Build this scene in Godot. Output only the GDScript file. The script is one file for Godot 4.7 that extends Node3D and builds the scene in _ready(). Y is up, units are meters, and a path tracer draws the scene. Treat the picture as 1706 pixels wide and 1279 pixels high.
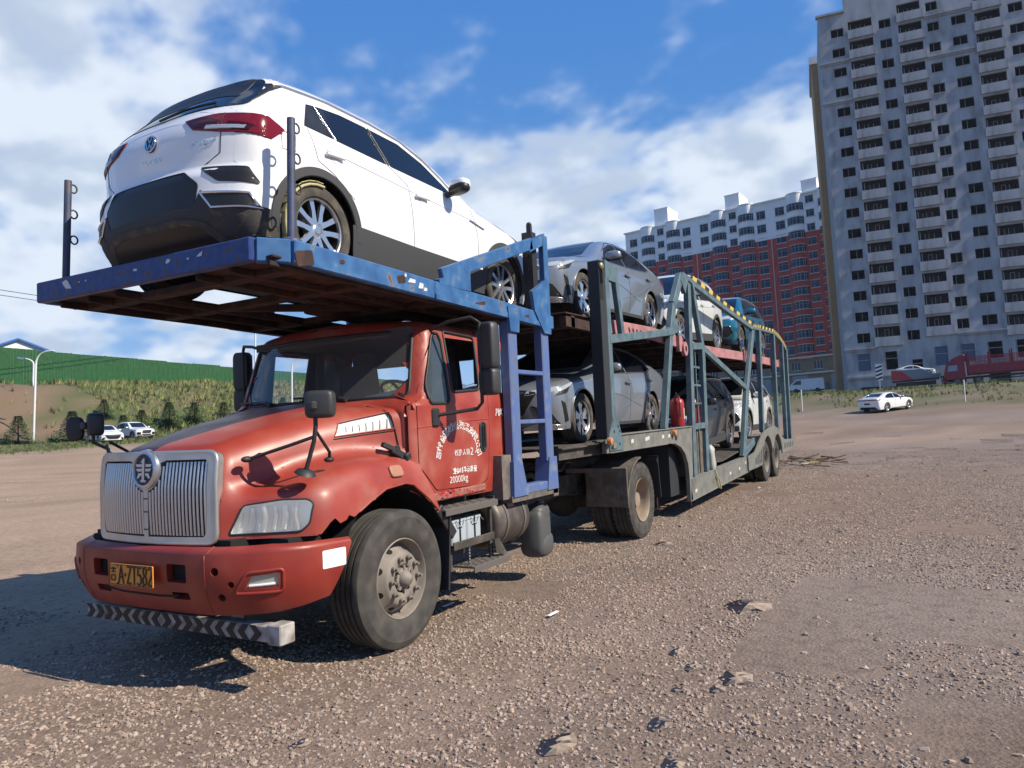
extends Node3D
# Loaded car carrier on a gravel yard. World frame: x runs from the lorry's nose to its tail, y is up from the yard, z points to its sunlit left side.
const TILT := Vector3(0.0494, 0.9986, -0.018)   # plumb line of the buildings: the yard itself slopes a little
var m := {}
var used := {}
var rng := RandomNumberGenerator.new()

class MB:
	var v := PackedVector3Array()
	var n := PackedVector3Array()
	var c := PackedColorArray()
	var uv := PackedVector2Array()
	var col := Color.WHITE
	var tinted := false
	var X := Transform3D()
	func tri(a: Vector3, b: Vector3, d: Vector3, na: Vector3, nb: Vector3, nd: Vector3) -> void:
		var A := X * a; var B := X * b; var D := X * d
		var NA := (X.basis * na).normalized(); var NB := (X.basis * nb).normalized(); var ND := (X.basis * nd).normalized()
		var g := (D - A).cross(B - A)
		if g.length_squared() < 1e-18: return
		v.append(A); n.append(NA)
		if g.dot(NA + NB + ND) < 0.0:
			v.append(D); v.append(B); n.append(ND); n.append(NB)
		else:
			v.append(B); v.append(D); n.append(NB); n.append(ND)
		if tinted:
			c.append(col); c.append(col); c.append(col)
	func quad(a: Vector3, b: Vector3, d: Vector3, e: Vector3, out: Vector3) -> void:
		var k := (d - a).cross(e - b)
		if k.length_squared() < 1e-18: return
		k = k.normalized()
		if k.dot(out) < 0.0: k = -k
		tri(a, b, d, k, k, k); tri(a, d, e, k, k, k)
	func quadn(a: Vector3, b: Vector3, d: Vector3, e: Vector3, na: Vector3, nb: Vector3, nd: Vector3, ne: Vector3) -> void:
		tri(a, b, d, na, nb, nd); tri(a, d, e, na, nd, ne)
	func box(ce: Vector3, s: Vector3, B := Basis(), ch := 0.0) -> void:
		var h := s * 0.5
		ch = minf(ch, minf(h.x, minf(h.y, h.z)) * 0.6)
		for i in 3:
			var j := (i + 1) % 3; var k := (i + 2) % 3
			for sg in [-1.0, 1.0]:
				var q: Array[Vector3] = []
				for pr in [[-1, -1], [1, -1], [1, 1], [-1, 1]]:
					var p := Vector3(); p[i] = h[i] * sg; p[j] = (h[j] - ch) * pr[0]; p[k] = (h[k] - ch) * pr[1]
					q.append(ce + B * p)
				var o := Vector3(); o[i] = sg
				quad(q[0], q[1], q[2], q[3], B * o)
			if ch > 0.0:
				for s1 in [-1.0, 1.0]:
					for s2 in [-1.0, 1.0]:
						var q2: Array[Vector3] = []
						for pr in [[-1, 0], [1, 0], [1, 1], [-1, 1]]:
							var p := Vector3(); p[i] = (h[i] - ch) * pr[0]
							p[j] = (h[j] - (ch if pr[1] == 1 else 0.0)) * s1; p[k] = (h[k] - (0.0 if pr[1] == 1 else ch)) * s2
							q2.append(ce + B * p)
						var o2 := Vector3(); o2[j] = s1; o2[k] = s2
						quad(q2[0], q2[1], q2[2], q2[3], B * o2)
		if ch > 0.0:
			for sx in [-1.0, 1.0]:
				for sy in [-1.0, 1.0]:
					for sz in [-1.0, 1.0]:
						var sg := Vector3(sx, sy, sz)
						var a := Vector3(h.x, h.y - ch, h.z - ch) * sg; var b := Vector3(h.x - ch, h.y, h.z - ch) * sg; var d := Vector3(h.x - ch, h.y - ch, h.z) * sg
						var o3 := (B * sg).normalized()
						tri(ce + B * a, ce + B * b, ce + B * d, o3, o3, o3)
	func beam(a: Vector3, b: Vector3, w: float, h: float, up := Vector3.UP, ch := 0.006) -> void:
		var x := (b - a).normalized()
		var z := x.cross(up).normalized()
		var y := z.cross(x)
		box((a + b) * 0.5, Vector3(a.distance_to(b), h, w), Basis(x, y, z), ch)
	func tube(p: PackedVector3Array, r: float, seg := 8, closed := false, r2 := -1.0) -> void:
		var k := p.size()
		if k < 2: return
		var rings: Array[PackedVector3Array] = []; var nrs: Array[PackedVector3Array] = []
		var u := Vector3()
		for i in k:
			var t := (p[(i + 1) % k if closed else mini(i + 1, k - 1)] - p[(i - 1 + k) % k if closed else maxi(i - 1, 0)]).normalized()
			if i == 0:
				u = t.cross(Vector3.UP if absf(t.y) < 0.9 else Vector3.RIGHT).normalized()
			u = (u - t * u.dot(t)).normalized()
			var w := t.cross(u)
			var a := PackedVector3Array(); var b := PackedVector3Array()
			var rr := r if r2 < 0.0 else lerpf(r, r2, float(i) / (k - 1))
			for j in seg:
				var d := u * cos(TAU * j / seg) + w * sin(TAU * j / seg)
				a.append(p[i] + d * rr); b.append(d)
			rings.append(a); nrs.append(b)
		for i in (k if closed else k - 1):
			var i2 := (i + 1) % k
			for j in seg:
				var j2 := (j + 1) % seg
				quadn(rings[i][j], rings[i2][j], rings[i2][j2], rings[i][j2], nrs[i][j], nrs[i2][j], nrs[i2][j2], nrs[i][j2])
		if not closed:
			for e in [0, k - 1]:
				var o := (p[0] - p[1]).normalized() if e == 0 else (p[k - 1] - p[k - 2]).normalized()
				for j in seg - 2:
					tri(rings[e][0], rings[e][j + 1], rings[e][j + 2], o, o, o)
	func lathe(pr: PackedVector2Array, T := Transform3D(), seg := 24, a0 := 0.0, a1 := TAU, sharp := 0.75) -> void:   # points (radius, height); height runs along T's z
		var k := pr.size()
		var sn := PackedVector2Array()
		for i in k - 1:
			var d := pr[i + 1] - pr[i]
			sn.append(Vector2(d.y, -d.x).normalized())
		for i in k - 1:
			if pr[i].distance_to(pr[i + 1]) < 1e-6: continue
			var n0 := sn[i]; var n1 := sn[i]
			if i > 0 and sn[i].dot(sn[i - 1]) > sharp: n0 = (sn[i] + sn[i - 1]).normalized()
			if i < k - 2 and sn[i].dot(sn[i + 1]) > sharp: n1 = (sn[i] + sn[i + 1]).normalized()
			for j in seg:
				var q: Array[Vector3] = []; var qn: Array[Vector3] = []
				for e in [[i, j, n0], [i + 1, j, n1], [i + 1, j + 1, n1], [i, j + 1, n0]]:
					var an: float = lerpf(a0, a1, float(e[1]) / seg)
					var P: Vector2 = pr[e[0]]; var N: Vector2 = e[2]
					q.append(T * Vector3(P.x * cos(an), P.x * sin(an), P.y))
					qn.append(T.basis * Vector3(N.x * cos(an), N.x * sin(an), N.y))
				quadn(q[0], q[1], q[2], q[3], qn[0], qn[1], qn[2], qn[3])
	func prism(poly: PackedVector2Array, T: Transform3D, d: float) -> void:
		var ix := Geometry2D.triangulate_polygon(poly)
		var z := T.basis.z
		for i in range(0, ix.size(), 3):
			var q: Array[Vector3] = []
			for e in 3:
				q.append(Vector3(poly[ix[i + e]].x, poly[ix[i + e]].y, 0))
			tri(T * (q[0] + Vector3(0, 0, d)), T * (q[1] + Vector3(0, 0, d)), T * (q[2] + Vector3(0, 0, d)), z, z, z)
			tri(T * q[0], T * q[1], T * q[2], -z, -z, -z)
		var cw := 1.0 if Geometry2D.is_polygon_clockwise(poly) else -1.0
		for i in poly.size():
			var a := poly[i]; var b := poly[(i + 1) % poly.size()]
			var o := Vector2(-(b.y - a.y), b.x - a.x) * cw
			quad(T * Vector3(a.x, a.y, 0), T * Vector3(b.x, b.y, 0), T * Vector3(b.x, b.y, d), T * Vector3(a.x, a.y, d), T.basis * Vector3(o.x, o.y, 0))
	func ball(ce: Vector3, r: Vector3, B := Basis(), seg := 12, rows := 8, pw := 1.0) -> void:   # pw < 1 gives a rounded box
		var f := func(i: int, j: int) -> Array:
			var a := PI * i / rows; var b := TAU * j / seg
			var d := Vector3(sin(a) * cos(b), cos(a), sin(a) * sin(b))
			var s := Vector3(signf(d.x) * pow(absf(d.x), pw), signf(d.y) * pow(absf(d.y), pw), signf(d.z) * pow(absf(d.z), pw))
			var g := Vector3(signf(d.x) * pow(absf(d.x), 2.0 - pw) / r.x, signf(d.y) * pow(absf(d.y), 2.0 - pw) / r.y, signf(d.z) * pow(absf(d.z), 2.0 - pw) / r.z)
			return [ce + B * (s * r), (B * g).normalized()]
		for i in rows:
			for j in seg:
				var a: Array = f.call(i, j); var b: Array = f.call(i + 1, j); var d: Array = f.call(i + 1, j + 1); var e: Array = f.call(i, j + 1)
				quadn(a[0], b[0], d[0], e[0], a[1], b[1], d[1], e[1])
	func mesh() -> ArrayMesh:
		var a := []
		a.resize(Mesh.ARRAY_MAX)
		a[Mesh.ARRAY_VERTEX] = v; a[Mesh.ARRAY_NORMAL] = n
		if tinted: a[Mesh.ARRAY_COLOR] = c
		if uv.size() == v.size() and v.size() > 0: a[Mesh.ARRAY_TEX_UV] = uv
		var r := ArrayMesh.new()
		if v.size() > 0: r.add_surface_from_arrays(Mesh.PRIMITIVE_TRIANGLES, a)
		return r

class Prof:   # smooth curve through (x, y) pairs, looked up fast
	var a := 0.0
	var b := 1.0
	var t := PackedFloat32Array()
	func _init(p: Array, straight := false) -> void:
		var k := p.size() / 2
		a = p[0]; b = p[2 * k - 2]
		var d := PackedFloat32Array(); var s := PackedFloat32Array()
		for i in k - 1: s.append((p[2 * i + 3] - p[2 * i + 1]) / (p[2 * i + 2] - p[2 * i]))
		for i in k:
			if i == 0: d.append(s[0])
			elif i == k - 1: d.append(s[k - 2])
			elif s[i - 1] * s[i] <= 0.0: d.append(0.0)
			else: d.append(2.0 * s[i - 1] * s[i] / (s[i - 1] + s[i]))
		var i := 0
		for q in 257:
			var x := lerpf(a, b, q / 256.0)
			while i < k - 2 and x > p[2 * i + 2]: i += 1
			var h: float = p[2 * i + 2] - p[2 * i]
			var u: float = (x - p[2 * i]) / h
			if straight: t.append(lerpf(p[2 * i + 1], p[2 * i + 3], u))
			else: t.append(p[2 * i + 1] * (2 * u * u * u - 3 * u * u + 1) + h * d[i] * (u * u * u - 2 * u * u + u) + p[2 * i + 3] * (3 * u * u - 2 * u * u * u) + h * d[i + 1] * (u * u * u - u * u))
	func at(x: float) -> float:
		var u := clampf((x - a) / (b - a), 0.0, 1.0) * 256.0
		var i := mini(int(u), 255)
		return lerpf(t[i], t[i + 1], u - i)

static func smax(a: float, b: float, k: float) -> float:
	var h := maxf(k - absf(a - b), 0.0)
	return maxf(a, b) + h * h * 0.25 / k
static func smin(a: float, b: float, k: float) -> float:
	var h := maxf(k - absf(a - b), 0.0)
	return minf(a, b) - h * h * 0.25 / k

func poly(a: Array) -> PackedVector2Array:
	var r := PackedVector2Array()
	for i in a.size() / 2: r.append(Vector2(a[2 * i], a[2 * i + 1]))
	return r
func rect(a: float, b: float, d: float, e: float) -> PackedVector2Array:
	return poly([a, b, d, b, d, e, a, e])
func disc(ce: Vector2, r: float, k := 28, a0 := 0.0, a1 := TAU) -> PackedVector2Array:
	var q := PackedVector2Array()
	for i in k: q.append(ce + Vector2(cos(lerpf(a0, a1, float(i) / k)), sin(lerpf(a0, a1, float(i) / k))) * r)
	return q
func rounded(p: PackedVector2Array, r: float, seg := 4) -> PackedVector2Array:
	var q := PackedVector2Array()
	var k := p.size()
	for i in k:
		var a := p[(i - 1 + k) % k]; var b := p[i]; var d := p[(i + 1) % k]
		var ra := minf(r, minf(a.distance_to(b), d.distance_to(b)) * 0.45)
		var s := b + (a - b).normalized() * ra; var e := b + (d - b).normalized() * ra
		for j in seg + 1:
			var t := float(j) / seg
			q.append(s.lerp(b, t).lerp(b.lerp(e, t), t))
	return q
func dense(p: PackedVector2Array, step: float, closed := true) -> PackedVector2Array:
	var q := PackedVector2Array()
	for i in (p.size() if closed else p.size() - 1):
		var a := p[i]; var b := p[(i + 1) % p.size()]
		var k := maxi(1, ceili(a.distance_to(b) / step))
		for j in k: q.append(a.lerp(b, float(j) / k))
	if not closed: q.append(p[p.size() - 1])
	return q

# a sheet of small cells over a 2D outline, laid onto a curved surface by mp(point) -> [position, normal]
func sheet(mb: MB, mp: Callable, outline: PackedVector2Array, holes: Array, cell: float, off := 0.0, keep = null, stretch := 3.2) -> void:
	var lo := outline[0]; var hi := outline[0]
	for p in outline:
		lo = lo.min(p); hi = hi.max(p)
	var nx := maxi(1, ceili((hi.x - lo.x) / cell)); var ny := maxi(1, ceili((hi.y - lo.y) / cell))
	var cache := {}
	for i in nx:
		for j in ny:
			var a := lo + (hi - lo) * Vector2(float(i) / nx, float(j) / ny); var b := lo + (hi - lo) * Vector2(float(i + 1) / nx, float(j + 1) / ny)
			var pieces := Geometry2D.intersect_polygons(rect(a.x, a.y, b.x, b.y), outline)
			for h in holes:
				var nextp: Array[PackedVector2Array] = []
				for q in pieces:
					for w in Geometry2D.clip_polygons(q, h):
						if not Geometry2D.is_polygon_clockwise(w): nextp.append(w)
				pieces = nextp
			for q in pieces:
				var hits: Array[PackedVector3Array] = []
				for p in q:
					var key := Vector2i((p * 4000.0).round())
					if not cache.has(key): cache[key] = mp.call(p)
					hits.append(cache[key])
				var ix := Geometry2D.triangulate_polygon(q)
				for t in range(0, ix.size(), 3):
					var A := hits[ix[t]]; var B := hits[ix[t + 1]]; var D := hits[ix[t + 2]]
					if A.is_empty() or B.is_empty() or D.is_empty(): continue
					if keep != null and (not (keep.call(A[1], A[0]) or keep.call(B[1], B[0]) or keep.call(D[1], D[0])) or maxf(A[0].distance_to(B[0]), maxf(B[0].distance_to(D[0]), D[0].distance_to(A[0]))) > cell * stretch): continue
					mb.tri(A[0] + A[1] * off, B[0] + B[1] * off, D[0] + D[1] * off, A[1], B[1], D[1])

func shoot(F: Callable, o: Vector3, d: Vector3, far := 3.2) -> PackedVector3Array:
	var t := 0.0
	var last := 0.0
	var f := 0.0
	for i in 34:
		f = F.call(o + d * t)
		if f < 0.0009: break
		last = t
		t += f * 0.75
		if t > far: return PackedVector3Array()
	if f > 0.003: return PackedVector3Array()
	if f < -0.0015:
		var lo := last; var hi := t
		for i in 9:
			t = (lo + hi) * 0.5
			if F.call(o + d * t) > 0.0: lo = t
			else: hi = t
	var p := o + d * t
	var e := 0.004
	var f0: float = F.call(p)
	var g := Vector3(F.call(p + Vector3(e, 0, 0)) - f0, F.call(p + Vector3(0, e, 0)) - f0, F.call(p + Vector3(0, 0, e)) - f0)
	return PackedVector3Array([p, g.normalized()])
func side_of(F: Callable, s := 1.0) -> Callable:
	return func(p: Vector2) -> PackedVector3Array: return shoot(F, Vector3(p.x, p.y, s * 1.6), Vector3(0, 0, -s), 1.58)
func top_of(F: Callable, h := 3.0) -> Callable:   # outline is (x, z)
	return func(p: Vector2) -> PackedVector3Array: return shoot(F, Vector3(p.x, h, p.y), Vector3.DOWN, h - 0.1)
func nose_of(F: Callable, x0: float) -> Callable:   # outline is (z, y)
	return func(p: Vector2) -> PackedVector3Array: return shoot(F, Vector3(x0, p.y, p.x), Vector3.RIGHT, 2.2)
func tail_of(F: Callable, x1: float) -> Callable:
	return func(p: Vector2) -> PackedVector3Array: return shoot(F, Vector3(x1, p.y, p.x), Vector3.LEFT, 2.2)
func ring_of(F: Callable, y0: float) -> Callable:   # outline is (x, angle about a lengthwise axis at height y0, 0 = near side)
	return func(p: Vector2) -> PackedVector3Array:
		var d := Vector3(0, sin(p.y), cos(p.y))
		return shoot(F, Vector3(p.x, y0, 0) + d * 1.9, -d, 1.7)
func to_ring(mp: Callable, p: PackedVector2Array, y0: float, step := 0.05, closed := true) -> PackedVector2Array:
	var r := PackedVector2Array()
	for q in dense(p, step, closed):
		var h: PackedVector3Array = mp.call(q)
		if h.is_empty(): r.append(Vector2(q.x, atan2(q.y - y0, 1.0)))
		else: r.append(Vector2(h[0].x, atan2(h[0].y - y0, h[0].z)))
	return r
func line_on(mp: Callable, p: PackedVector2Array, off: float, step := 0.05, closed := false) -> PackedVector3Array:
	var r := PackedVector3Array()
	for q in dense(p, step, closed):
		var h: PackedVector3Array = mp.call(q)
		if not h.is_empty(): r.append(h[0] + h[1] * off)
	return r

# ---- scene objects
func numbered(n: String) -> String:
	var k: int = used.get(n, 0)
	used[n] = k + 1
	return n if k == 0 else "%s_%03d" % [n, k]
func obj(called: String, mb: MB, mat: Material, parent: Node3D) -> MeshInstance3D:
	return put(called, mb.mesh(), mat, parent)
func put(called: String, mesh: Mesh, mat: Material, parent: Node3D) -> MeshInstance3D:
	var o := MeshInstance3D.new()
	o.mesh = mesh
	o.material_override = mat
	if parent == self: o.name = numbered(called)
	else:
		var key := "%d/%s" % [parent.get_instance_id(), called]
		var k: int = used.get(key, 0)
		used[key] = k + 1
		o.name = called if k == 0 else "%s_%03d" % [called, k]
	parent.add_child(o, true)
	return o
func tag(o: Node3D, label: String, category: String, group := "") -> Node3D:
	o.set_meta("label", label); o.set_meta("category", category)
	if group: o.set_meta("group", group)
	return o
func thing(called: String, label: String, category: String, group := "", at := Transform3D()) -> Node3D:
	var o := Node3D.new()
	o.name = numbered(called)
	add_child(o, true)
	o.transform = at
	return tag(o, label, category, group)
func struct(called: String, mb: MB, mat: Material) -> MeshInstance3D:
	var o := obj(called, mb, mat, self)
	o.set_meta("kind", "structure")
	return o
func copy(o: Node3D, label: String) -> Node3D:
	var r: Node3D = o.duplicate()
	r.name = numbered(str(o.name).get_slice("_0", 0))
	add_child(r, true)
	r.set_meta("label", label)
	return r

# ---- materials: colours are linear base colours
func lin(c: Color) -> Color:
	return c.linear_to_srgb()
func mat(called: String, c: Color, rough := 0.6, metal := 0.0) -> StandardMaterial3D:
	var s := StandardMaterial3D.new()
	s.resource_name = called
	s.albedo_color = Color(lin(c), 1.0)
	s.roughness = rough
	s.metallic = metal
	m[called] = s
	return s
func ramp(a: Array) -> Gradient:
	var g := Gradient.new()
	g.offsets = PackedFloat32Array(); g.colors = PackedColorArray()
	var o := PackedFloat32Array(); var k := PackedColorArray()
	for i in a.size() / 2:
		o.append(a[2 * i]); k.append(a[2 * i + 1].linear_to_srgb())
	g.offsets = o; g.colors = k
	return g
func noise(seed_: int, freq: float, oct := 4, kind := FastNoiseLite.TYPE_SIMPLEX_SMOOTH) -> FastNoiseLite:
	var f := FastNoiseLite.new()
	f.seed = seed_; f.frequency = freq; f.fractal_octaves = oct; f.noise_type = kind
	return f
func ntex(nz: FastNoiseLite, size: int, g: Gradient = null, bump := 0.0) -> NoiseTexture2D:
	var t := NoiseTexture2D.new()
	t.width = size; t.height = size; t.seamless = true; t.noise = nz
	if g: t.color_ramp = g
	if bump > 0.0:
		t.as_normal_map = true; t.bump_strength = bump
	return t
func tri_tex(s: StandardMaterial3D, t: Texture2D, scale: float, world := false) -> StandardMaterial3D:
	s.albedo_texture = t
	s.uv1_triplanar = true; s.uv1_world_triplanar = world
	s.uv1_scale = Vector3.ONE * scale
	return s
func mottled(called: String, a: Array, seed_: int, scale: float, rough := 0.7, metal := 0.0, freq := 0.012, oct := 5) -> StandardMaterial3D:
	var s := mat(called, Color.WHITE, rough, metal)
	return tri_tex(s, ntex(noise(seed_, freq, oct), 512, ramp(a)), scale)
func bumpy(s: StandardMaterial3D, seed_: int, freq: float, strength: float, oct := 4) -> StandardMaterial3D:
	s.normal_enabled = true
	s.normal_texture = ntex(noise(seed_, freq, oct), 512, null, strength)
	return s
func make_camera() -> void:
	var cam := Camera3D.new()
	cam.name = "camera"
	cam.fov = 54.80
	cam.near = 0.05
	cam.far = 2000.0
	add_child(cam)
	# columns: right, up, back
	cam.transform = Transform3D(Basis(Vector3(0.49104243, -0.0453749, 0.86995313), -Vector3(0.02353321, -0.99758714, -0.06531527), -Vector3(0.87081773, 0.05254536, -0.4887898)).orthonormalized(), Vector3(-4.54358731, 1.66438509, 4.77944282))
	cam.current = true

func make_light() -> void:
	var sun := DirectionalLight3D.new()
	sun.name = "sun"
	sun.light_energy = 1.45
	sun.light_color = Color(1.0, 0.95, 0.87)
	sun.light_angular_distance = 0.53
	sun.shadow_enabled = true
	add_child(sun)
	sun.look_at_from_position(Vector3(0.12, 1.0, 1.15) * 10.0, Vector3.ZERO)
	var e := Environment.new()
	e.background_mode = Environment.BG_SKY
	e.tonemap_mode = Environment.TONE_MAPPER_LINEAR
	e.tonemap_exposure = 1.48
	e.sdfgi_enabled = true; e.ssao_enabled = true; e.ssil_enabled = true
	var p := PanoramaSkyMaterial.new()
	p.panorama = ImageTexture.create_from_image(sky_image())
	p.energy_multiplier = 1.08
	var sk := Sky.new()
	sk.sky_material = p
	e.sky = sk
	e.background_energy_multiplier = 1.0
	e.fog_enabled = true
	e.fog_density = 0.0002
	e.fog_light_color = Color(0.72, 0.80, 0.92)
	var w := WorldEnvironment.new()
	w.name = "world_environment"
	w.environment = e
	add_child(w)

# air and clouds: a blue gradient with broken cloud, computed per direction
func sky_image() -> Image:
	var W := 2048; var H := 1024
	var n1 := noise(11, 1.0, 6, FastNoiseLite.TYPE_SIMPLEX_SMOOTH)
	var n2 := noise(12, 1.0, 5, FastNoiseLite.TYPE_SIMPLEX_SMOOTH)
	n1.fractal_gain = 0.55; n2.fractal_gain = 0.5
	var im := Image.create(W, H, false, Image.FORMAT_RGBAF)
	# cloud banks: direction x, y, z, spread, amount
	var banks := [
		[0.436, 0.381, -0.816, 0.14, 0.55], [0.52, 0.422, -0.743, 0.10, 0.55], [0.469, 0.295, -0.832, 0.12, 0.50], [0.575, 0.39, -0.711, 0.08, 0.55], [0.408, 0.46, -0.79, 0.13, 0.70], [0.442, 0.175, -0.88, 0.13, 0.95], [0.621, 0.467, -0.63, 0.06, 0.32], [0.30, 0.35, -0.88, 0.20, 0.6],
		[0.75, 0.387, -0.537, 0.06, 0.22], [0.80, 0.395, -0.455, 0.065, 0.50], [0.853, 0.379, -0.36, 0.055, 0.62], [0.762, 0.425, -0.488, 0.035, 0.15], [0.79, 0.33, -0.51, 0.065, 0.62], [0.863, 0.262, -0.431, 0.085, 1.0], [0.80, 0.24, -0.55, 0.09, 0.8],
		[0.927, 0.335, -0.17, 0.075, 0.78], [0.927, 0.283, -0.247, 0.07, 0.72], [0.924, 0.365, -0.10, 0.05, 0.45], [0.964, 0.213, -0.156, 0.10, 0.85], [0.97, 0.24, 0.05, 0.12, 0.6], [0.591, 0.125, -0.797, 0.12, 0.75],
		[0.70, 0.50, -0.50, 0.09, -0.55], [0.826, 0.47, -0.33, 0.09, -0.5], [0.881, 0.45, -0.189, 0.06, -0.45], [0.873, 0.308, -0.385, 0.035, -0.42], [0.89, 0.33, -0.315, 0.035, -0.40], [0.655, 0.43, -0.62, 0.035, -0.25], [0.52, 0.23, -0.82, 0.06, -0.2],
		[0.82, 0.265, -0.51, 0.07, 0.62], [0.90, 0.25, -0.35, 0.075, 0.7], [0.94, 0.20, -0.28, 0.10, 0.9],
		[-0.7, 0.4, 0.6, 0.5, 0.4], [-0.6, 0.3, -0.7, 0.4, 0.35], [0.4, 0.5, 0.8, 0.4, 0.3]]
	var bd: Array[Vector3] = []
	for b in banks: bd.append(Vector3(b[0], b[1], b[2]).normalized())
	# the slow part, how much cloud each direction holds, on a coarse grid
	var GW := W / 8; var GH := H / 8
	var grid := PackedFloat32Array()
	for y in GH + 1:
		var th := PI * y / GH
		for x in GW + 1:
			var ph := TAU * x / GW
			var d := Vector3(sin(ph) * sin(th), cos(th), -cos(ph) * sin(th))
			var bias := -0.30
			for bi in banks.size():
				var b: Array = banks[bi]
				var a: float = (d - bd[bi]).length_squared()
				if a < 9.0 * b[3] * b[3]: bias += b[4] * 0.62 * exp(-a / (1.25 * b[3] * b[3]))
			grid.append(bias)
	for y in H:
		var th := PI * (y + 0.5) / H
		var el := cos(th)
		for x in W:
			var ph := TAU * (x + 0.5) / W
			# Godot panorama: u = atan2(x, -z) / tau
			var d := Vector3(sin(ph) * sin(th), el, -cos(ph) * sin(th))
			if el < -0.03:
				im.set_pixel(x, y, Color(0.16, 0.145, 0.13))
				continue
			var up := maxf(el, 0.0)
			var t := pow(1.0 - up, 2.2)
			var c := Color(0.028, 0.125, 0.38).lerp(Color(0.12, 0.27, 0.50), t)
			c = c.lerp(Color(0.30, 0.44, 0.62), pow(1.0 - up, 9.0))
			var q := d / (up + 0.22)
			var f := n1.get_noise_3d(q.x * 2.1 + q.z * 0.5, q.y * 0.5, q.z * 1.3) + 0.42 * n2.get_noise_3d(q.x * 5.5 + 7.0, q.y, q.z * 5.5)
			var gx := (x + 0.5) / 8.0; var gy := (y + 0.5) / 8.0
			var ix := int(gx); var iy := int(gy)
			var g0 := iy * (GW + 1) + ix
			var bias := lerpf(lerpf(grid[g0], grid[g0 + 1], gx - ix), lerpf(grid[g0 + GW + 1], grid[g0 + GW + 2], gx - ix), gy - iy)
			var v := f * 1.15 + bias
			var k := smoothstep(-0.16, 0.50, v)
			if k > 0.0:
				k = k * (0.55 + 0.45 * smoothstep(0.0, 0.7, v))
				var lump := smoothstep(-0.25, 0.45, n2.get_noise_3d(q.x * 2.6 + 31.0, q.y, q.z * 2.6 + 9.0) + 0.5 * n1.get_noise_3d(q.x * 6.0, q.y, q.z * 6.0))
				var cc := Color(0.52, 0.57, 0.635).lerp(Color(0.31, 0.375, 0.475), lump * smoothstep(0.1, 0.55, v) * 0.85)
				c = c.lerp(cc, k * 0.95)
			im.set_pixel(x, y, c)
	return im
var tn: FastNoiseLite
func height(x: float, z: float) -> float:
	var r := Vector2(x - 6.0, z).length()
	var h := maxf(0.0, r - 18.0) * 0.035 * smoothstep(18.0, 45.0, r)
	# weedy rise in front of the buildings
	h += smoothstep(56.0, 76.0, x - z * 0.13) * 1.3 * smoothstep(-30.0, -10.0, z)
	# the earth bank below the green fence
	var zb := -62.0 + (x - 40.0) * 0.10
	var bank := smoothstep(0.0, 19.0, zb - z) * 6.3
	h += bank * 0.93 * smoothstep(180.0, 120.0, x) * smoothstep(-90.0, -50.0, x)
	h = minf(h, 8.9)
	h -= smoothstep(75.0, 110.0, x) * smoothstep(-45.0, -25.0, z) * 0.4
	var a := smoothstep(7.0, 30.0, r)
	h += tn.get_noise_2d(x * 1.2, z * 1.2) * (0.035 + 0.22 * a) + tn.get_noise_2d(x * 7.0 + 90.0, z * 7.0) * (0.005 + 0.015 * a)
	if bank > 0.3: h += tn.get_noise_2d(x * 5.0, z * 5.0 + 50.0) * 0.45
	# flat where the lorry stands
	return h
func wear(x: float, z: float) -> float:   # 0 = gravel, 1 = bare driven earth
	var a := smoothstep(2.0, -6.0, z + 0.30 * x + tn.get_noise_2d(x * 2.0, z * 2.0 + 300.0) * 2.0) * smoothstep(-40.0, -10.0, x)
	a = maxf(a, 0.55 * smoothstep(4.0, -4.0, absf(x - 38.0 + z * 0.2 + tn.get_noise_2d(x, z * 2.0 + 80.0) * 12.0) - 4.0))
	a = maxf(a, smoothstep(0.8, -0.8, z + 2.2 * x + 4.2 + tn.get_noise_2d(x * 8.0, z * 8.0)) * smoothstep(-8.0, -5.0, x) * 0.0)
	return a
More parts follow.
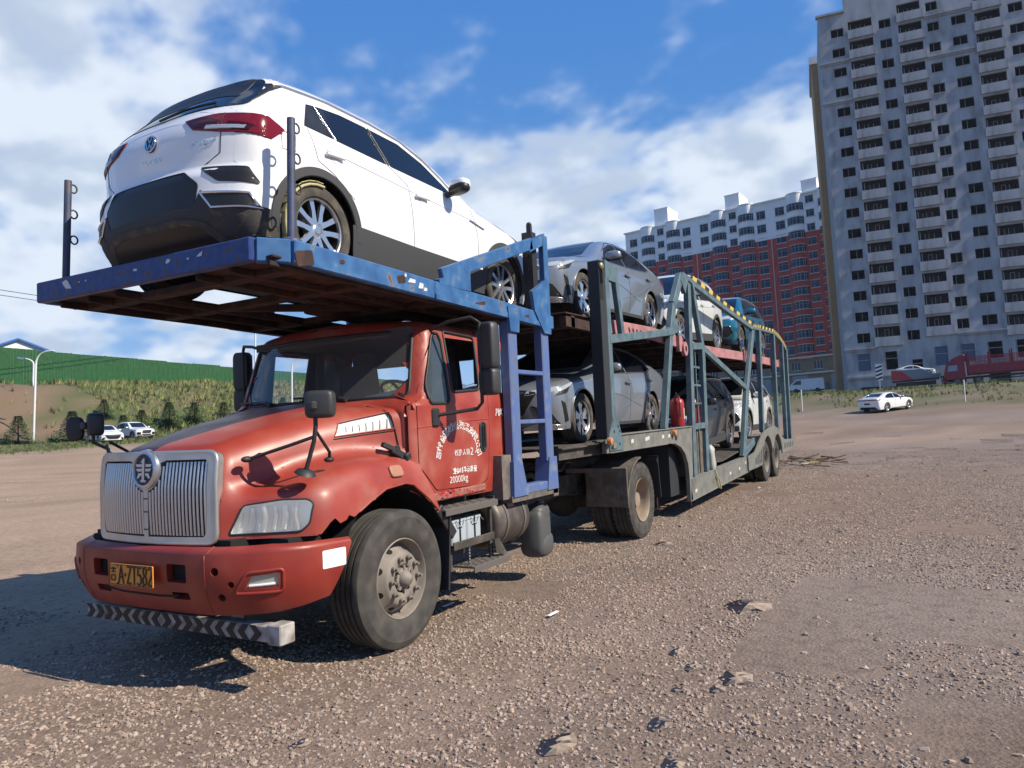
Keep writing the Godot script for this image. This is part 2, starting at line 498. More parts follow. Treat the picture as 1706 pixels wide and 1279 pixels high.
func make_ground() -> void:
	tn = noise(5, 0.05, 4)
	var mb := MB.new()
	mb.tinted = true
	# rings of cells that grow with the distance from the camera
	var ce := Vector2(-4.5, 4.8)
	var rad := PackedFloat32Array([0.0])
	var r := 0.5
	while r < 900.0:
		rad.append(r)
		r += maxf(0.10, r * 0.035) if r < 130.0 else r * 0.15
	var K := 220
	var P: Array[PackedVector3Array] = []
	var N: Array[PackedVector3Array] = []
	var C: Array[PackedColorArray] = []
	var earth := Color(0.40, 0.285, 0.20); var grav := Color(0.24, 0.172, 0.13); var grey := Color(0.27, 0.212, 0.175); var grass := Color(0.075, 0.105, 0.03); var soil := Color(0.19, 0.145, 0.09)
	for i in rad.size():
		var a := PackedVector3Array(); var b := PackedVector3Array(); var cl := PackedColorArray()
		for j in K:
			var x := ce.x + rad[i] * cos(TAU * j / K); var z := ce.y + rad[i] * sin(TAU * j / K)
			var e := maxf(0.04, rad[i] * 0.01)
			var h := height(x, z)
			a.append(Vector3(x, h, z))
			b.append(Vector3(h - height(x + e, z), e, h - height(x, z + e)).normalized())
			var k := grav.lerp(grey, smoothstep(-0.25, 0.3, tn.get_noise_2d(x * 1.7 + 40.0, z * 1.7)))
			k = k.lerp(earth, wear(x, z))
			k = k * (1.0 + 0.28 * tn.get_noise_2d((x * 0.8 + z * 0.25) * 1.4, (z * 0.8 - x * 0.25) * 9.0) + 0.12 * tn.get_noise_2d(x * 14.0, z * 14.0))
			var far := Vector2(x, z).length()
			var g := 0.0
			g = maxf(g, smoothstep(57.0, 62.0, x - z * 0.13 + tn.get_noise_2d(x * 3.0, z * 3.0) * 8.0) * smoothstep(-40.0, -25.0, z) * 0.8)
			var zb := -48.0 + tn.get_noise_2d(x * 2.0, z * 2.0) * 3.0
			g = maxf(g, smoothstep(0.0, 2.0, zb - z + (x - 25.0) * 0.1))
			if far > 150.0: g = 1.0
			k = k.lerp(grass.lerp(soil, smoothstep(-0.2, 0.35, tn.get_noise_2d(x * 4.0 + 9.0, z * 4.0))), g)
			if z < -60.0 and x < 42.0: k = k.lerp(Color(0.24, 0.16, 0.10), smoothstep(42.0, 34.0, x + tn.get_noise_2d(x * 6.0, z * 6.0) * 10.0) * smoothstep(-64.0, -68.0, z))
			cl.append(k)
		P.append(a); N.append(b); C.append(cl)
	for i in rad.size() - 1:
		for j in K:
			var j2 := (j + 1) % K
			for t in [[[i, j], [i + 1, j], [i + 1, j2]], [[i, j], [i + 1, j2], [i, j2]]]:
				var s := mb.v.size()
				mb.col = C[t[0][0]][t[0][1]]
				mb.tri(P[t[0][0]][t[0][1]], P[t[1][0]][t[1][1]], P[t[2][0]][t[2][1]], N[t[0][0]][t[0][1]], N[t[1][0]][t[1][1]], N[t[2][0]][t[2][1]])
				if mb.v.size() > s:
					var sw := mb.v[s + 1] != P[t[1][0]][t[1][1]]
					mb.c[s + 1] = C[t[2][0]][t[2][1]] if sw else C[t[1][0]][t[1][1]]
					mb.c[s + 2] = C[t[1][0]][t[1][1]] if sw else C[t[2][0]][t[2][1]]
	var g := mat("gravel", Color.WHITE, 0.95)
	g.vertex_color_use_as_albedo = true
	tri_tex(g, ntex(noise(21, 0.06, 4, FastNoiseLite.TYPE_CELLULAR), 1024, ramp([0.0, Color(0.55, 0.55, 0.56), 0.45, Color(0.82, 0.82, 0.82), 0.75, Color(1.0, 0.99, 0.97), 1.0, Color(1.0, 1.0, 1.0)])), 0.55, true)
	g.normal_enabled = true
	g.normal_texture = ntex(noise(22, 0.06, 4, FastNoiseLite.TYPE_CELLULAR), 1024, null, 7.0)
	g.normal_scale = 0.7
	g.detail_enabled = true
	g.detail_blend_mode = BaseMaterial3D.BLEND_MODE_MUL
	g.detail_albedo = ntex(noise(23, 0.02, 5), 512, ramp([0.0, Color(0.62, 0.62, 0.62), 0.5, Color(0.92, 0.92, 0.92), 1.0, Color(1.0, 1.0, 1.0)]))
	g.uv2_triplanar = true; g.uv2_world_triplanar = true
	g.uv2_scale = Vector3.ONE * 0.13
	struct("ground", mb, g)

func stone_mesh(sd: int, flat := 0.6) -> ArrayMesh:
	var s := SphereMesh.new()
	s.radius = 0.5; s.height = 1.0; s.radial_segments = 6; s.rings = 3
	var a := s.get_mesh_arrays()
	var vs: PackedVector3Array = a[Mesh.ARRAY_VERTEX]; var ix: PackedInt32Array = a[Mesh.ARRAY_INDEX]
	var nz := noise(sd, 1.1, 2)
	for i in vs.size():
		vs[i] = vs[i] * (1.0 + 0.75 * nz.get_noise_3dv(vs[i] * 1.3)) * Vector3(1.0, flat, 0.8)
	var mb := MB.new()
	for i in range(0, ix.size(), 3):
		var p := vs[ix[i]]; var q := vs[ix[i + 1]]; var r := vs[ix[i + 2]]
		var k := (r - p).cross(q - p).normalized()
		if k.dot(p + q + r) < 0.0: k = -k
		mb.tri(p, q, r, k, k, k)
	return mb.mesh()
func scatter(called: String, mesh: Mesh, mt: Material, spots: Array, cols: PackedColorArray) -> void:
	var mm := MultiMesh.new()
	mm.transform_format = MultiMesh.TRANSFORM_3D
	mm.use_colors = cols.size() > 0
	mm.mesh = mesh
	mm.instance_count = spots.size()
	for i in spots.size():
		mm.set_instance_transform(i, spots[i])
		if cols.size() > 0: mm.set_instance_color(i, cols[i])
	var o := MultiMeshInstance3D.new()
	o.multimesh = mm
	o.material_override = mt
	o.name = numbered(called)
	add_child(o, true)
	o.set_meta("kind", "stuff")
	o.set_meta("label", "loose gravel of brown and grey stone chips strewn over the yard" if called == "gravel_stones" else called)
	o.set_meta("category", "gravel")
func make_stones() -> void:
	rng.seed = 77
	var sm := mat("stone", Color.WHITE, 0.92)
	sm.vertex_color_use_as_albedo = true
	var seeds: Array[ArrayMesh] = [stone_mesh(40), stone_mesh(41, 0.45), stone_mesh(42, 0.7)]
	# square metre patches of chips, laid side by side at random turns
	for v in 5:
		var mb := MB.new()
		mb.tinted = true
		for i in 2000:
			var p := Vector3(rng.randf_range(-0.56, 0.56), 0, rng.randf_range(-0.56, 0.56))
			var s := 0.009 + 0.027 * pow(rng.randf(), 2.7)
			p.y = s * 0.16
			mb.col = Color(0.315, 0.225, 0.17).lerp(Color(0.36, 0.295, 0.25), rng.randf()) * rng.randf_range(0.5, 1.25)
			mb.X = Transform3D(Basis.from_euler(Vector3(rng.randf_range(-0.5, 0.5), rng.randf() * TAU, rng.randf_range(-0.5, 0.5))).scaled(Vector3.ONE * s), p)
			var a := seeds[i % 3].surface_get_arrays(0)
			var vs: PackedVector3Array = a[Mesh.ARRAY_VERTEX]; var ns: PackedVector3Array = a[Mesh.ARRAY_NORMAL]
			for k in range(0, vs.size(), 3): mb.tri(vs[k], vs[k + 1], vs[k + 2], ns[k], ns[k + 1], ns[k + 2])
		var spots := []
		for i in range(-8, 44):
			for j in range(-34, 12):
				if posmod(i * 7 + j * 13 + (i * j) / 3, 5) != v: continue
				var x := i + rng.randf_range(-0.1, 0.1); var z := j + rng.randf_range(-0.1, 0.1)
				var rel := Vector2(x + 4.5, z - 4.8)
				if rel.length() > 48.0 or rng.randf() < smoothstep(16.0, 46.0, rel.length()) * 0.9 or rel.dot(Vector2(0.87, -0.49)) < 0.5: continue
				if rng.randf() < wear(x, z) * 0.93 or rng.randf() < 0.75 * smoothstep(0.02, 0.22, tn.get_noise_2d(x * 2.6 + 17.0, z * 2.6)): continue
				var e := 0.3
				var n := Vector3(height(x - e, z) - height(x + e, z), 2.0 * e, height(x, z - e) - height(x, z + e)).normalized()
				var B := Basis(Quaternion(Vector3.UP, n)) * Basis(Vector3.UP, rng.randi_range(0, 3) * PI / 2)
				spots.append(Transform3D(B.scaled(Vector3.ONE * (1.0 if rel.length() < 10.0 else 1.0)), Vector3(x, height(x, z) - 0.004, z)))
		scatter("gravel_stones", mb.mesh(), sm, spots, PackedColorArray())
	# larger loose stones
	for v in 3:
		var spots := []; var cols := PackedColorArray()
		for i in 1900:
			var d := 1.6 + 30.0 * pow(rng.randf(), 1.7)
			var an := rng.randf_range(-0.58, 1.22) - 0.55
			var x := -4.54 + cos(an) * d; var z := 4.78 + sin(an) * d
			if rng.randf() < wear(x, z) * 0.8 + 0.6 * smoothstep(0.1, -0.2, tn.get_noise_2d(x * 6.0, z * 6.0)): continue
			var s := (0.02 + 0.04 * pow(rng.randf(), 4.0)) * (0.8 + d * 0.05)
			spots.append(Transform3D(Basis.from_euler(Vector3(rng.randf_range(-0.3, 0.3), rng.randf() * TAU, rng.randf_range(-0.3, 0.3))).scaled(Vector3.ONE * s), Vector3(x, height(x, z) + s * 0.05, z)))
			cols.append(Color(0.27, 0.195, 0.14).lerp(Color(0.32, 0.265, 0.215), rng.randf()) * rng.randf_range(0.7, 1.3))
		scatter("gravel_stones", seeds[v], sm, spots, cols)
	# flat rocks one can point at
	var rocks := [[2.08, 3.29, 0.46, "largest flat pale slab, lying in the gravel right of the lorry's front wheel"], [0.27, 3.60, 0.27, "pale angular flat stone at the centre of the near gravel"], [-0.60, 3.39, 0.17, "rounded pale stone near the bottom edge, right of centre"], [0.64, 3.12, 0.15, "upright knobbly stone behind the cluster of near stones"], [0.37, 3.30, 0.15, "flat stone in the near cluster, just behind the pale angular one"], [-0.04, 3.34, 0.12, "small squarish stone left of the pale angular flat stone"], [-1.06, 3.00, 0.26, "long thin stone lying at the bottom middle of the gravel"], [0.04, 3.54, 0.13, "low stone beside the pale angular flat stone, nearer the camera"], [-1.60, 1.73, 0.11, "small pale stone on the bare earth below the lorry's shadow"], [4.93, 1.62, 0.30, "broken clods beside the lorry's drive wheel"], [-1.02, 3.59, 0.14, "grey stone cut by the bottom edge of the picture"]]
	var rm := mottled("rock", [0.0, Color(0.24, 0.175, 0.135), 0.5, Color(0.33, 0.26, 0.21), 1.0, Color(0.39, 0.32, 0.27)], 73, 3.0, 0.92)
	for i in rocks.size():
		var r: Array = rocks[i]
		var mb := MB.new()
		mb.X = Transform3D(Basis(Vector3.UP, i * 1.3).scaled(Vector3(r[2], r[2] * (0.05 if r[2] > 0.2 else 0.085), r[2] * 0.75)), Vector3.ZERO)
		var src := SphereMesh.new()
		src.radius = 0.5; src.height = 1.0; src.radial_segments = 12; src.rings = 7
		var a := src.get_mesh_arrays()
		var vs: PackedVector3Array = a[Mesh.ARRAY_VERTEX]; var ix: PackedInt32Array = a[Mesh.ARRAY_INDEX]
		var nz := noise(60 + i, 1.2, 3)
		for k in vs.size(): vs[k] = vs[k] * (1.0 + 0.7 * nz.get_noise_3dv(vs[k] * 1.2))
		for k in range(0, ix.size(), 3):
			var n := (vs[ix[k + 2]] - vs[ix[k]]).cross(vs[ix[k + 1]] - vs[ix[k]]).normalized()
			if n.dot(vs[ix[k]]) < 0.0: n = -n
			mb.tri(vs[ix[k]], vs[ix[k + 1]], vs[ix[k + 2]], n, n, n)
		var o := obj("rock", mb, rm, self)
		o.position = Vector3(r[0], height(r[0], r[1]) + 0.005, r[1])
		tag(o, r[3], "rock", "loose rocks on the yard")
func facade_frame(o: Vector3, e: Vector3) -> Transform3D:
	var up := TILT.normalized()
	var x := (e - up * e.dot(up)).normalized()
	return Transform3D(Basis(x, up, x.cross(up)), o)
# a wall in the plane z = 0 with openings left out, each opening getting its reveal
func pierced(mb: MB, w0: float, w1: float, h0: float, h1: float, holes: Array, deep: float, z := 0.0) -> void:
	var ys := [h0, h1]
	for h in holes:
		for q in [h[1], h[3]]:
			if q > h0 and q < h1 and not ys.has(q): ys.append(q)
	ys.sort()
	var Z := Vector3(0, 0, 1)
	for i in ys.size() - 1:
		var a: float = ys[i]; var b: float = ys[i + 1]
		if b - a < 0.001: continue
		var mid := (a + b) * 0.5
		var cuts := []
		for h in holes:
			if h[1] < mid and h[3] > mid: cuts.append([h[0], h[2]])
		cuts.sort()
		var x := w0
		for cut in cuts + [[w1, w1]]:
			if cut[0] > x + 0.001: mb.quad(Vector3(x, a, z), Vector3(cut[0], a, z), Vector3(cut[0], b, z), Vector3(x, b, z), Z)
			x = maxf(x, cut[1])
	for h in holes:
		var p := [Vector3(h[0], h[1], z), Vector3(h[2], h[1], z), Vector3(h[2], h[3], z), Vector3(h[0], h[3], z)]
		var out := [Vector3.UP, Vector3.LEFT, Vector3.DOWN, Vector3.RIGHT]
		for k in 4:
			mb.quad(p[k], p[(k + 1) % 4], p[(k + 1) % 4] - Z * deep, p[k] - Z * deep, out[k])
func make_tower() -> void:
	var T := facade_frame(Vector3(109.341, 2.666, -4.988), Vector3(0.129, 0.0115, 0.9916))
	var root := thing("unfinished_tower", "tall unfinished concrete apartment tower with empty window openings at the right edge", "building", "", T)
	var conc := mottled("raw_concrete", [0.0, Color(0.19, 0.197, 0.21), 0.4, Color(0.30, 0.312, 0.335), 0.65, Color(0.34, 0.352, 0.375), 1.0, Color(0.40, 0.412, 0.435)], 31, 0.05, 0.9)
	conc.uv1_scale = Vector3(0.09, 0.028, 0.09)
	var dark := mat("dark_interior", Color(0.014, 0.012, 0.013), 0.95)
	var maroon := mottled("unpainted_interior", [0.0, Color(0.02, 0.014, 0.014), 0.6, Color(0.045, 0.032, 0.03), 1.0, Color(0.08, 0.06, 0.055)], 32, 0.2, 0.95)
	var S := 3.02
	var holes := []
	var bal := []
	# window columns: left, right, height below the top row, rows
	var cols := [[1.66, 3.33, 54.6, 0], [7.97, 9.47, 54.45, 0], [14.0, 15.4, 55.42, 0], [16.92, 18.66, 52.6, 0], [23.65, 25.3, 52.6, 0], [26.4, 27.9, 54.0, 0], [34.0, 35.4, 54.5, 0], [36.4, 38.0, 54.0, 0]]
	for c in cols:
		var v: float = c[2]
		while v > 7.6:
			holes.append([c[0], v - 1.42, c[1], v, 0])
			v -= S
	for c in [[4.0, 7.1, 55.25], [10.4, 13.3, 56.1], [19.7, 22.7, 55.35], [29.6, 32.6, 55.3]]:
		var v: float = c[2]
		while v > 9.0:
			holes.append([c[0], v - 2.35, c[1], v, 1])
			bal.append([c[0], v - 2.35, c[1], v])
			v -= S
	for h in [[1.45, 4.0, 3.08, 6.4], [4.91, 3.95, 6.49, 6.45], [8.2, 3.6, 9.5, 5.1], [10.97, 4.05, 12.56, 6.6], [14.07, 4.3, 15.73, 6.65], [17.19, 4.5, 18.91, 6.7], [20.4, 4.4, 22.1, 6.7], [24.0, 4.4, 25.7, 6.7], [1.56, 0.0, 4.28, 1.7], [5.0, 0.3, 6.67, 1.6], [11.5, 0.1, 14.4, 2.6], [17.0, 0.1, 19.5, 2.6]]:
		holes.append([h[0], h[1], h[2], h[3], 2])
	var wall := MB.new()
	pierced(wall, 0.0, 40.0, -4.0, 56.8, holes, 0.28)
	wall.quad(Vector3(0, -4, 0), Vector3(0, 56.8, 0), Vector3(0, 56.8, -14), Vector3(0, -4, -14), Vector3.LEFT)
	wall.quad(Vector3(40, -4, 0), Vector3(40, 56.8, 0), Vector3(40, 56.8, -14), Vector3(40, -4, -14), Vector3.RIGHT)
	wall.quad(Vector3(0, -4, -14), Vector3(40, -4, -14), Vector3(40, 56.8, -14), Vector3(0, 56.8, -14), Vector3.FORWARD)
	wall.quad(Vector3(0, 56.8, 0), Vector3(40, 56.8, 0), Vector3(40, 56.8, -14), Vector3(0, 56.8, -14), Vector3.UP)
	obj("wall", wall, conc, root)
	var para := MB.new()
	para.box(Vector3(21.8, 58.2, -0.4), Vector3(36.4, 2.8, 0.8))
	para.prism(poly([3.6, 59.6, 9.0, 59.6, 8.0, 61.0, 5.2, 61.0]), Transform3D(Basis(), Vector3(0, 0, -0.4)), 0.4)
	para.box(Vector3(1.7, 56.95, 0.05), Vector3(3.9, 0.3, 0.7))
	para.box(Vector3(22.0, 58.9, -7.0), Vector3(20, 5, 6))
	obj("parapet", para, conc, root)
	# ledges between the window columns
	for l in [[-0.25, 3.75, 49.5], [-0.25, 3.75, 43.45], [13.6, 19.3, 53.35], [13.6, 19.3, 47.35], [-0.2, 3.9, 7.15], [13.8, 19.6, 8.2], [-0.15, 7.3, 3.15]]:
		var b := MB.new()
		b.box(Vector3((l[0] + l[1]) * 0.5, l[2], 0.16), Vector3(l[1] - l[0], 0.24, 0.38))
		b.box(Vector3((l[0] + l[1]) * 0.5, l[2] - 0.24, 0.07), Vector3(l[1] - l[0] - 0.2, 0.26, 0.2))
		obj("ledge", b, conc, root)
	# openings: a dark room behind each, some with pale sticks of formwork
	var shapes := {}
	var stick := mat("pale_timber", Color(0.36, 0.35, 0.33), 0.8)
	var k := 0
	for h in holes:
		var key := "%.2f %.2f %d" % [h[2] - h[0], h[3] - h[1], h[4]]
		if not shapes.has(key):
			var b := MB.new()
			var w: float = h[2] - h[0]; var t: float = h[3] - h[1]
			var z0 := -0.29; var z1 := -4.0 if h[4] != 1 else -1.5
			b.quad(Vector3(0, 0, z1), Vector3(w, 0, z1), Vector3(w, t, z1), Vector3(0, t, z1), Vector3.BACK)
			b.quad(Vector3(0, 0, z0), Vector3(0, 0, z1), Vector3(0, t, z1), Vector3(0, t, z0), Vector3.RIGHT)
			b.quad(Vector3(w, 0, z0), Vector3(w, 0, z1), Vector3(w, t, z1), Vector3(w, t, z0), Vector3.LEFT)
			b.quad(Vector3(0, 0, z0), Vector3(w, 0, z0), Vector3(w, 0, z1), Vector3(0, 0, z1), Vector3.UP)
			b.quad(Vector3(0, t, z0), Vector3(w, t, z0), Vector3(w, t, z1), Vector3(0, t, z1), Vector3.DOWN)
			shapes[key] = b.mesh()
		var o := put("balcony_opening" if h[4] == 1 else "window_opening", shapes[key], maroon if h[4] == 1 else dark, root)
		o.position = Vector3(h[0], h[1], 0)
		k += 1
		var fr := MB.new()
		var w2: float = h[2] - h[0]; var t2: float = h[3] - h[1]
		var bx := fposmod(sin(k * 12.9898) * 437.58, 1.0)
		if h[4] == 1:
			var zz := -1.42
			fr.box(Vector3(w2 * 0.12, t2 * 0.5, -0.9), Vector3(0.12, t2, 0.12))
			for q in [0.34 + bx * 0.1, 0.5 + bx * 0.1, 0.74]:
				fr.box(Vector3(w2 * q, t2 * 0.62, zz), Vector3(0.07, t2 * 0.6, 0.06))
			if bx > 0.5: fr.box(Vector3(w2 * (0.42 + bx * 0.1), t2 * 0.92, zz), Vector3(w2 * 0.16, 0.06, 0.06))
		elif h[4] == 0:
			fr.box(Vector3(w2 * (0.3 + bx * 0.3), t2 * 0.5, -0.6), Vector3(0.05, t2, 0.05))
			fr.box(Vector3(w2 * 0.5, 0.04, -0.1), Vector3(w2 + 0.1, 0.08, 0.34))
		else:
			fr.box(Vector3(w2 * 0.06, t2 * 0.5, -0.15), Vector3(0.07, t2, 0.06)); fr.box(Vector3(w2 * 0.5, t2 * 0.62, -0.15), Vector3(w2, 0.07, 0.06))
		obj("frame", fr, stick, o)
	var bm := MB.new()   # balcony slab and parapet
	bm.box(Vector3(1.6, 0.45, 0.22), Vector3(3.35, 1.15, 0.12))
	bm.box(Vector3(-0.02, 0.45, 0.08), Vector3(0.12, 1.15, 0.16)); bm.box(Vector3(3.22, 0.45, 0.08), Vector3(0.12, 1.15, 0.16))
	bm.box(Vector3(1.6, -0.19, 0.15), Vector3(3.45, 0.16, 0.3))
	var bme := bm.mesh()
	for h in bal:
		var o := put("balcony", bme, conc, root)
		o.position = Vector3(h[0] - 0.08, h[1] - 0.1, 0)
	var blue := mat("blue_sheeting", Color(0.06, 0.09, 0.15), 0.6)
	for h in [[1.45, 4.0, 3.08, 6.4], [10.97, 4.05, 12.56, 6.6], [14.07, 4.3, 15.73, 6.65]]:
		var b := MB.new()
		b.box(Vector3((h[0] + h[2]) * 0.5, (h[1] + h[3]) * 0.5, -0.2), Vector3(h[2] - h[0] - 0.02, h[3] - h[1] - 0.02, 0.04))
		obj("sheeting", b, blue, root)
	var br := thing("brown_block", "narrow brown rendered block standing behind the left corner of the concrete tower", "building", "", T)
	var bw := MB.new()
	bw.box(Vector3(4.5, 26.0, -20.1), Vector3(10.8, 62.0, 12.0))
	obj("wall", bw, mottled("brown_render", [0.0, Color(0.36, 0.22, 0.11), 1.0, Color(0.46, 0.29, 0.15)], 33, 0.05, 0.9), br)
	var bc := MB.new()
	bc.box(Vector3(4.5, 57.6, -20.1), Vector3(11.4, 1.3, 12.6))
	obj("cornice", bc, mat("pale_render", Color(0.55, 0.56, 0.58), 0.8), br)

func bow(u: float, w: float, d: float) -> float:
	return d * (1.0 - pow(absf(2.0 * u / w - 1.0), 2.6))
func make_red_block() -> void:
	var T := facade_frame(Vector3(158.19, 4.70, -11.86), Vector3(-0.101, 0.0229, 0.9946))
	var root := thing("red_apartment_block", "red and white apartment block with rows of curved bay windows behind the trailer", "building", "", T)
	var red := mottled("red_render", [0.0, Color(0.36, 0.055, 0.04), 0.5, Color(0.45, 0.072, 0.052), 1.0, Color(0.50, 0.09, 0.068)], 34, 0.06, 0.85)
	var white := mottled("white_render", [0.0, Color(0.80, 0.81, 0.82), 1.0, Color(0.90, 0.90, 0.90)], 35, 0.06, 0.8)
	var tan_ := mottled("tan_render", [0.0, Color(0.20, 0.155, 0.105), 1.0, Color(0.28, 0.22, 0.155)], 36, 0.08, 0.9)
	var trim := mat("pale_trim", Color(0.58, 0.57, 0.56), 0.7)
	var glass := mat("dark_panes", Color(0.015, 0.024, 0.045), 0.10)
	glass.metallic_specular = 0.45
	var frame := mat("window_frame", Color(0.30, 0.33, 0.36), 0.5)
	var S := 3.02
	var hw := []; var hr := []
	var wins := []; var bays := []
	for u in [-42.4, -29.0, -24.8, -12.0, -8.0, 4.6, 8.8]:
		for k in 11: wins.append([u - 0.95, 40.7 - S * k - 1.75, u + 0.95, 40.7 - S * k])
	for u in [-35.4, -18.2, -1.85, 14.8]:
		for k in 12: wins.append([u - 0.8, 41.9 - S * k - 1.5, u + 0.8, 41.9 - S * k])
	for u in [-38.7, -32.3, -21.5, -15.3, -4.85, 1.5, 11.8]:
		for k in 11: bays.append([u, 40.7 - S * k])
	for w in wins:
		if w[1] > 34.0: hw.append(w)
		else: hr.append(w)
	var a := MB.new()
	pierced(a, -44.5, 18.0, 34.2, 42.4, hw, 0.16)
	a.quad(Vector3(-44.5, 34.2, 0), Vector3(-44.5, 42.4, 0), Vector3(-44.5, 42.4, -13), Vector3(-44.5, 34.2, -13), Vector3.LEFT)
	a.quad(Vector3(-44.5, 42.4, 0), Vector3(18, 42.4, 0), Vector3(18, 42.4, -13), Vector3(-44.5, 42.4, -13), Vector3.UP)
	obj("upper_wall", a, white, root)
	var b := MB.new()
	pierced(b, -44.5, 18.0, 7.9, 34.2, hr, 0.16)
	b.quad(Vector3(-44.5, 7.9, 0), Vector3(-44.5, 34.2, 0), Vector3(-44.5, 34.2, -13), Vector3(-44.5, 7.9, -13), Vector3.LEFT)
	obj("red_wall", b, red, root)
	for u in [[-36.9, -33.5, 46.8], [-19.8, -16.6, 46.1], [-3.35, -0.24, 45.4], [13.4, 16.5, 45.4]]:
		var s := MB.new()
		s.box(Vector3((u[0] + u[1]) * 0.5, (42.4 + u[2]) * 0.5, -3.5), Vector3(u[1] - u[0], u[2] - 42.4, 6.0))
		s.box(Vector3((u[0] + u[1]) * 0.5, u[2] + 0.08, -3.5), Vector3(u[1] - u[0] + 0.3, 0.16, 6.3))
		obj("stair_head", s, white, root)
	var cr := MB.new()
	cr.box(Vector3(-13.25, 42.55, 0.12), Vector3(63.0, 0.3, 0.5))
	obj("cornice", cr, white, root)
	# plain windows
	var we := {}
	for w in wins:
		var ww: float = w[2] - w[0]; var hh: float = w[3] - w[1]
		var key := "%.2f" % ww
		if not we.has(key):
			var f := MB.new()
			for q in [0.0, 0.36, 1.0]: f.box(Vector3(ww * q, hh * 0.5, -0.09), Vector3(0.07, hh, 0.06))
			for q in [0.0, 1.0]: f.box(Vector3(ww * 0.5, hh * q, -0.09), Vector3(ww, 0.07, 0.058))
			f.box(Vector3(ww * 0.5, hh * 0.72, -0.09), Vector3(ww, 0.05, 0.05))
			var sl := MB.new()
			sl.box(Vector3(ww * 0.5, -0.08, 0.06), Vector3(ww + 0.3, 0.14, 0.2))
			var ln := MB.new()
			ln.box(Vector3(ww * 0.5, hh + 0.08, 0.04), Vector3(ww + 0.25, 0.12, 0.14))
			var g := MB.new()
			g.box(Vector3(ww * 0.5, hh * 0.5, -0.12), Vector3(ww, hh, 0.02))
			we[key] = [f.mesh(), sl.mesh(), g.mesh(), ln.mesh()]
		var o := put("window", we[key][0], frame, root)
		o.position = Vector3(w[0], w[1], 0)
		put("pane", we[key][2], glass, o); put("sill", we[key][1], trim, o); put("lintel", we[key][3], trim, o)
	# bays: a bowed band of panes above a bowed apron
	var bw := 3.5; var bd := 0.95
	var K := 10
	var apron := MB.new(); var pane := MB.new(); var bars := MB.new(); var cap := MB.new(); var cap2 := MB.new()
	for i in K:
		var u0 := bw * i / K; var u1 := bw * (i + 1) / K
		var z0 := bow(u0, bw, bd); var z1 := bow(u1, bw, bd)
		var o := Vector3(z0 - z1, 0, u1 - u0)
		apron.quad(Vector3(u0, -1.32, z0), Vector3(u1, -1.32, z1), Vector3(u1, 0, z1), Vector3(u0, 0, z0), o)
		pane.quad(Vector3(u0, 0, z0 - 0.08), Vector3(u1, 0, z1 - 0.08), Vector3(u1, 1.75, z1 - 0.08), Vector3(u0, 1.75, z0 - 0.08), o)
		for y in [[0.0, 0.13, 0.12, cap], [-1.26, 0.12, 0.10, cap2]]:
			var x0 := Vector3(u0, y[0], z0 + y[2]); var x1 := Vector3(u1, y[0], z1 + y[2])
			y[3].quad(x0, x1, x1 + Vector3(0, y[1], 0), x0 + Vector3(0, y[1], 0), o)
			y[3].quad(x0 + Vector3(0, y[1], 0), x1 + Vector3(0, y[1], 0), Vector3(u1, y[0] + y[1], z1 - 0.12), Vector3(u0, y[0] + y[1], z0 - 0.12), Vector3.UP)
			y[3].quad(x0, x1, Vector3(u1, y[0], z1 - 0.12), Vector3(u0, y[0], z0 - 0.12), Vector3.DOWN)
		if i > 0 and i % 2 == 0 or i == 1 or i == K - 1: bars.box(Vector3(u0, 0.87, z0 - 0.06), Vector3(0.08, 1.75, 0.08))
		bars.beam(Vector3(u0, 1.25, z0 - 0.06), Vector3(u1, 1.25, z1 - 0.06), 0.05, 0.05, Vector3.UP, 0.0)
	apron.quad(Vector3(0, -1.32, 0), Vector3(bw * 0.5, -1.32, bd), Vector3(bw, -1.32, 0), Vector3(bw * 0.5, -1.32, 0), Vector3.DOWN)
	var am := apron.mesh(); var pm := pane.mesh(); var brm := bars.mesh(); var cm := cap.mesh(); var cm2 := cap2.mesh()
	for q in bays:
		var o := put("bay_window", am, white if q[1] - 1.75 > 34.0 else red, root)
		o.position = Vector3(q[0] - bw * 0.5, q[1] - 1.72, 0)
		put("pane", pm, glass, o); put("mullion", brm, frame, o); put("cap", cm, trim, o); put("lower_band", cm2, trim, o)
	for u in [-38.7, -32.3, -21.5, -15.3, -4.85, 1.5, 11.8]:
		var t := MB.new()
		for i in K:
			var u0 := bw * i / K; var u1 := bw * (i + 1) / K
			var z0 := bow(u0, bw, bd); var z1 := bow(u1, bw, bd)
			t.quad(Vector3(u0, 0, z0), Vector3(u1, 0, z1), Vector3(u1, 2.3, z1), Vector3(u0, 2.3, z0), Vector3(z0 - z1, 0, u1 - u0))
			t.quad(Vector3(u0, 2.3, z0 + 0.1), Vector3(u1, 2.3, z1 + 0.1), Vector3(u1, 2.3, -0.5), Vector3(u0, 2.3, -0.5), Vector3.UP)
			t.quad(Vector3(u0, 2.1, z0 + 0.1), Vector3(u1, 2.1, z1 + 0.1), Vector3(u1, 2.3, z1 + 0.1), Vector3(u0, 2.3, z0 + 0.1), Vector3(z0 - z1, 0, u1 - u0))
		var o := obj("bay_crest", t, white, root)
		o.position = Vector3(u - bw * 0.5, 40.7, 0)
	for u in [-26.8, -10.05, 6.7]:
		var t := MB.new()
		t.tube(PackedVector3Array([Vector3(u, 8, 0.12), Vector3(u, 34.2, 0.12)]), 0.09, 6)
		obj("downpipe", t, trim, root)
	# podium
	var p := MB.new()
	var hp := []
	for i in 13: hp.append([-43.0 + i * 4.4, 5.3, -41.2 + i * 4.4, 6.9])
	for i in 6: hp.append([-42.0 + i * 7.6, 0.0, -38.5 + i * 7.6, 2.4])
	pierced(p, -46.0, 19.0, -6.0, 7.7, hp, 0.2, 0.6)
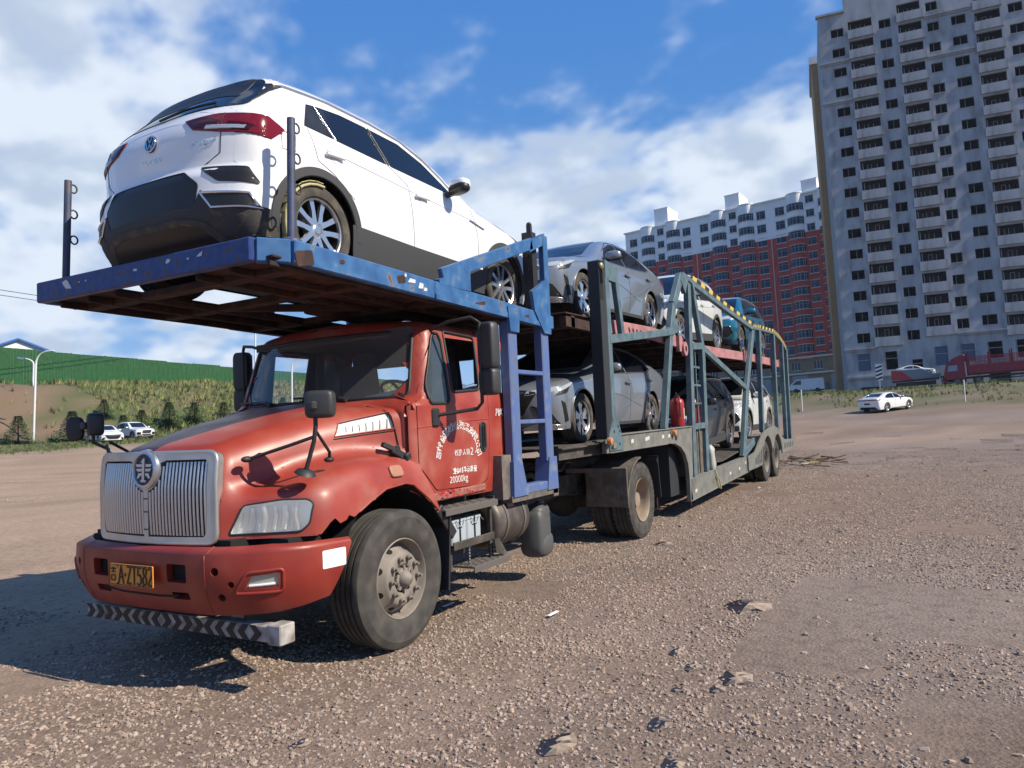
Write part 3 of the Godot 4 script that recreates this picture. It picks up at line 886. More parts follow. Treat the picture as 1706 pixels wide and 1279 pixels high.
	obj("podium_wall", p, tan_, root)
	for h in hp:
		var o := MB.new()
		var ww: float = h[2] - h[0]; var hh: float = h[3] - h[1]
		for q in [0.0, 0.33, 0.66, 1.0]: o.box(Vector3(ww * q, hh * 0.5, 0.5), Vector3(0.08, hh, 0.06))
		o.box(Vector3(ww * 0.5, hh, 0.5), Vector3(ww, 0.08, 0.05)); o.box(Vector3(ww * 0.5, -0.06, 0.66), Vector3(ww + 0.2, 0.12, 0.2))
		var w := obj("window", o, trim, root)
		w.position = Vector3(h[0], h[1], 0)
		var g := MB.new()
		g.box(Vector3(ww * 0.5, hh * 0.5, 0.44), Vector3(ww, hh, 0.02))
		obj("pane", g, glass, w)
	var c := MB.new()
	c.box(Vector3(-13.5, 7.85, 0.5), Vector3(65.6, 0.3, 1.3)); c.box(Vector3(-13.5, 4.5, 0.75), Vector3(65.6, 0.35, 0.5))
	obj("podium_cornice", c, trim, root)
	var pan := mottled("grey_panel", [0.0, Color(0.25, 0.27, 0.30), 1.0, Color(0.36, 0.38, 0.41)], 37, 0.2, 0.8)
	for i in 6:
		var g := MB.new()
		g.box(Vector3(-36.6 + i * 7.6, 1.6, 0.63), Vector3(3.2, 5.0, 0.1))
		obj("wall_panel", g, pan, root)
func conifer(sd: int) -> Array:   # trunk mesh, crown mesh of drooping needle sprays
	rng.seed = sd
	var tr := MB.new()
	tr.tube(PackedVector3Array([Vector3(0, -0.2, 0), Vector3(0.02, 1.6, 0), Vector3(0, 3.3, 0.02)]), 0.09, 6, false, 0.02)
	var cr := MB.new()
	cr.tinted = true
	for lv in 17:
		var y := 0.18 + lv * 0.19
		var R := (1.75 - y * 0.49) * rng.randf_range(0.85, 1.1)
		var k := 19 - lv / 3
		for j in k:
			var an := TAU * j / k + rng.randf() * 0.5 + lv
			var d := Vector3(cos(an), 0, sin(an))
			var L := R * rng.randf_range(0.7, 1.1)
			var s := Vector3(-d.z, 0, d.x)
			for q in 5:
				var t := 0.25 + q * 0.17
				var p := Vector3(0, y, 0) + d * L * t + Vector3(0, 0.12 * t - 0.28 * t * t, 0)
				var w := 0.34 * (1.1 - t * 0.7)
				cr.col = Color(0.07, 0.15, 0.05).lerp(Color(0.17, 0.29, 0.10), rng.randf() * (0.4 + 0.6 * t))
				for sg in [-1.0, 1.0]:
					var tip: Vector3 = p + d * 0.16 + s * sg * w + Vector3(0, rng.randf_range(-0.10, 0.06), 0)
					var nn: Vector3 = (Vector3(0, 1, 0) + d * 0.4 + s * sg * rng.randf_range(-0.4, 0.4)).normalized()
					cr.tri(p - d * 0.07, p + d * 0.10, tip, nn, nn, nn)
	return [tr.mesh(), cr.mesh()]
func make_left() -> void:
	# green fence on top of the bank
	var grn := mottled("green_fence_mesh", [0.0, Color(0.006, 0.055, 0.013), 0.5, Color(0.009, 0.082, 0.018), 1.0, Color(0.015, 0.11, 0.026)], 41, 0.25, 0.7)
	var post := mat("fence_steel", Color(0.12, 0.14, 0.12), 0.6)
	var fence := thing("site_fence", "long green mesh construction fence along the top of the earth bank", "fence")
	rng.seed = 9
	var a := Vector3(-20, 10.6, -93.5); var dv := Vector3(4.0, -0.115, 0.42)
	for i in 38:
		var p := a + dv * i
		var hgt := lerpf(4.5, 3.5, clampf(p.x / 90.0, 0.0, 1.0)) + rng.randf_range(-0.05, 0.05)
		var mb := MB.new()
		var K := 12
		for j in K:
			var q0 := p + dv * (float(j) / K) + Vector3(0, 0, 0.07 if j % 2 == 0 else -0.05); var q1 := p + dv * (float(j + 1) / K * 0.999) + Vector3(0, 0, -0.05 if j % 2 == 0 else 0.07)
			mb.quad(q0 + Vector3(0, -1.2, 0), q1 + Vector3(0, -1.2, 0), q1 + Vector3(0, hgt, 0), q0 + Vector3(0, hgt, 0), Vector3(0, 0, 1))
		obj("panel", mb, grn, fence)
		var pm := MB.new()
		pm.box(p + Vector3(0, hgt * 0.5 - 0.5, -0.12), Vector3(0.09, hgt + 1.2, 0.09))
		obj("post", pm, post, fence)
	# netted heaps and the far hill behind the fence
	var net := mottled("green_netting", [0.0, Color(0.02, 0.16, 0.07), 1.0, Color(0.05, 0.26, 0.12)], 42, 0.15, 0.8)
	var labels := ["green netted spoil heap nearest the shed behind the fence", "middle green netted spoil heap above the fence", "pointed green netted heap just left of the lorry's mirror", "last green netted heap half behind the lorry's cab"]
	var hs := [[62.0, 12.2, -100.0, 7.0, 2.2], [72.0, 12.4, -103.0, 6.0, 2.2], [82.0, 11.0, -101.0, 5.5, 2.8], [95.0, 11.0, -104.0, 9.0, 2.6]]
	for k in 4:
		var h: Array = hs[k]
		var mb := MB.new()
		mb.lathe(poly([h[3], -4.0, h[3] * 0.8, -0.6, h[3] * 0.35, h[4] * 0.7, 0.01, h[4]]), Transform3D(Basis(Vector3.RIGHT, -PI / 2), Vector3(h[0], h[1] - 1.0, h[2])), 11, 0.0, TAU, 2.0)
		tag(obj("netted_heap", mb, net, self), labels[k], "spoil heap", "netted spoil heaps behind the fence")
	var hill := MB.new()
	var nz := noise(44, 0.01, 4)
	for i in 60:
		var q: Array[Vector3] = []
		for e in [0, 1]:
			var x: float = 40.0 + (i + e) * 9.0
			q.append(Vector3(x, 24.0 + 12.0 * smoothstep(60.0, 330.0, x) * smoothstep(600.0, 400.0, x) + nz.get_noise_1d(x * 2.0) * 9.0, -330.0))
		hill.quad(q[0], q[1], q[1] + Vector3(0, 0, -60), q[0] + Vector3(0, 0, -60), Vector3.UP)
		hill.quad(q[0], q[1], Vector3(q[1].x, -10, -240), Vector3(q[0].x, -10, -240), Vector3(0, 1, 1))
	struct("hill", hill, mottled("far_hill", [0.0, Color(0.03, 0.04, 0.03), 1.0, Color(0.075, 0.07, 0.05)], 45, 0.02, 0.95))
	# shed with a blue roof edge
	var shed := thing("site_shed", "white site shed with a blue edged gable roof behind the green fence", "shed")
	var D := Transform3D(Basis(Vector3.UP, -0.40), Vector3(49.5, 8.5, -101.5))
	var w := MB.new()
	w.prism(poly([-4.2, 0, 4.2, 0, 4.2, 5.5, 0.0, 7.3, -4.2, 5.5]), D, 0.3)
	w.prism(poly([-4.2, 0, 4.2, 0, 4.2, 5.5, 0.0, 7.3, -4.2, 5.5]), D.translated_local(Vector3(0, 0, -7)), 0.3)
	w.X = D
	w.box(Vector3(-4.1, 2.7, -3.3), Vector3(0.2, 5.4, 7)); w.box(Vector3(4.1, 2.7, -3.3), Vector3(0.2, 5.4, 7))
	obj("wall", w, mat("shed_white", Color(0.72, 0.74, 0.76), 0.6), shed)
	var rf := MB.new()
	rf.X = D
	rf.beam(Vector3(-4.6, 5.45, -3.3), Vector3(0.0, 7.42, -3.3), 8.0, 0.25); rf.beam(Vector3(0.0, 7.42, -3.3), Vector3(4.6, 5.45, -3.3), 8.0, 0.25)
	obj("roof", rf, mat("shed_blue", Color(0.03, 0.12, 0.42), 0.5), shed)
	# lamp posts
	var galv := mat("lamp_grey", Color(0.62, 0.65, 0.68), 0.45)
	var lens := mat("lamp_lens", Color(0.5, 0.52, 0.55), 0.2)
	var lamps := [[32.1, 1.5, -64.9, 8.6, -1.06, "white street lamp with a curved arm left of the lorry beside two small spruces"], [51.4, height(51.4, -58.5), -58.5, 13.0, 0.4, "tall thin lamp post rising beside the lorry's far door mirror"], [49.8, height(49.8, -51.4), -51.4, 9.4 - height(49.8, -51.4), -1.06, "street lamp seen through the lorry's windscreen against the green fence"], [40.0, 6.2, -80.0, 4.9, 2.6, "short blue headed lamp low on the earth bank behind the street lamp"]]
	for L in lamps:
		var t := thing("street_lamp", L[5], "street lamp", "street lamps along the bank", Transform3D(Basis(TILT.normalized().cross(Vector3.BACK).normalized(), TILT.normalized(), Vector3.BACK).orthonormalized() * Basis(Vector3.UP, L[4]), Vector3(L[0], L[1], L[2])))
		var H: float = L[3]
		var pm := MB.new()
		var pts := PackedVector3Array([Vector3(0, -0.5, 0), Vector3(0, H * 0.86, 0)])
		for q in 5:
			pts.append(Vector3(0.9 * (1 - cos(PI * 0.45 * (q + 1) / 5)), H * 0.86 + H * 0.13 * sin(PI * 0.45 * (q + 1) / 5), 0))
		pm.tube(pts, 0.10, 8, false, 0.05)
		pm.box(Vector3(0, 0.02, 0), Vector3(0.35, 0.08, 0.35))
		obj("pole", pm, galv, t)
		var hm := MB.new()
		hm.box(Vector3(1.2, H * 0.995, 0), Vector3(0.75, 0.12, 0.28), Basis(Vector3.BACK, 0.1), 0.03)
		var hd := obj("lamp_head", hm, mat("lamp_blue", Color(0.06, 0.2, 0.5), 0.4) if H < 5.0 else galv, t)
		var lm := MB.new()
		lm.box(Vector3(1.22, H * 0.995 - 0.075, 0), Vector3(0.5, 0.03, 0.2), Basis(Vector3.BACK, 0.1))
		obj("lens", lm, lens, hd)
	# power cables
	var cb := mat("cable_black", Color(0.015, 0.015, 0.018), 0.7)
	for k in 2:
		var mb := MB.new()
		var pts := PackedVector3Array()
		for i in 40:
			var t := float(i) / 39
			pts.append(Vector3(-30.0 + 150.0 * t, 17.2 + k * 0.55 + 5.0 * (2.0 * t - 1.0) * (2.0 * t - 1.0) * (1.0 - 0.15 * k), -72.0 - 14.0 * t))
		mb.tube(pts, 0.035, 5)
		tag(obj("power_cable", mb, cb, self), ["lower of the two black power cables crossing the left sky", "upper of the two black power cables crossing the left sky"][k], "cable", "overhead power cables")
	# young spruces at the foot of the bank
	var bark := mat("bark", Color(0.10, 0.07, 0.05), 0.9)
	var needles := mat("needles", Color.WHITE, 0.75)
	needles.vertex_color_use_as_albedo = true
	var kinds := [conifer(3), conifer(4), conifer(5)]
	var where := ["farthest left at the picture's edge", "close to the left side of the white lamp post", "broad, right beside the white lamp post", "behind the fender mirror of the lorry", "just left of the parked white sedan", "behind the roof of the parked white sedan", "between the two parked white cars", "behind the parked white crossover", "right of the parked white crossover", "small, low over the lorry's bonnet", "slim, over the middle of the lorry's bonnet", "over the bonnet near the windscreen pillar", "by the foot of the windscreen pillar", "leftmost in the rear row", "in the rear row above the white sedan"]
	var sp := [[27.0, -65.0, 0.95], [30.4, -64.0, 0.9], [34.2, -62.5, 1.05], [36.6, -62.5, 0.95], [40.0, -64.0, 0.85], [43.0, -65.5, 0.9], [46.5, -66.0, 0.95], [50.0, -66.5, 1.0], [54.0, -66.5, 0.85], [58.5, -66.0, 0.8], [63.0, -66.5, 0.9], [68.0, -67.0, 0.8], [73.0, -67.0, 0.85], [29.5, -67.5, 0.7], [41.5, -69.5, 0.7]]
	for i in sp.size():
		var s: Array = sp[i]
		var t := thing("young_spruce", "young spruce, " + where[i], "tree", "young spruces along the bank", Transform3D(Basis(Vector3.UP, i * 1.7).scaled(Vector3(1.15, 0.82, 1.15) * s[2] * rng.randf_range(0.85, 1.1)), Vector3(s[0], height(s[0], s[1]), s[1])))
		put("trunk", kinds[i % 3][0], bark, t); put("crown", kinds[i % 3][1], needles, t)
	# weeds: blades on the bank, the verge and the right-hand rise
	var gm := mat("weeds", Color.WHITE, 0.85)
	gm.vertex_color_use_as_albedo = true
	gm.cull_mode = BaseMaterial3D.CULL_DISABLED
	var tuft := MB.new()
	rng.seed = 21
	for i in 9:
		var an := rng.randf() * TAU; var d := Vector3(cos(an), 0, sin(an)); var s := Vector3(-d.z, 0, d.x)
		var b := d * rng.randf() * 0.12; var h := rng.randf_range(0.25, 0.6)
		var n1 := (d + Vector3(0, 0.8, 0)).normalized()
		tuft.tri(b - s * 0.035, b + s * 0.035, b + d * h * 0.5 + Vector3(0, h, 0), n1, n1, n1)
	var spots := []; var cols := PackedColorArray()
	for i in 36000:
		var x: float; var z: float; var sc := 1.0
		if i % 3 == 0:
			x = rng.randf_range(50.0, 108.0); z = rng.randf_range(-25.0, 40.0)
			if x - z * 0.13 < 58.0 + rng.randf() * 8.0: continue
			if tn.get_noise_2d(x * 3.0, z * 3.0) + 0.3 * smoothstep(68.0, 84.0, x) - 0.12 < rng.randf_range(-0.25, 0.25): continue
			sc = rng.randf_range(0.4, 0.9)
		else:
			x = rng.randf_range(5.0, 110.0); z = rng.randf_range(-88.0, -48.0)
			if z > -50.0 + rng.randf() * 2.0: continue
			if z < -60.0 and x < 43.0 and rng.randf() < 0.96: continue
			if z > -62.0: sc = 0.5
			else: sc = rng.randf_range(0.6, 1.6)
		spots.append(Transform3D(Basis(Vector3.UP, rng.randf() * TAU).scaled(Vector3.ONE * sc), Vector3(x, height(x, z) - 0.03, z)))
		var k := Color(0.075, 0.125, 0.03).lerp(Color(0.25, 0.235, 0.10), pow(rng.randf(), 1.1) * (0.95 if z < -60.0 else 0.4))
		cols.append(k * rng.randf_range(0.7, 1.2))
	scatter("weeds", tuft.mesh(), gm, spots, cols)
	var we: Node3D = get_node("weeds")
	we.set_meta("label", "patchy green and straw coloured weeds on the bank, verge and rise"); we.set_meta("category", "weeds")
const GLYPH := {
	"ji": "1898 5956 2686 2484 2421 8481 2181", "lin": "0747 2920 2703 2745 5797 7970 7753 7795", "sheng": "5957 2736 8776 7526 3585 3530 8580 3080 3383 3282",
	"lu": "0848 0805 4845 0545 2520 2343 0301 0040 6956 6887 8753 5487 5393 5350 9390 5090", "shun": "0800 1811 3830 5898 7876 5696 5632 9692 7472 7250 7290", "jie": "0636 2820 1120 0435 4888 6990 4686 4484 6962 6040 6393 4290",
	"wu": "1917 0747 2920 0345 5955 5797 9790 7042 7753", "liu": "0817 0515 0022 6968 3898 6846 5686 4440 6460 8481 8190", "you": "0797 4900 3585 3530 8580 3383 3282", "xian": "0900 0929 2916 1624 2403 4989 4940 8985 4787 4585 4061 6490",
	"gong": "3815 6895 4521 2181 6380", "si": "0989 8980 7080 2767 2454 2420 5450 2050", "he": "0747 2920 2703 2745 7978 5898 7855 5595 8550 7490", "zai": "0848 2925 0555 0333 2420 0030 5950 7993 5997",
	"ren": "5954 5410 5490", "shu": "0848 2925 0444 1430 6956 6797 6750 8790", "zhun": "0817 0120 4825 4940 4797 4595 4393 4090 7970", "tuo": "0636 2820 0334 5847 5696 5430 6471 7450 8492", "gua": "0636 2820 0334 7974 5797 5494 5191 7471",
	"che": "1878 5836 3686 1393 5550", "zong": "2938 7867 2575 2522 7572 2272 0210 5030 8091", "zhi": "1888 1810 2686 5855 3474 3431 7471 5320 6180", "liang": "2888 2825 8885 2585 0494 2373 2371 7371 1090 5350"}
func strokes(mb: MB, code: String, o: Vector3, ex: Vector3, ey: Vector3, sz: float, th: float, ez: Vector3, deep := 0.002) -> void:
	for s in code.split(" "):
		var a := o + (ex * (float(s[0]) / 9.0) + ey * (float(s[1]) / 9.0)) * sz
		var b := o + (ex * (float(s[2]) / 9.0) + ey * (float(s[3]) / 9.0)) * sz
		mb.beam(a, b, th, deep, ez, 0.0)
func text_mesh(s: String, h: float, deep := 0.004) -> TextMesh:
	var t := TextMesh.new()
	var f := SystemFont.new()
	f.font_names = PackedStringArray(["Droid Sans"])
	t.font = f; t.text = s; t.font_size = 64; t.pixel_size = h / 46.0; t.depth = deep; t.curve_step = 4.0
	return t
# tyre and rim meshes: axis along z, outer side at +z
func tyre_mesh(R: float, w: float, r: float, grooves := 4, blocks := 0) -> ArrayMesh:
	var mb := MB.new()
	var p := PackedVector2Array()
	var h := w * 0.5
	p.append(Vector2(r, h * 0.80)); p.append(Vector2(r + (R - r) * 0.12, h * 0.97)); p.append(Vector2(r + (R - r) * 0.45, h * 1.04)); p.append(Vector2(r + (R - r) * 0.72, h * 1.0)); p.append(Vector2(r + (R - r) * 0.74, h * 1.012)); p.append(Vector2(r + (R - r) * 0.88, h * 0.93)); p.append(Vector2(R * 0.985, h * 0.86)); p.append(Vector2(R, h * 0.72))
	for g in grooves:
		var c := h * (0.72 - 1.44 * (g + 0.7) / (grooves + 0.4))
		p.append_array(PackedVector2Array([Vector2(R, c + h * 0.055), Vector2(R - 0.014, c + h * 0.045), Vector2(R - 0.014, c - h * 0.045), Vector2(R, c - h * 0.055)]))
	p.append(Vector2(R, -h * 0.72)); p.append(Vector2(R * 0.985, -h * 0.86)); p.append(Vector2(r + (R - r) * 0.6, -h * 1.02)); p.append(Vector2(r, -h * 0.8))
	mb.lathe(p, Transform3D(), 56, 0.0, TAU, 0.8)
	for i in blocks:
		var a := TAU * i / blocks
		for sg in [-1.0, 1.0]:
			mb.box(Vector3(cos(a) * (R - 0.002), sin(a) * (R - 0.002), sg * h * 0.74), Vector3(0.012, TAU * R / blocks * 0.6, h * 0.34), Basis(Vector3.BACK, a), 0.004)
	return mb.mesh()

func hood_f(p: Vector3) -> float:
	var z := absf(p.z)
	var x := p.x
	var w := pf_hoodw.at(x) - maxf(0.0, p.y - 1.2) * lerpf(0.10, 0.03, smoothstep(-0.2, 0.3, x))
	var h := smax(smax(z - w, p.y - pf_hoodt.at(x) + 0.10 * z * z, lerpf(0.20, 0.10, smoothstep(-0.2, 0.3, x))), -1.24 + 0.16 * z * z + maxf(0.0, p.y - 1.35) * 0.22 - x, 0.10)
	var fw := 1.215 - 0.05 * smoothstep(0.9, 1.5, p.y) - 0.03 * smoothstep(-0.3, -1.1, x)
	var ft := pf_fend.at(x) - 0.05 * maxf(0.0, z - 0.75)
	var fx := (-1.17 + maxf(0.0, z - 0.58) * 0.52 + 0.16 * maxf(0.0, z - 0.85) - x) * 0.86
	var f := smax(smax(z - fw, p.y - ft, 0.20), fx, 0.12)
	return smin(h, smax(f, x - 0.52, 0.02), 0.13)
func cab_f(p: Vector3) -> float:
	var z := absf(p.z)
	var w := pf_cabw.at(p.y)
	var f := smax(z - w, p.y - 2.635 + 0.05 * z * z, 0.13)
	var ws := (0.24 + smoothstep(1.83, 1.93, p.y) * (0.02 + 0.17 * z * z) + maxf(0.0, p.y - 1.88) * 0.32 - p.x) * 0.93
	f = smax(f, ws, 0.09)
	return smax(f, p.x - 2.1, 0.08)
func bump_m(p: Vector2) -> PackedVector3Array:   # (distance along the front from the middle, height)
	var r := PackedVector3Array()
	for e in [Vector2.ZERO, Vector2(0.004, 0), Vector2(0, 0.004)]:
		var u: float = absf(p.x + e.x); var y: float = p.y + e.y
		var x: float = pf_bx.at(u); var z: float = pf_bz.at(u) * signf(p.x + e.x)
		var t := clampf((y - 0.50) / 0.45, 0.0, 1.0)
		var nn := Vector3(-1, 0, 0).rotated(Vector3.UP, pf_ba.at(u) * signf(p.x + e.x))
		var bul := 0.014 * sin(PI * t) - 0.09 * pow(1.0 - t, 3.0) - 0.10 * smoothstep(0.90, 1.0, t) * smoothstep(0.85, 1.0, t)
		r.append(Vector3(x, y, z) + nn * bul)
	var n := (r[1] - r[0]).cross(r[2] - r[0]).normalized()
	var out := Vector3(-1, 0, 0).rotated(Vector3.UP, pf_ba.at(absf(p.x)) * signf(p.x))
	return PackedVector3Array([r[0], n if n.dot(out) > 0.0 else -n])
var pf_hoodw: Prof
var pf_hoodt: Prof
var pf_fend: Prof
var pf_cabw: Prof
var pf_bx: Prof
var pf_bz: Prof
var pf_ba: Prof

func make_truck() -> void:
	pf_hoodw = Prof.new([-1.25, 0.61, -0.9, 0.68, -0.3, 0.84, 0.12, 0.985, 0.34, 1.105, 0.6, 1.13])
	pf_hoodt = Prof.new([-1.25, 1.575, -1.0, 1.65, -0.5, 1.785, 0.0, 1.885, 0.5, 1.95])
	pf_fend = Prof.new([-1.2, 1.235, -0.9, 1.30, -0.6, 1.40, -0.2, 1.47, 0.12, 1.455, 0.38, 1.36, 0.6, 1.15])
	pf_cabw = Prof.new([0.9, 1.09, 1.0, 1.105, 1.3, 1.13, 1.85, 1.13, 2.0, 1.115, 2.55, 1.035, 2.7, 1.01])
	# bumper plan: walk the front from the middle to the wheel
	var pts := [Vector2(-1.37, 0), Vector2(-1.365, 0.35), Vector2(-1.34, 0.65), Vector2(-1.26, 0.88), Vector2(-1.13, 1.06), Vector2(-0.93, 1.19), Vector2(-0.6, 1.25)]
	var bx := []; var bz := []; var ba := []
	var u := 0.0
	for i in pts.size():
		if i > 0: u += pts[i].distance_to(pts[i - 1])
		var t: Vector2 = (pts[mini(i + 1, pts.size() - 1)] - pts[maxi(i - 1, 0)]).normalized()
		if i == 0: t = Vector2(0, 1)
		bx.append_array([u, pts[i].x]); bz.append_array([u, pts[i].y]); ba.append_array([u, atan2(t.x, t.y)])
	pf_bx = Prof.new(bx); pf_bz = Prof.new(bz); pf_ba = Prof.new(ba)
	var uend := u
	var root := thing("car_carrier_lorry", "dirty red bonneted lorry with a rusty blue overhead car deck and silver grille", "lorry")
	# paints
	var red := mottled("faded_red_paint", [0.0, Color(0.22, 0.026, 0.017), 0.4, Color(0.29, 0.034, 0.021), 0.62, Color(0.315, 0.052, 0.034), 0.8, Color(0.33, 0.09, 0.064), 1.0, Color(0.35, 0.15, 0.11)], 51, 0.30, 1.0)
	red.roughness_texture = ntex(noise(151, 0.02, 5), 512, ramp([0.0, Color(0.14, 0.14, 0.14), 0.5, Color(0.24, 0.24, 0.24), 1.0, Color(0.50, 0.50, 0.50)]))
	red.clearcoat_enabled = true; red.clearcoat = 0.35; red.clearcoat_roughness = 0.32
	var black := mat("black_plastic", Color(0.022, 0.022, 0.024), 0.55)
	var pit := mat("pitch_dark", Color(0.008, 0.008, 0.009), 0.9)
	var steel := mottled("dusty_chassis", [0.0, Color(0.03, 0.026, 0.023), 0.5, Color(0.06, 0.052, 0.045), 1.0, Color(0.12, 0.10, 0.082)], 52, 0.6, 0.8)
	var silver := mottled("satin_silver", [0.0, Color(0.46, 0.45, 0.42), 1.0, Color(0.62, 0.61, 0.58)], 53, 0.5, 0.36, 0.75)
	var chrome := mat("chrome", Color(0.75, 0.75, 0.76), 0.12, 1.0)
	var bright := mat("bright_bar", Color(0.58, 0.59, 0.61), 0.28, 0.85)
	var glass := mat("clear_glass", Color(0.85, 0.9, 0.92), 0.03)
	glass.albedo_color.a = 0.06
	glass.transparency = BaseMaterial3D.TRANSPARENCY_ALPHA
	var lensm := mat("lamp_glass", Color(0.9, 0.95, 0.95), 0.06)
	lensm.albedo_color.a = 0.22
	lensm.transparency = BaseMaterial3D.TRANSPARENCY_ALPHA
	var rubber := mottled("tyre_rubber", [0.0, Color(0.028, 0.027, 0.026), 0.5, Color(0.05, 0.047, 0.043), 1.0, Color(0.095, 0.085, 0.072)], 54, 0.9, 0.88)
	var rimm := mottled("dusty_wheel", [0.0, Color(0.13, 0.115, 0.10), 0.5, Color(0.20, 0.175, 0.15), 1.0, Color(0.27, 0.235, 0.20)], 55, 1.2, 0.65)
	var white := mat("white_letter", Color(0.72, 0.70, 0.68), 0.6)
	var amber := mat("amber_lens", Color(0.55, 0.20, 0.05), 0.25)
	var F := hood_f
	# ---- bonnet with wings
	var arch := poly([-1.3, 0.97, -0.93, 0.97, -0.86, 0.985, -0.80, 0.975, -0.74, 1.045, -0.70, 1.07, -0.66, 1.03, -0.60, 1.045, -0.57, 1.075, -0.52, 1.055, -0.46, 1.085, -0.40, 1.105, -0.34, 1.14, -0.28, 1.15, -0.24, 1.19, -0.14, 1.215, -0.04, 1.235, 0.1, 1.235, 0.2, 1.215, 0.3, 1.155, 0.38, 1.085, 0.46, 1.0, 0.49, 0.97])
	var outline := arch.duplicate()
	outline.append(Vector2(0.505, 0.97)); outline.append(Vector2(0.36, 1.3)); outline.append(Vector2(0.335, 2.05)); outline.append(Vector2(-1.3, 2.05))
	var hood := MB.new()
	var lamp := rounded(poly([0.665, 1.005, 0.735, 1.195, 0.96, 1.222, 1.085, 1.215, 1.115, 1.185, 1.105, 1.055, 1.06, 1.005]), 0.025)
	var lampf := PackedVector2Array()
	for q in lamp: lampf.append(Vector2(-q.x, q.y))
	var vent := poly([-0.27, 1.62, -0.20, 1.725, 0.19, 1.80, 0.20, 1.665])
	var HY := 1.0
	var S1 := side_of(F, 1.0)
	var edge := to_ring(S1, outline.slice(0, outline.size() - 2), HY, 0.05, false)
	edge.append(Vector2(0.335, PI / 2))
	for k in range(edge.size() - 2, -1, -1): edge.append(Vector2(edge[k].x, PI - edge[k].y))
	var lamp_ring := to_ring(nose_of(F, -1.9), lamp, HY, 0.04)
	var lamp_far := PackedVector2Array()
	for q in lamp_ring: lamp_far.append(Vector2(q.x, PI - q.y))
	sheet(hood, ring_of(F, HY), edge, [to_ring(S1, vent, HY), lamp_ring, lamp_far], 0.042, 0.0, func(k: Vector3, _c: Vector3) -> bool: return -k.x < 1.1 * maxf(absf(k.z), absf(k.y)), 9.0)
	var gr := rounded(rect(-0.625, 0.955, 0.625, 1.565), 0.07)
	sheet(hood, nose_of(F, -1.9), rect(-1.24, 0.97, 1.24, 1.75), [gr, lamp, lampf], 0.05, 0.0, func(k: Vector3, _c: Vector3) -> bool: return -k.x > 0.85 * absf(k.z) and -k.x > 0.85 * absf(k.y))
	# rolled lips along the torn arch
	hood.tube(line_on(side_of(F, 1.0), poly([-0.46, 1.085, -0.34, 1.14, -0.14, 1.215, 0.1, 1.235, 0.2, 1.215, 0.38, 1.085, 0.49, 0.98]), -0.006, 0.04), 0.010, 6)
	obj("bonnet", hood, red, root)
	var dust := mottled("dusty_red", [0.0, Color(0.22, 0.06, 0.045), 0.5, Color(0.27, 0.10, 0.075), 1.0, Color(0.30, 0.16, 0.12)], 56, 0.9, 0.7)
	var tub := MB.new()
	for s in [1.0, -1.0]:
		tub.lathe(poly([0.66, 0.55, 0.66, 1.16]), Transform3D(Basis(), Vector3(0, 0.56, 0)) if s > 0 else Transform3D(Basis(Vector3.UP, PI), Vector3(0, 0.56, 0)), 20, 0.1, PI - 0.1)
		tub.box(Vector3(-0.1, 1.0, s * 0.55), Vector3(2.0, 0.9, 0.02))
	tub.box(Vector3(-0.2, 1.1, 0), Vector3(1.7, 0.7, 1.0))
	tub.box(Vector3(-1.06, 0.90, 0), Vector3(0.3, 0.16, 1.5)); tub.box(Vector3(-0.85, 0.93, 0), Vector3(0.3, 0.08, 2.1))
	obj("wheel_well", tub, pit, root)
	var chips := MB.new()
	rng.seed = 19
	var RG := ring_of(F, HY)
	for k in 130:
		var x := rng.randf_range(-1.0, 0.15)
		var fold: PackedVector3Array = S1.call(Vector2(x, pf_fend.at(x) + 0.02 + rng.randf() * rng.randf() * 0.16))
		if k > 80: fold = S1.call(Vector2(rng.randf_range(-0.55, 0.40), rng.randf_range(1.25, 1.33)))
		if fold.is_empty(): continue
		var n := fold[1]
		var e1 := n.cross(Vector3(rng.randf_range(-1, 1), rng.randf_range(-1, 1), rng.randf_range(-1, 1))).normalized(); var e2 := n.cross(e1)
		var sz := 0.003 + 0.012 * pow(rng.randf(), 3.0)
		chips.tri(fold[0] + n * 0.0015 + e1 * sz, fold[0] + n * 0.0015 - e1 * sz + e2 * sz * 0.5, fold[0] + n * 0.0015 - e2 * sz * 0.8, n, n, n)
	obj("paint_scuffs", chips, dust, root).set_meta("kind", "stuff")
	# side vent panel
	for s in [1.0, -1.0]:
		var vb := MB.new()
		sheet(vb, side_of(F, s), vent, [], 0.06, -0.012)
		var vo := obj("vent_panel", vb, mat("vent_white", Color(0.66, 0.66, 0.64), 0.5) if s > 0 else m["vent_white"], root)
		for k in 7:
			var lv := MB.new()
			var x := -0.16 + k * 0.052
			lv.tube(line_on(side_of(F, s), poly([x, 1.655 + k * 0.002, x + 0.012, 1.70 + k * 0.0085]), -0.004, 0.02, false), 0.0035, 5)
			obj("louvre", lv, m["vent_white"], vo)
		var vr := MB.new()
		vr.tube(line_on(side_of(F, s), vent, 0.002, 0.06, true), 0.006, 6, true)
		obj("vent_rim", vr, red, vo)
	var jm := MB.new()   # joint between bonnet and cab
	jm.tube(line_on(side_of(F, 1.0), poly([0.16, 1.90, 0.20, 1.66, 0.22, 1.48]), 0.001, 0.05, false), 0.007, 5)
	jm.tube(line_on(side_of(F, 1.0), poly([-0.28, 1.60, 0.20, 1.645]), -0.002, 0.05, false), 0.006, 5)
	obj("panel_joint", jm, pit, root)
	# broken hinge bracket on the wing
	var br := MB.new()
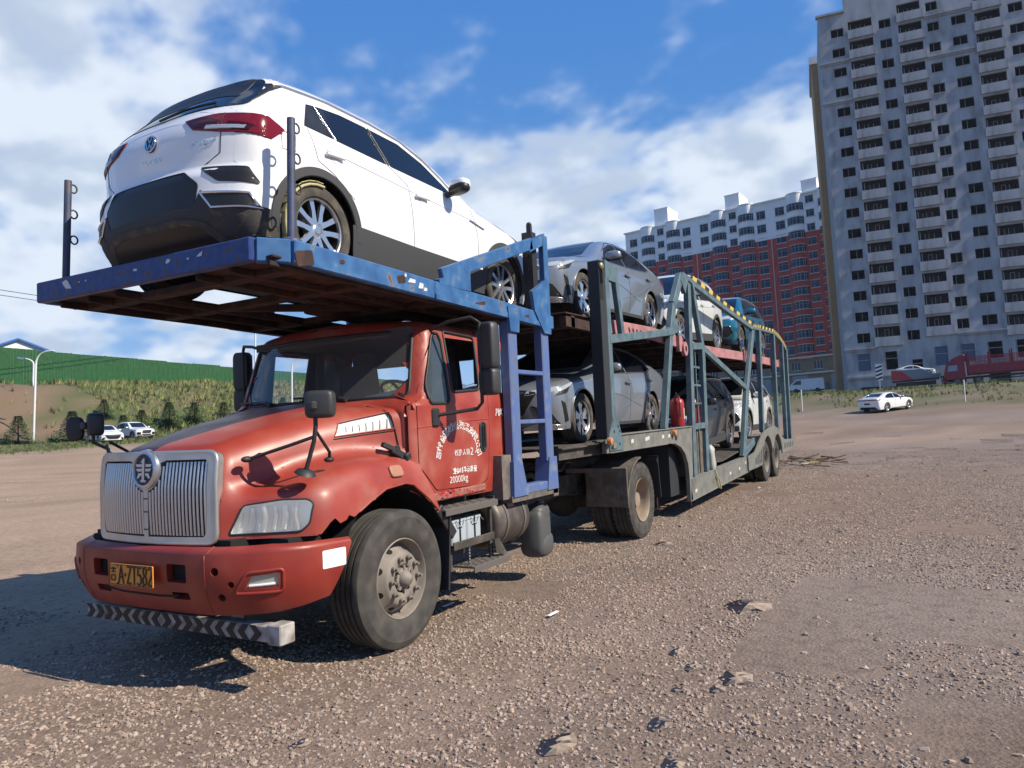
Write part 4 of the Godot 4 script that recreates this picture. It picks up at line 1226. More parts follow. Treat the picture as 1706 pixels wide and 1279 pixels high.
	br.beam(Vector3(0.03, 1.545, 1.02), Vector3(0.12, 1.50, 1.06), 0.05, 0.04); br.beam(Vector3(0.10, 1.50, 1.05), Vector3(0.27, 1.42, 1.06), 0.06, 0.055); br.beam(Vector3(0.14, 1.53, 1.07), Vector3(0.21, 1.40, 1.08), 0.02, 0.03); br.box(Vector3(0.25, 1.435, 1.09), Vector3(0.07, 0.06, 0.05), Basis(Vector3.BACK, 0.4), 0.01)
	obj("hinge_bracket", br, black, root)
	var mk := MB.new()
	sheet(mk, side_of(F, 1.0), rounded(rect(-0.06, 1.30, 0.07, 1.365), 0.02), [], 0.04, 0.02)
	mk.tube(line_on(side_of(F, 1.0), rounded(rect(-0.06, 1.30, 0.07, 1.365), 0.02), 0.008, 0.03, true), 0.013, 6, true)
	obj("side_marker", mk, mat("dusty_amber", Color(0.36, 0.17, 0.11), 0.5), root)
	# ---- grille
	var gm := func(p: Vector2) -> PackedVector3Array:
		var x := -1.275 + 0.17 * p.x * p.x + maxf(0.0, p.y - 1.35) * 0.10
		return PackedVector3Array([Vector3(x, p.y, p.x), Vector3(-1.0, 0.06, -0.34 * p.x * -1.0).normalized() if false else Vector3(-1.0, 0.06, 0.34 * p.x).normalized()])
	var inl := PackedVector2Array(); var inr := PackedVector2Array()
	var half := [0.022, 0.995, 0.53, 1.0, 0.555, 1.03, 0.565, 1.49, 0.545, 1.515, 0.20, 1.515]
	for i in half.size() / 2:
		inr.append(Vector2(half[2 * i], half[2 * i + 1])); inl.append(Vector2(-half[2 * i], half[2 * i + 1]))
	for k in 7:   # round the badge
		var a := lerpf(0.30, -1.40, k / 6.0)
		inr.append(Vector2(cos(a), sin(a)) * 0.15 + Vector2(0, 1.455)); inl.append(Vector2(-cos(a), sin(a)) * 0.15 + Vector2(0, 1.455))
	var gf := MB.new()
	sheet(gf, gm, gr, [inl, inr], 0.05, 0.02)
	for o in [gr, inl, inr]:
		var e: PackedVector2Array = dense(o, 0.04)
		for k in e.size():
			var A: PackedVector3Array = gm.call(e[k]); var B: PackedVector3Array = gm.call(e[(k + 1) % e.size()])
			var dd: Vector3 = (B[0] - A[0]).cross(A[1])
			gf.quad(A[0] + A[1] * 0.02, B[0] + B[1] * 0.02, B[0] - B[1] * 0.06, A[0] - A[1] * 0.06, dd)
	gf.tube(line_on(gm, gr, 0.008, 0.04, true), 0.016, 8, true)
	var grille := obj("grille", gf, silver, root)
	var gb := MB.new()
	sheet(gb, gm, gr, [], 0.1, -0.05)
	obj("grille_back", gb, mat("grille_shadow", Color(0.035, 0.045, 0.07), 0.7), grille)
	for s in [1.0, -1.0]:
		for k in 17:
			var z := 0.042 + k * 0.0315
			var top := 1.50
			if z < 0.15: top = 1.455 - sqrt(0.15 * 0.15 - z * z) - 0.01
			elif z < 0.20: top = 1.46 + (z - 0.15) * 0.8
			var b := MB.new()
			var line := PackedVector3Array()
			for q in 7:
				var y := lerpf(1.008, top, q / 6.0)
				var A: PackedVector3Array = gm.call(Vector2(s * z, y))
				line.append(A[0] + A[1] * (0.004 + 0.010 * sin(PI * clampf((y - 1.0) / 0.5, 0.0, 1.0))))
			b.tube(line, 0.0105, 6)
			obj("grille_bar", b, bright, grille)
	var sp := MB.new()
	for y in [1.255, 1.165, 1.045]:
		var A: PackedVector3Array = gm.call(Vector2(0, y))
		sp.box(A[0] + Vector3(-0.021, 0, 0), Vector3(0.006, 0.008, 0.04))
	obj("grille_clip", sp, black, grille)
	# round badge: ring, dark field, winged figure one
	var bt := Transform3D(Basis(Vector3(0, 0, 1), Vector3(0.05, 1, 0).normalized(), Vector3(-1, 0.05, 0).normalized()).scaled(Vector3(0.9, 0.92, 0.92)), Vector3(-1.280, 1.455, 0))
	var bf := MB.new()
	bf.lathe(poly([0.0, 0.02, 0.112, 0.02, 0.118, -0.006]), bt, 32)
	var badge := obj("badge", bf, mat("badge_blue", Color(0.012, 0.02, 0.045), 0.3), root)
	var bn := MB.new()
	bn.lathe(poly([0.112, 0.016, 0.118, 0.034, 0.128, 0.030, 0.136, 0.034, 0.150, 0.024, 0.153, -0.006]), bt, 40)
	obj("ring", bn, bright, badge)
	var be := MB.new()
	var TB := bt.translated_local(Vector3(0, 0, 0.02))
	be.prism(poly([-0.014, -0.082, 0.014, -0.082, 0.014, 0.085, -0.002, 0.085, -0.026, 0.062, -0.026, 0.052, -0.014, 0.055]), TB, 0.014)
	be.prism(poly([-0.032, -0.092, 0.032, -0.092, 0.032, -0.078, -0.032, -0.078]), TB, 0.012)
	for s in [-1.0, 1.0]:
		be.prism(poly([s * 0.022, 0.022, s * 0.085, 0.022, s * 0.095, 0.042, s * 0.022, 0.042]), TB, 0.010)
		be.prism(poly([s * 0.022, -0.012, s * 0.075, -0.012, s * 0.09, 0.008, s * 0.022, 0.008]), TB, 0.010)
		be.prism(poly([s * 0.022, -0.046, s * 0.04, -0.046, s * 0.055, -0.064, s * 0.08, -0.064, s * 0.06, -0.026, s * 0.022, -0.026]), TB, 0.010)
	obj("winged_one", be, bright, badge)
	# ---- headlights
	for s in [1.0, -1.0]:
		var lp: PackedVector2Array = lamp if s > 0 else lampf
		var lm := nose_of(F, -1.9)
		var bowl := MB.new()
		sheet(bowl, lm, lp, [], 0.05, -0.085)
		var e := dense(lp, 0.05)
		for k in e.size():
			var A: PackedVector3Array = lm.call(e[k]); var B: PackedVector3Array = lm.call(e[(k + 1) % e.size()])
			if A.is_empty() or B.is_empty(): continue
			bowl.quad(A[0], B[0], B[0] - B[1] * 0.085, A[0] - A[1] * 0.085, (A[0] - B[0]).cross(A[1]) * s)
		var hl := obj("headlight", bowl, mat("lamp_bowl", Color(0.62, 0.64, 0.64), 0.38, 0.35), root)
		for q in [[0.70, 0.016], [0.755, 0.024], [0.895, 0.020], [0.95, 0.028], [0.995, 0.014]]:
			var rb := MB.new()
			rb.tube(line_on(lm, poly([s * q[0], 1.02 if q[0] > 0.72 else 1.03, s * (q[0] + 0.015), 1.11, s * (q[0] + 0.01), 1.185]), -0.075, 0.04, false), q[1], 8)
			obj("reflector", rb, bright, hl)
		var dv := MB.new()
		dv.tube(line_on(lm, poly([s * 0.835, 1.0, s * 0.86, 1.1, s * 0.845, 1.215]), -0.035, 0.04, false), 0.022, 8)
		dv.tube(line_on(lm, poly([s * 1.035, 1.01, s * 1.02, 1.1, s * 1.03, 1.21]), -0.05, 0.04, false), 0.014, 8)
		obj("divider", dv, silver, hl)
		var gl := MB.new()
		sheet(gl, lm, lp, [], 0.05, 0.004)
		obj("lens", gl, lensm, hl)
		var rm := MB.new()
		rm.tube(line_on(lm, lp, 0.002, 0.04, true), 0.007, 6, true)
		obj("lens_seal", rm, black, hl)
	# ---- bumper
	var bh := []
	for s in [1.0, -1.0]:
		bh.append(rounded(poly([s * 0.32, 0.72, s * 0.50, 0.72, s * 0.50, 0.84, s * 0.32, 0.84]), 0.015))
		bh.append(rounded(poly([s * 0.34, 0.605, s * 0.50, 0.605, s * 0.50, 0.655, s * 0.34, 0.655]), 0.012))
		bh.append(poly([s * 0.93, 0.685, s * 1.14, 0.685, s * 1.14, 0.775, s * 0.97, 0.765]))
		for q in [[0.735, 0.80, 0.028], [0.84, 0.715, 0.022], [0.765, 0.63, 0.026]]: bh.append(disc(Vector2(s * q[0], q[1]), q[2], 14))
	var bumper_o := poly([-uend, 0.93, -uend + 0.17, 0.56, -1.15, 0.51, -0.6, 0.50, 0.6, 0.50, 1.15, 0.51, uend - 0.17, 0.56, uend, 0.93, 1.1, 0.945, 0.0, 0.935, -1.1, 0.945])
	var bm := MB.new()
	sheet(bm, bump_m, bumper_o, bh, 0.045)
	bm.tube(line_on(bump_m, poly([uend, 0.93, 1.1, 0.945, 0.0, 0.935, -1.1, 0.945, -uend, 0.93]), -0.012, 0.06, false), 0.014, 6)
	for h in bh:
		var e := dense(h, 0.03)
		for k in e.size():
			var A := bump_m(e[k]); var B := bump_m(e[(k + 1) % e.size()])
			bm.quad(A[0], B[0], B[0] - B[1] * 0.05, A[0] - A[1] * 0.05, (A[0] - B[0]).cross(A[1]))
	var bump := obj("bumper", bm, mottled("bumper_red", [0.0, Color(0.17, 0.02, 0.014), 0.5, Color(0.235, 0.027, 0.018), 0.85, Color(0.30, 0.055, 0.035), 1.0, Color(0.33, 0.13, 0.10)], 57, 0.4, 0.42), root)
	var bk := MB.new()
	sheet(bk, bump_m, bumper_o, [], 0.12, -0.055)
	obj("bumper_inside", bk, pit, bump)
	for q in [[0.655, 0.0], [-0.655, 0.0]]:
		var cr := MB.new()
		cr.tube(line_on(bump_m, poly([q[0], 0.945, q[0] + 0.005, 0.8, q[0], 0.52]), -0.001, 0.05, false), 0.005, 5)
		obj("bumper_crease", cr, m["bumper_red"], bump)
	for s in [1.0, -1.0]:
		var fr := MB.new()
		fr.tube(line_on(bump_m, rounded(poly([s * 0.86, 0.655, s * 1.17, 0.655, s * 1.17, 0.80, s * 0.95, 0.79]), 0.03), 0.0, 0.05, true), 0.012, 6, true)
		obj("lamp_surround", fr, m["bumper_red"], bump)
		var fo := MB.new()
		sheet(fo, bump_m, poly([s * 0.93, 0.685, s * 1.14, 0.685, s * 1.14, 0.775, s * 0.97, 0.765]), [], 0.05, -0.02)
		var fl := obj("fog_lamp", fo, mat("fog_glass", Color(0.42, 0.46, 0.44), 0.15, 0.4) if s > 0 else m["fog_glass"], bump)
		var fd := MB.new()
		fd.tube(line_on(bump_m, poly([s * 0.955, 0.70, s * 1.12, 0.705]), -0.012, 0.04, false), 0.010, 6)
		obj("light_strip", fd, m["vent_white"], fl)
	var slot := MB.new()
	slot.tube(line_on(bump_m, poly([-0.40, 0.645, -0.2, 0.622, 0.2, 0.618, 0.40, 0.628]), -0.002, 0.05, false), 0.009, 5)
	obj("bumper_slot", slot, pit, bump)
	var st := MB.new()
	sheet(st, bump_m, rounded(rect(1.43, 0.755, 1.62, 0.875), 0.012), [], 0.04, 0.003)
	obj("paper_sticker", st, mat("paper", Color(0.76, 0.77, 0.80), 0.7), bump)
	var chv := MB.new()
	for k in 3:
		var A := bump_m(Vector2(-1.44 - k * 0.07, 0.84))
		strokes(chv, ["8818 1811 1181", "1811 1585 8881", "1811 1858 5515 1588"][k], A[0] + A[1] * 0.004, Vector3.UP.cross(A[1]).normalized(), Vector3.UP, 0.055, 0.008, A[1])
	obj("bumper_letters", chv, mat("orange_letter", Color(0.60, 0.24, 0.14), 0.6), bump)
	# number plate
	var pt := Transform3D(Basis(Vector3(0, 0, 1), Vector3.UP, Vector3(-1, 0, 0)), Vector3(-1.408, 0.752, 0.0))
	var pb := MB.new()
	pb.prism(rounded(rect(-0.235, -0.072, 0.235, 0.072), 0.01), pt, 0.008)
	var plate := obj("number_plate", pb, mat("plate_orange", Color(0.66, 0.26, 0.035), 0.45), bump)
	var pr := MB.new()
	var rim := PackedVector3Array()
	for q in rounded(rect(-0.230, -0.067, 0.230, 0.067), 0.01): rim.append(pt * Vector3(q.x, q.y, 0.009))
	pr.tube(rim, 0.0022, 5, true)
	for q in [-0.14, 0.14]:
		for y in [-0.06, 0.06]: pr.ball(pt * Vector3(q, y, 0.012), Vector3(0.007, 0.007, 0.007), Basis(), 6, 4)
	var ink := mat("plate_ink", Color(0.02, 0.012, 0.01), 0.5)
	obj("plate_rim", pr, ink, plate)
	var pg := MB.new()
	strokes(pg, GLYPH["ji"], pt * Vector3(-0.222, -0.05, 0.011), Vector3(0, 0, 0.62), Vector3.UP, 0.10, 0.009, Vector3(-1, 0, 0))
	obj("plate_character", pg, ink, plate)
	var tx := put("plate_number", text_mesh("A·ZT582", 0.125), ink, plate)
	tx.transform = pt.translated_local(Vector3(0.055, 0.0, 0.012)) * Transform3D(Basis().scaled(Vector3(0.60, 1.0, 1.0)), Vector3.ZERO)
	# ---- striped under-run bar
	var ub := MB.new()
	ub.box(Vector3(-1.10, 0.385, 0.03), Vector3(0.10, 0.105, 1.96), Basis(), 0.008)
	ub.box(Vector3(-1.09, 0.385, 1.06), Vector3(0.13, 0.13, 0.12), Basis(), 0.008)
	for s in [0.5, -0.5]: ub.box(Vector3(-1.0, 0.45, s), Vector3(0.1, 0.2, 0.1))
	var bar := obj("underrun_bar", ub, mottled("bar_grey", [0.0, Color(0.10, 0.08, 0.07), 0.35, Color(0.26, 0.24, 0.22), 0.7, Color(0.38, 0.36, 0.34), 1.0, Color(0.48, 0.46, 0.44)], 58, 1.0, 0.7), root)
	var stripe := mat("stripe_black", Color(0.012, 0.011, 0.012), 0.6)
	for k in 17:
		var z := -0.90 + k * 0.112
		var dirn := 1.0 if (k / 4) % 2 == 0 else -1.0
		var s := MB.new()
		var T := Transform3D(Basis(Vector3(0, 0, 1), Vector3.UP, Vector3(-1, 0, 0)), Vector3(-1.151, 0.385, z))
		var w := 0.03
		s.prism(poly([-w - dirn * 0.025, -0.05, w - dirn * 0.025, -0.05, w + dirn * 0.025, 0.0, w - dirn * 0.025, 0.05, -w - dirn * 0.025, 0.05, -w + dirn * 0.025, 0.0]), T, 0.003)
		obj("stripe", s, stripe, bar)
	# ---- cab
	var cf := cab_f
	var vw := rounded(poly([0.53, 1.86, 0.83, 1.865, 0.83, 2.42, 0.79, 2.49, 0.70, 2.46, 0.53, 2.02]), 0.05)
	var mw := rounded(poly([0.885, 1.96, 1.34, 1.99, 1.385, 2.49, 0.885, 2.51]), 0.045)
	var qw := rounded(poly([1.58, 1.96, 1.88, 1.96, 1.88, 2.44, 1.58, 2.46]), 0.05)
	var door := rounded(poly([0.60, 1.13, 1.30, 1.115, 1.42, 1.155, 1.475, 1.6, 1.455, 2.53, 0.79, 2.545, 0.74, 2.5, 0.35, 1.86, 0.355, 1.35]), 0.03)
	var doorg := rounded(poly([0.595, 1.122, 1.30, 1.107, 1.427, 1.148, 1.483, 1.6, 1.463, 2.538, 0.785, 2.553, 0.732, 2.505, 0.342, 1.862, 0.347, 1.345]), 0.03)
	var cab := MB.new()
	var cabo := poly([0.20, 1.18, 0.50, 1.04, 1.50, 1.03, 2.1, 1.12, 2.12, 2.64, 0.2, 2.64])
	for s in [1.0, -1.0]:
		sheet(cab, side_of(cf, s), cabo, [doorg, qw], 0.06, 0.0, func(k: Vector3, _c: Vector3) -> bool: return absf(k.z) > 0.52 * k.length())
	var ws := rounded(poly([-0.985, 1.925, 0.985, 1.925, 0.925, 2.50, -0.925, 2.50]), 0.07)
	sheet(cab, nose_of(cf, -0.2), rect(-1.14, 1.5, 1.14, 2.64), [ws], 0.06, 0.0, func(k: Vector3, _c: Vector3) -> bool: return k.x < -0.38 * k.length())
	var ws_top := PackedVector2Array()
	for q in line_on(nose_of(cf, -0.2), ws, 0.0, 0.06, true): ws_top.append(Vector2(q.x, q.z))
	sheet(cab, top_of(cf), rect(0.2, -1.1, 2.1, 1.1), [ws_top], 0.05, 0.0, func(k: Vector3, _c: Vector3) -> bool: return k.y > 0.98 * absf(k.z) and k.y > 0.9 * absf(k.x))
	for q in [[-1.05, 1.1, 1.05, 1.75], [-1.05, 2.35, 1.05, 2.6], [-1.05, 1.75, -0.8, 2.35], [-0.15, 1.75, 0.15, 2.35], [0.8, 1.75, 1.05, 2.35]]:
		sheet(cab, tail_of(cf, 3.0), rect(q[0], q[1], q[2], q[3]), [], 0.15)
	obj("cab_shell", cab, red, root)
	var cw := MB.new()
	cw.box(Vector3(0.345, 1.78, 0), Vector3(0.10, 0.20, 2.20), Basis(), 0.03)
	cw.box(Vector3(0.335, 1.45, 1.085), Vector3(0.05, 0.60, 0.05)); cw.box(Vector3(0.335, 1.45, -1.085), Vector3(0.05, 0.60, 0.05))
	obj("cowl", cw, red, root)
	var inn := MB.new()   # headliner, floor, bulkhead
	inn.box(Vector3(1.45, 2.52, 0), Vector3(1.25, 0.02, 1.95)); inn.box(Vector3(1.2, 1.16, 0), Vector3(1.7, 0.04, 2.15))
	for q in [[-1.02, 1.2, 1.02, 1.75], [-1.02, 2.35, 1.02, 2.5], [-1.02, 1.75, -0.8, 2.35], [-0.15, 1.75, 0.15, 2.35], [0.8, 1.75, 1.02, 2.35]]:
		inn.box(Vector3(2.05, (q[1] + q[3]) * 0.5, (q[0] + q[2]) * 0.5), Vector3(0.03, q[3] - q[1], q[2] - q[0]))
	inn.box(Vector3(0.66, 1.78, 0), Vector3(0.6, 0.22, 1.95), Basis(), 0.05)   # dash
	inn.box(Vector3(0.62, 1.5, 0), Vector3(0.3, 0.6, 1.9))
	for q in [[1.46, 2.3, 0.05, 0.5], [1.46, 1.3, 0.05, 0.7]]:
		for s in [1.0, -1.0]: inn.box(Vector3(q[0] + 0.04, q[1], s * 1.02), Vector3(0.10, q[3], 0.04))
	inn.tube(PackedVector3Array([Vector3(0.50, 1.90, 1.03), Vector3(0.68, 2.50, 0.985)]), 0.03, 6); inn.tube(PackedVector3Array([Vector3(0.50, 1.90, -1.03), Vector3(0.68, 2.50, -0.985)]), 0.03, 6)
	inn.box(Vector3(0.62, 2.50, 0), Vector3(0.16, 0.07, 1.85))
	obj("cab_interior", inn, mat("cab_trim", Color(0.06, 0.062, 0.068), 0.8), root)
	for s in [0.52, -0.52]:
		var se := MB.new()
		se.box(Vector3(1.32, 1.68, s), Vector3(0.5, 0.18, 0.5), Basis(), 0.06)
		se.box(Vector3(1.60, 2.02, s), Vector3(0.16, 0.66, 0.46), Basis(Vector3.BACK, 0.16), 0.06)
		se.box(Vector3(1.67, 2.42, s), Vector3(0.11, 0.18, 0.28), Basis(Vector3.BACK, 0.16), 0.04)
		obj("seat", se, mat("seat_cloth", Color(0.05, 0.05, 0.055), 0.95) if s > 0 else m["seat_cloth"], root)
	var sw := MB.new()
	var ring := PackedVector3Array()
	var sb := Basis(Vector3.BACK, -0.55)
	for k in 20: ring.append(Vector3(0.98, 1.98, 0.52) + sb * Vector3(cos(TAU * k / 20) * 0.22, 0, sin(TAU * k / 20) * 0.22))
	sw.tube(ring, 0.016, 6, true)
	sw.tube(PackedVector3Array([Vector3(0.98, 1.98, 0.52), Vector3(0.8, 1.75, 0.52)]), 0.03, 6)
	sw.tube(PackedVector3Array([ring[0], ring[10]]), 0.014, 6)
	obj("steering_wheel", sw, black, root)
	var pap := MB.new()
	pap.box(Vector3(0.66, 1.945, 0.42), Vector3(0.28, 0.006, 0.42), Basis(Vector3.BACK, 0.34) * Basis(Vector3.RIGHT, -0.12))
	pap.box(Vector3(0.72, 1.965, 0.62), Vector3(0.2, 0.005, 0.25), Basis(Vector3.BACK, 0.5) * Basis(Vector3.UP, 0.6))
	obj("dashboard_papers", pap, m["paper"], root)
	var wg := MB.new()
	sheet(wg, nose_of(cf, -0.2), ws, [], 0.10, -0.004)
	obj("windscreen", wg, glass, root)
	var wsl := MB.new()
	wsl.tube(line_on(nose_of(cf, -0.2), ws, 0.0, 0.06, true), 0.016, 6, true)
	obj("windscreen_seal", wsl, black, root)
	for s in [0.45, -0.45]:
		var wp := MB.new()
		wp.tube(line_on(nose_of(cf, -0.2), poly([s, 1.93, s - 0.30, 1.955, s - 0.62, 1.965]), 0.02, 0.08, false), 0.010, 5)
		wp.tube(line_on(nose_of(cf, -0.2), poly([s, 1.90, s - 0.1, 1.94]), 0.03, 0.08, false), 0.018, 5)
		obj("wiper", wp, black, root)
	for k in 3:
		var ml := MB.new()
		ml.ball(Vector3(0.72, 2.615, -0.1 + k * 0.25), Vector3(0.05, 0.025, 0.06))
		obj("roof_marker", ml, amber, root)
	for s in [1.0, -1.0]:
		var dm := MB.new()
		sheet(dm, side_of(cf, s), door, [vw, mw], 0.06, 0.002)
		var dr := obj("door", dm, red, root)
		var db := MB.new()
		for w in [doorg]: sheet(db, side_of(cf, s), w, [vw, mw], 0.12, -0.014)
		obj("door_inside", db, pit, dr)
		var dc := MB.new()
		dc.tube(line_on(side_of(cf, s), poly([0.35, 1.66, 0.9, 1.70, 1.46, 1.715]), 0.0, 0.06, false), 0.007, 6)
		obj("crease", dc, red, dr)
		var dg := MB.new()
		sheet(dg, side_of(cf, s), vw, [], 0.1, -0.002)
		obj("vent_window", dg, mat("smoked_glass", Color(0.05, 0.065, 0.075), 0.05) if s > 0 else m["smoked_glass"], dr)
		for w in [vw, mw]:
			var se := MB.new()
			se.tube(line_on(side_of(cf, s), w, 0.002, 0.06, true), 0.014, 6, true)
			obj("window_seal", se, black, dr)
		var hd := MB.new()
		sheet(hd, side_of(cf, s), rounded(rect(1.30, 1.42, 1.40, 1.68), 0.045), [], 0.05, 0.008)
		hd.tube(line_on(side_of(cf, s), rounded(rect(1.30, 1.42, 1.40, 1.68), 0.045), 0.006, 0.03, true), 0.009, 6, true)
		hd.tube(line_on(side_of(cf, s), poly([1.345, 1.46, 1.345, 1.66]), 0.035, 0.03, false), 0.014, 6)
		obj("door_handle", hd, black, dr)
		var qg := MB.new()
		sheet(qg, side_of(cf, s), qw, [], 0.1, -0.004)
		obj("rear_side_window", qg, mat("pale_glass", Color(0.30, 0.38, 0.36), 0.08) if s > 0 else m["pale_glass"], root)
		# door mirror on its bent arm
		var ma := MB.new()
		var zz: float = 1.12 * s
		ma.tube(PackedVector3Array([Vector3(0.72, 2.50, zz * 0.9), Vector3(0.74, 2.56, zz * 1.08), Vector3(0.80, 2.585, s * 1.40), Vector3(0.84, 2.54, s * 1.46), Vector3(0.84, 1.85, s * 1.46), Vector3(0.82, 1.80, s * 1.42), Vector3(0.70, 1.775, s * 1.25), Vector3(0.60, 1.755, zz)]), 0.016, 8)
		ma.box(Vector3(0.60, 1.74, zz * 1.01), Vector3(0.10, 0.16, 0.05), Basis(), 0.015)
		var arm := obj("door_mirror", ma, black, root)
		for q in [[2.335, 0.205, 0.155], [2.025, 0.115, 0.15]]:
			var mh := MB.new()
			mh.ball(Vector3(0.88, q[0], s * 1.52), Vector3(0.06, q[1], q[2] * 0.6), Basis(Vector3.UP, -0.25 * s), 16, 10, 0.35)
			var mo := obj("mirror_head", mh, mat("mirror_shell", Color(0.035, 0.036, 0.038), 0.5) if s > 0 and q[0] > 2.2 else m["mirror_shell"], arm)
			var mr := MB.new()
			mr.box(Vector3(0.88, q[0], s * 1.52) + Basis(Vector3.UP, -0.25 * s) * Vector3(0.058, 0, 0), Vector3(0.008, q[1] * 1.7, q[2] * 1.0), Basis(Vector3.UP, -0.25 * s))
			obj("mirror_glass", mr, chrome, mo)
		# wing mirror on a tripod
		var wm := MB.new()
		var foot := Vector3(-0.86, 1.385, s * 1.08)
		var hub := Vector3(-0.84, 1.70, s * 1.17) if s > 0 else Vector3(-0.92, 1.66, -1.22)
		wm.tube(PackedVector3Array([foot, Vector3(-0.84, 1.60, s * 1.15), hub, hub + Vector3(0.0, 0.14, 0.0)]), 0.015, 8)
		wm.tube(PackedVector3Array([Vector3(-1.02, 1.50, s * 0.72), Vector3(-0.92, 1.585, s * 1.02), Vector3(-0.85, 1.63, s * 1.15)]), 0.012, 8)
		wm.tube(PackedVector3Array([Vector3(-0.60, 1.475, s * 1.06), Vector3(-0.62, 1.52, s * 1.08), Vector3(-0.82, 1.66, s * 1.16)]), 0.012, 8)
		wm.lathe(poly([0.075, 0.0, 0.06, 0.022, 0.02, 0.035]), Transform3D(Basis(Vector3.RIGHT, -PI / 2 + 0.35 * s), foot), 14)
		wm.ball(Vector3(-1.03, 1.50, s * 0.715), Vector3(0.045, 0.022, 0.03)); wm.ball(Vector3(-0.60, 1.465, s * 1.055), Vector3(0.04, 0.02, 0.035))
		var wo := obj("wing_mirror", wm, black, root)
		var wh := MB.new()
		wh.ball(hub + Vector3(0.03, 0.15, 0.02 * s), Vector3(0.065, 0.095, 0.10), Basis(Vector3.UP, 0.5 * s), 16, 10, 0.4)
		wh.box(hub + Vector3(-0.055, 0.14, 0.03 * s), Vector3(0.05, 0.06, 0.06), Basis(), 0.012)
		obj("mirror_head", wh, m["mirror_shell"], wo)
		if s < 0:
			var ex := MB.new()
			ex.ball(Vector3(-0.95, 1.78, -1.42), Vector3(0.03, 0.10, 0.075), Basis(Vector3.UP, 0.5), 12, 8, 0.6)
			ex.tube(PackedVector3Array([Vector3(-0.9, 1.82, -1.28), Vector3(-0.95, 1.82, -1.42)]), 0.014, 6)
			obj("round_mirror", ex, black, wo)
	# sill below the near door, flaking
	for s in [1.0, -1.0]:
		var sl := MB.new()
		sl.box(Vector3(0.95, 1.075, s * 1.10), Vector3(0.86, 0.07, 0.06), Basis(Vector3.BACK, 0.02), 0.012)
		obj("sill", sl, dust, root)
	var fk := MB.new()
	rng.seed = 12
	for k in 26:
		fk.box(Vector3(rng.randf_range(0.60, 1.15), 1.075 + rng.randf_range(-0.025, 0.03), 1.131), Vector3(rng.randf_range(0.01, 0.05), rng.randf_range(0.006, 0.022), 0.003), Basis(Vector3.BACK, rng.randf_range(-0.5, 0.5)))
	obj("paint_flakes", fk, mat("raw_red", Color(0.42, 0.02, 0.03), 0.5), root)
	# lettering on the near door, in an arc and three lines
	var let := MB.new()
	var arcs := ["ji", "lin", "sheng", "lu", "shun", "jie", "wu", "liu", "you", "xian", "gong", "si"]
	var cs := side_of(cf, 1.0)
	for k in 12:
		var a := lerpf(PI * 0.98, PI * 0.02, k / 11.0)
		var c2 := Vector2(0.95 + cos(a) * 0.325, 1.40 + sin(a) * 0.27)
		var A: PackedVector3Array = cs.call(c2)
		var t := a - PI / 2
		var ex := Vector3(cos(t * 0.85), sin(t * 0.85), 0); var ey := Vector3(-sin(t * 0.85), cos(t * 0.85), 0)
		strokes(let, GLYPH[arcs[k]], A[0] + A[1] * 0.005 - (ex + ey) * 0.037, ex, ey, 0.074, 0.0085, A[1])
	var rows := [[["he", "zai", "ren", "shu"], 0.87, 1.40, 0.052, 0.062], [["zhun", "tuo", "gua", "che", "zong", "zhi", "liang"], 0.83, 1.245, 0.052, 0.056]]
	for r in rows:
		for k in r[0].size():
			var A: PackedVector3Array = cs.call(Vector2(r[1] + k * r[4] + 0.02, r[2] + 0.02))
			strokes(let, GLYPH[r[0][k]], A[0] + A[1] * 0.005 - Vector3(0.02, 0.02, 0), Vector3.RIGHT, Vector3.UP, r[3], 0.007, A[1])
	var A2: PackedVector3Array = cs.call(Vector2(1.2, 1.42))
	strokes(let, GLYPH["ren"], A2[0] + A2[1] * 0.005 + Vector3(0.0, -0.01, 0), Vector3.RIGHT, Vector3.UP, 0.05, 0.007, A2[1])
	for q in [["0898 2800 7870 0444 5955", 1.60, 1.74], ["0990 0099 5955 0555", 1.66, 1.74]]:
		var A3: PackedVector3Array = cs.call(Vector2(q[1], q[2]))
		strokes(let, q[0], A3[0] + A3[1] * 0.005, Vector3.RIGHT, Vector3.UP, 0.07, 0.010, A3[1])
	obj("door_lettering", let, white, root)
	for q in [["20000kg", 0.93, 1.195, 0.055], ["2", 1.15, 1.425, 0.065]]:
		var A: PackedVector3Array = cs.call(Vector2(q[1], q[2]))
		var o := put("door_numerals", text_mesh(q[0], q[3], 0.002), white, root)
		o.transform = Transform3D(Basis(Vector3.RIGHT, Vector3.UP, Vector3.BACK), A[0] + Vector3(0, 0, 0.004))
	# ---- wheels
	var tm := tyre_mesh(0.522, 0.30, 0.295, 4, 0)
	var drive := tyre_mesh(0.518, 0.28, 0.295, 3, 44)
	for s in [1.0, -1.0]:
		var w := Node3D.new()
		w.name = "front_wheel" if s > 0 else "front_wheel_001"
		root.add_child(w)
		w.transform = Transform3D(Basis() if s > 0 else Basis(Vector3.UP, PI), Vector3(0, 0.52, s * 1.065))
		put("tyre", tm, rubber, w)
		var r := MB.new()
		r.lathe(poly([0.30, 0.120, 0.305, 0.128, 0.297, 0.135, 0.286, 0.125, 0.278, 0.07, 0.262, 0.045, 0.245, 0.052, 0.205, 0.128, 0.185, 0.142, 0.12, 0.145, 0.105, 0.135, 0.10, 0.02, 0.0, 0.0]), Transform3D(), 40)
		r.lathe(poly([0.30, -0.13, 0.27, -0.10, 0.262, 0.05]), Transform3D(), 32)
		put("rim", r.mesh(), rimm, w)
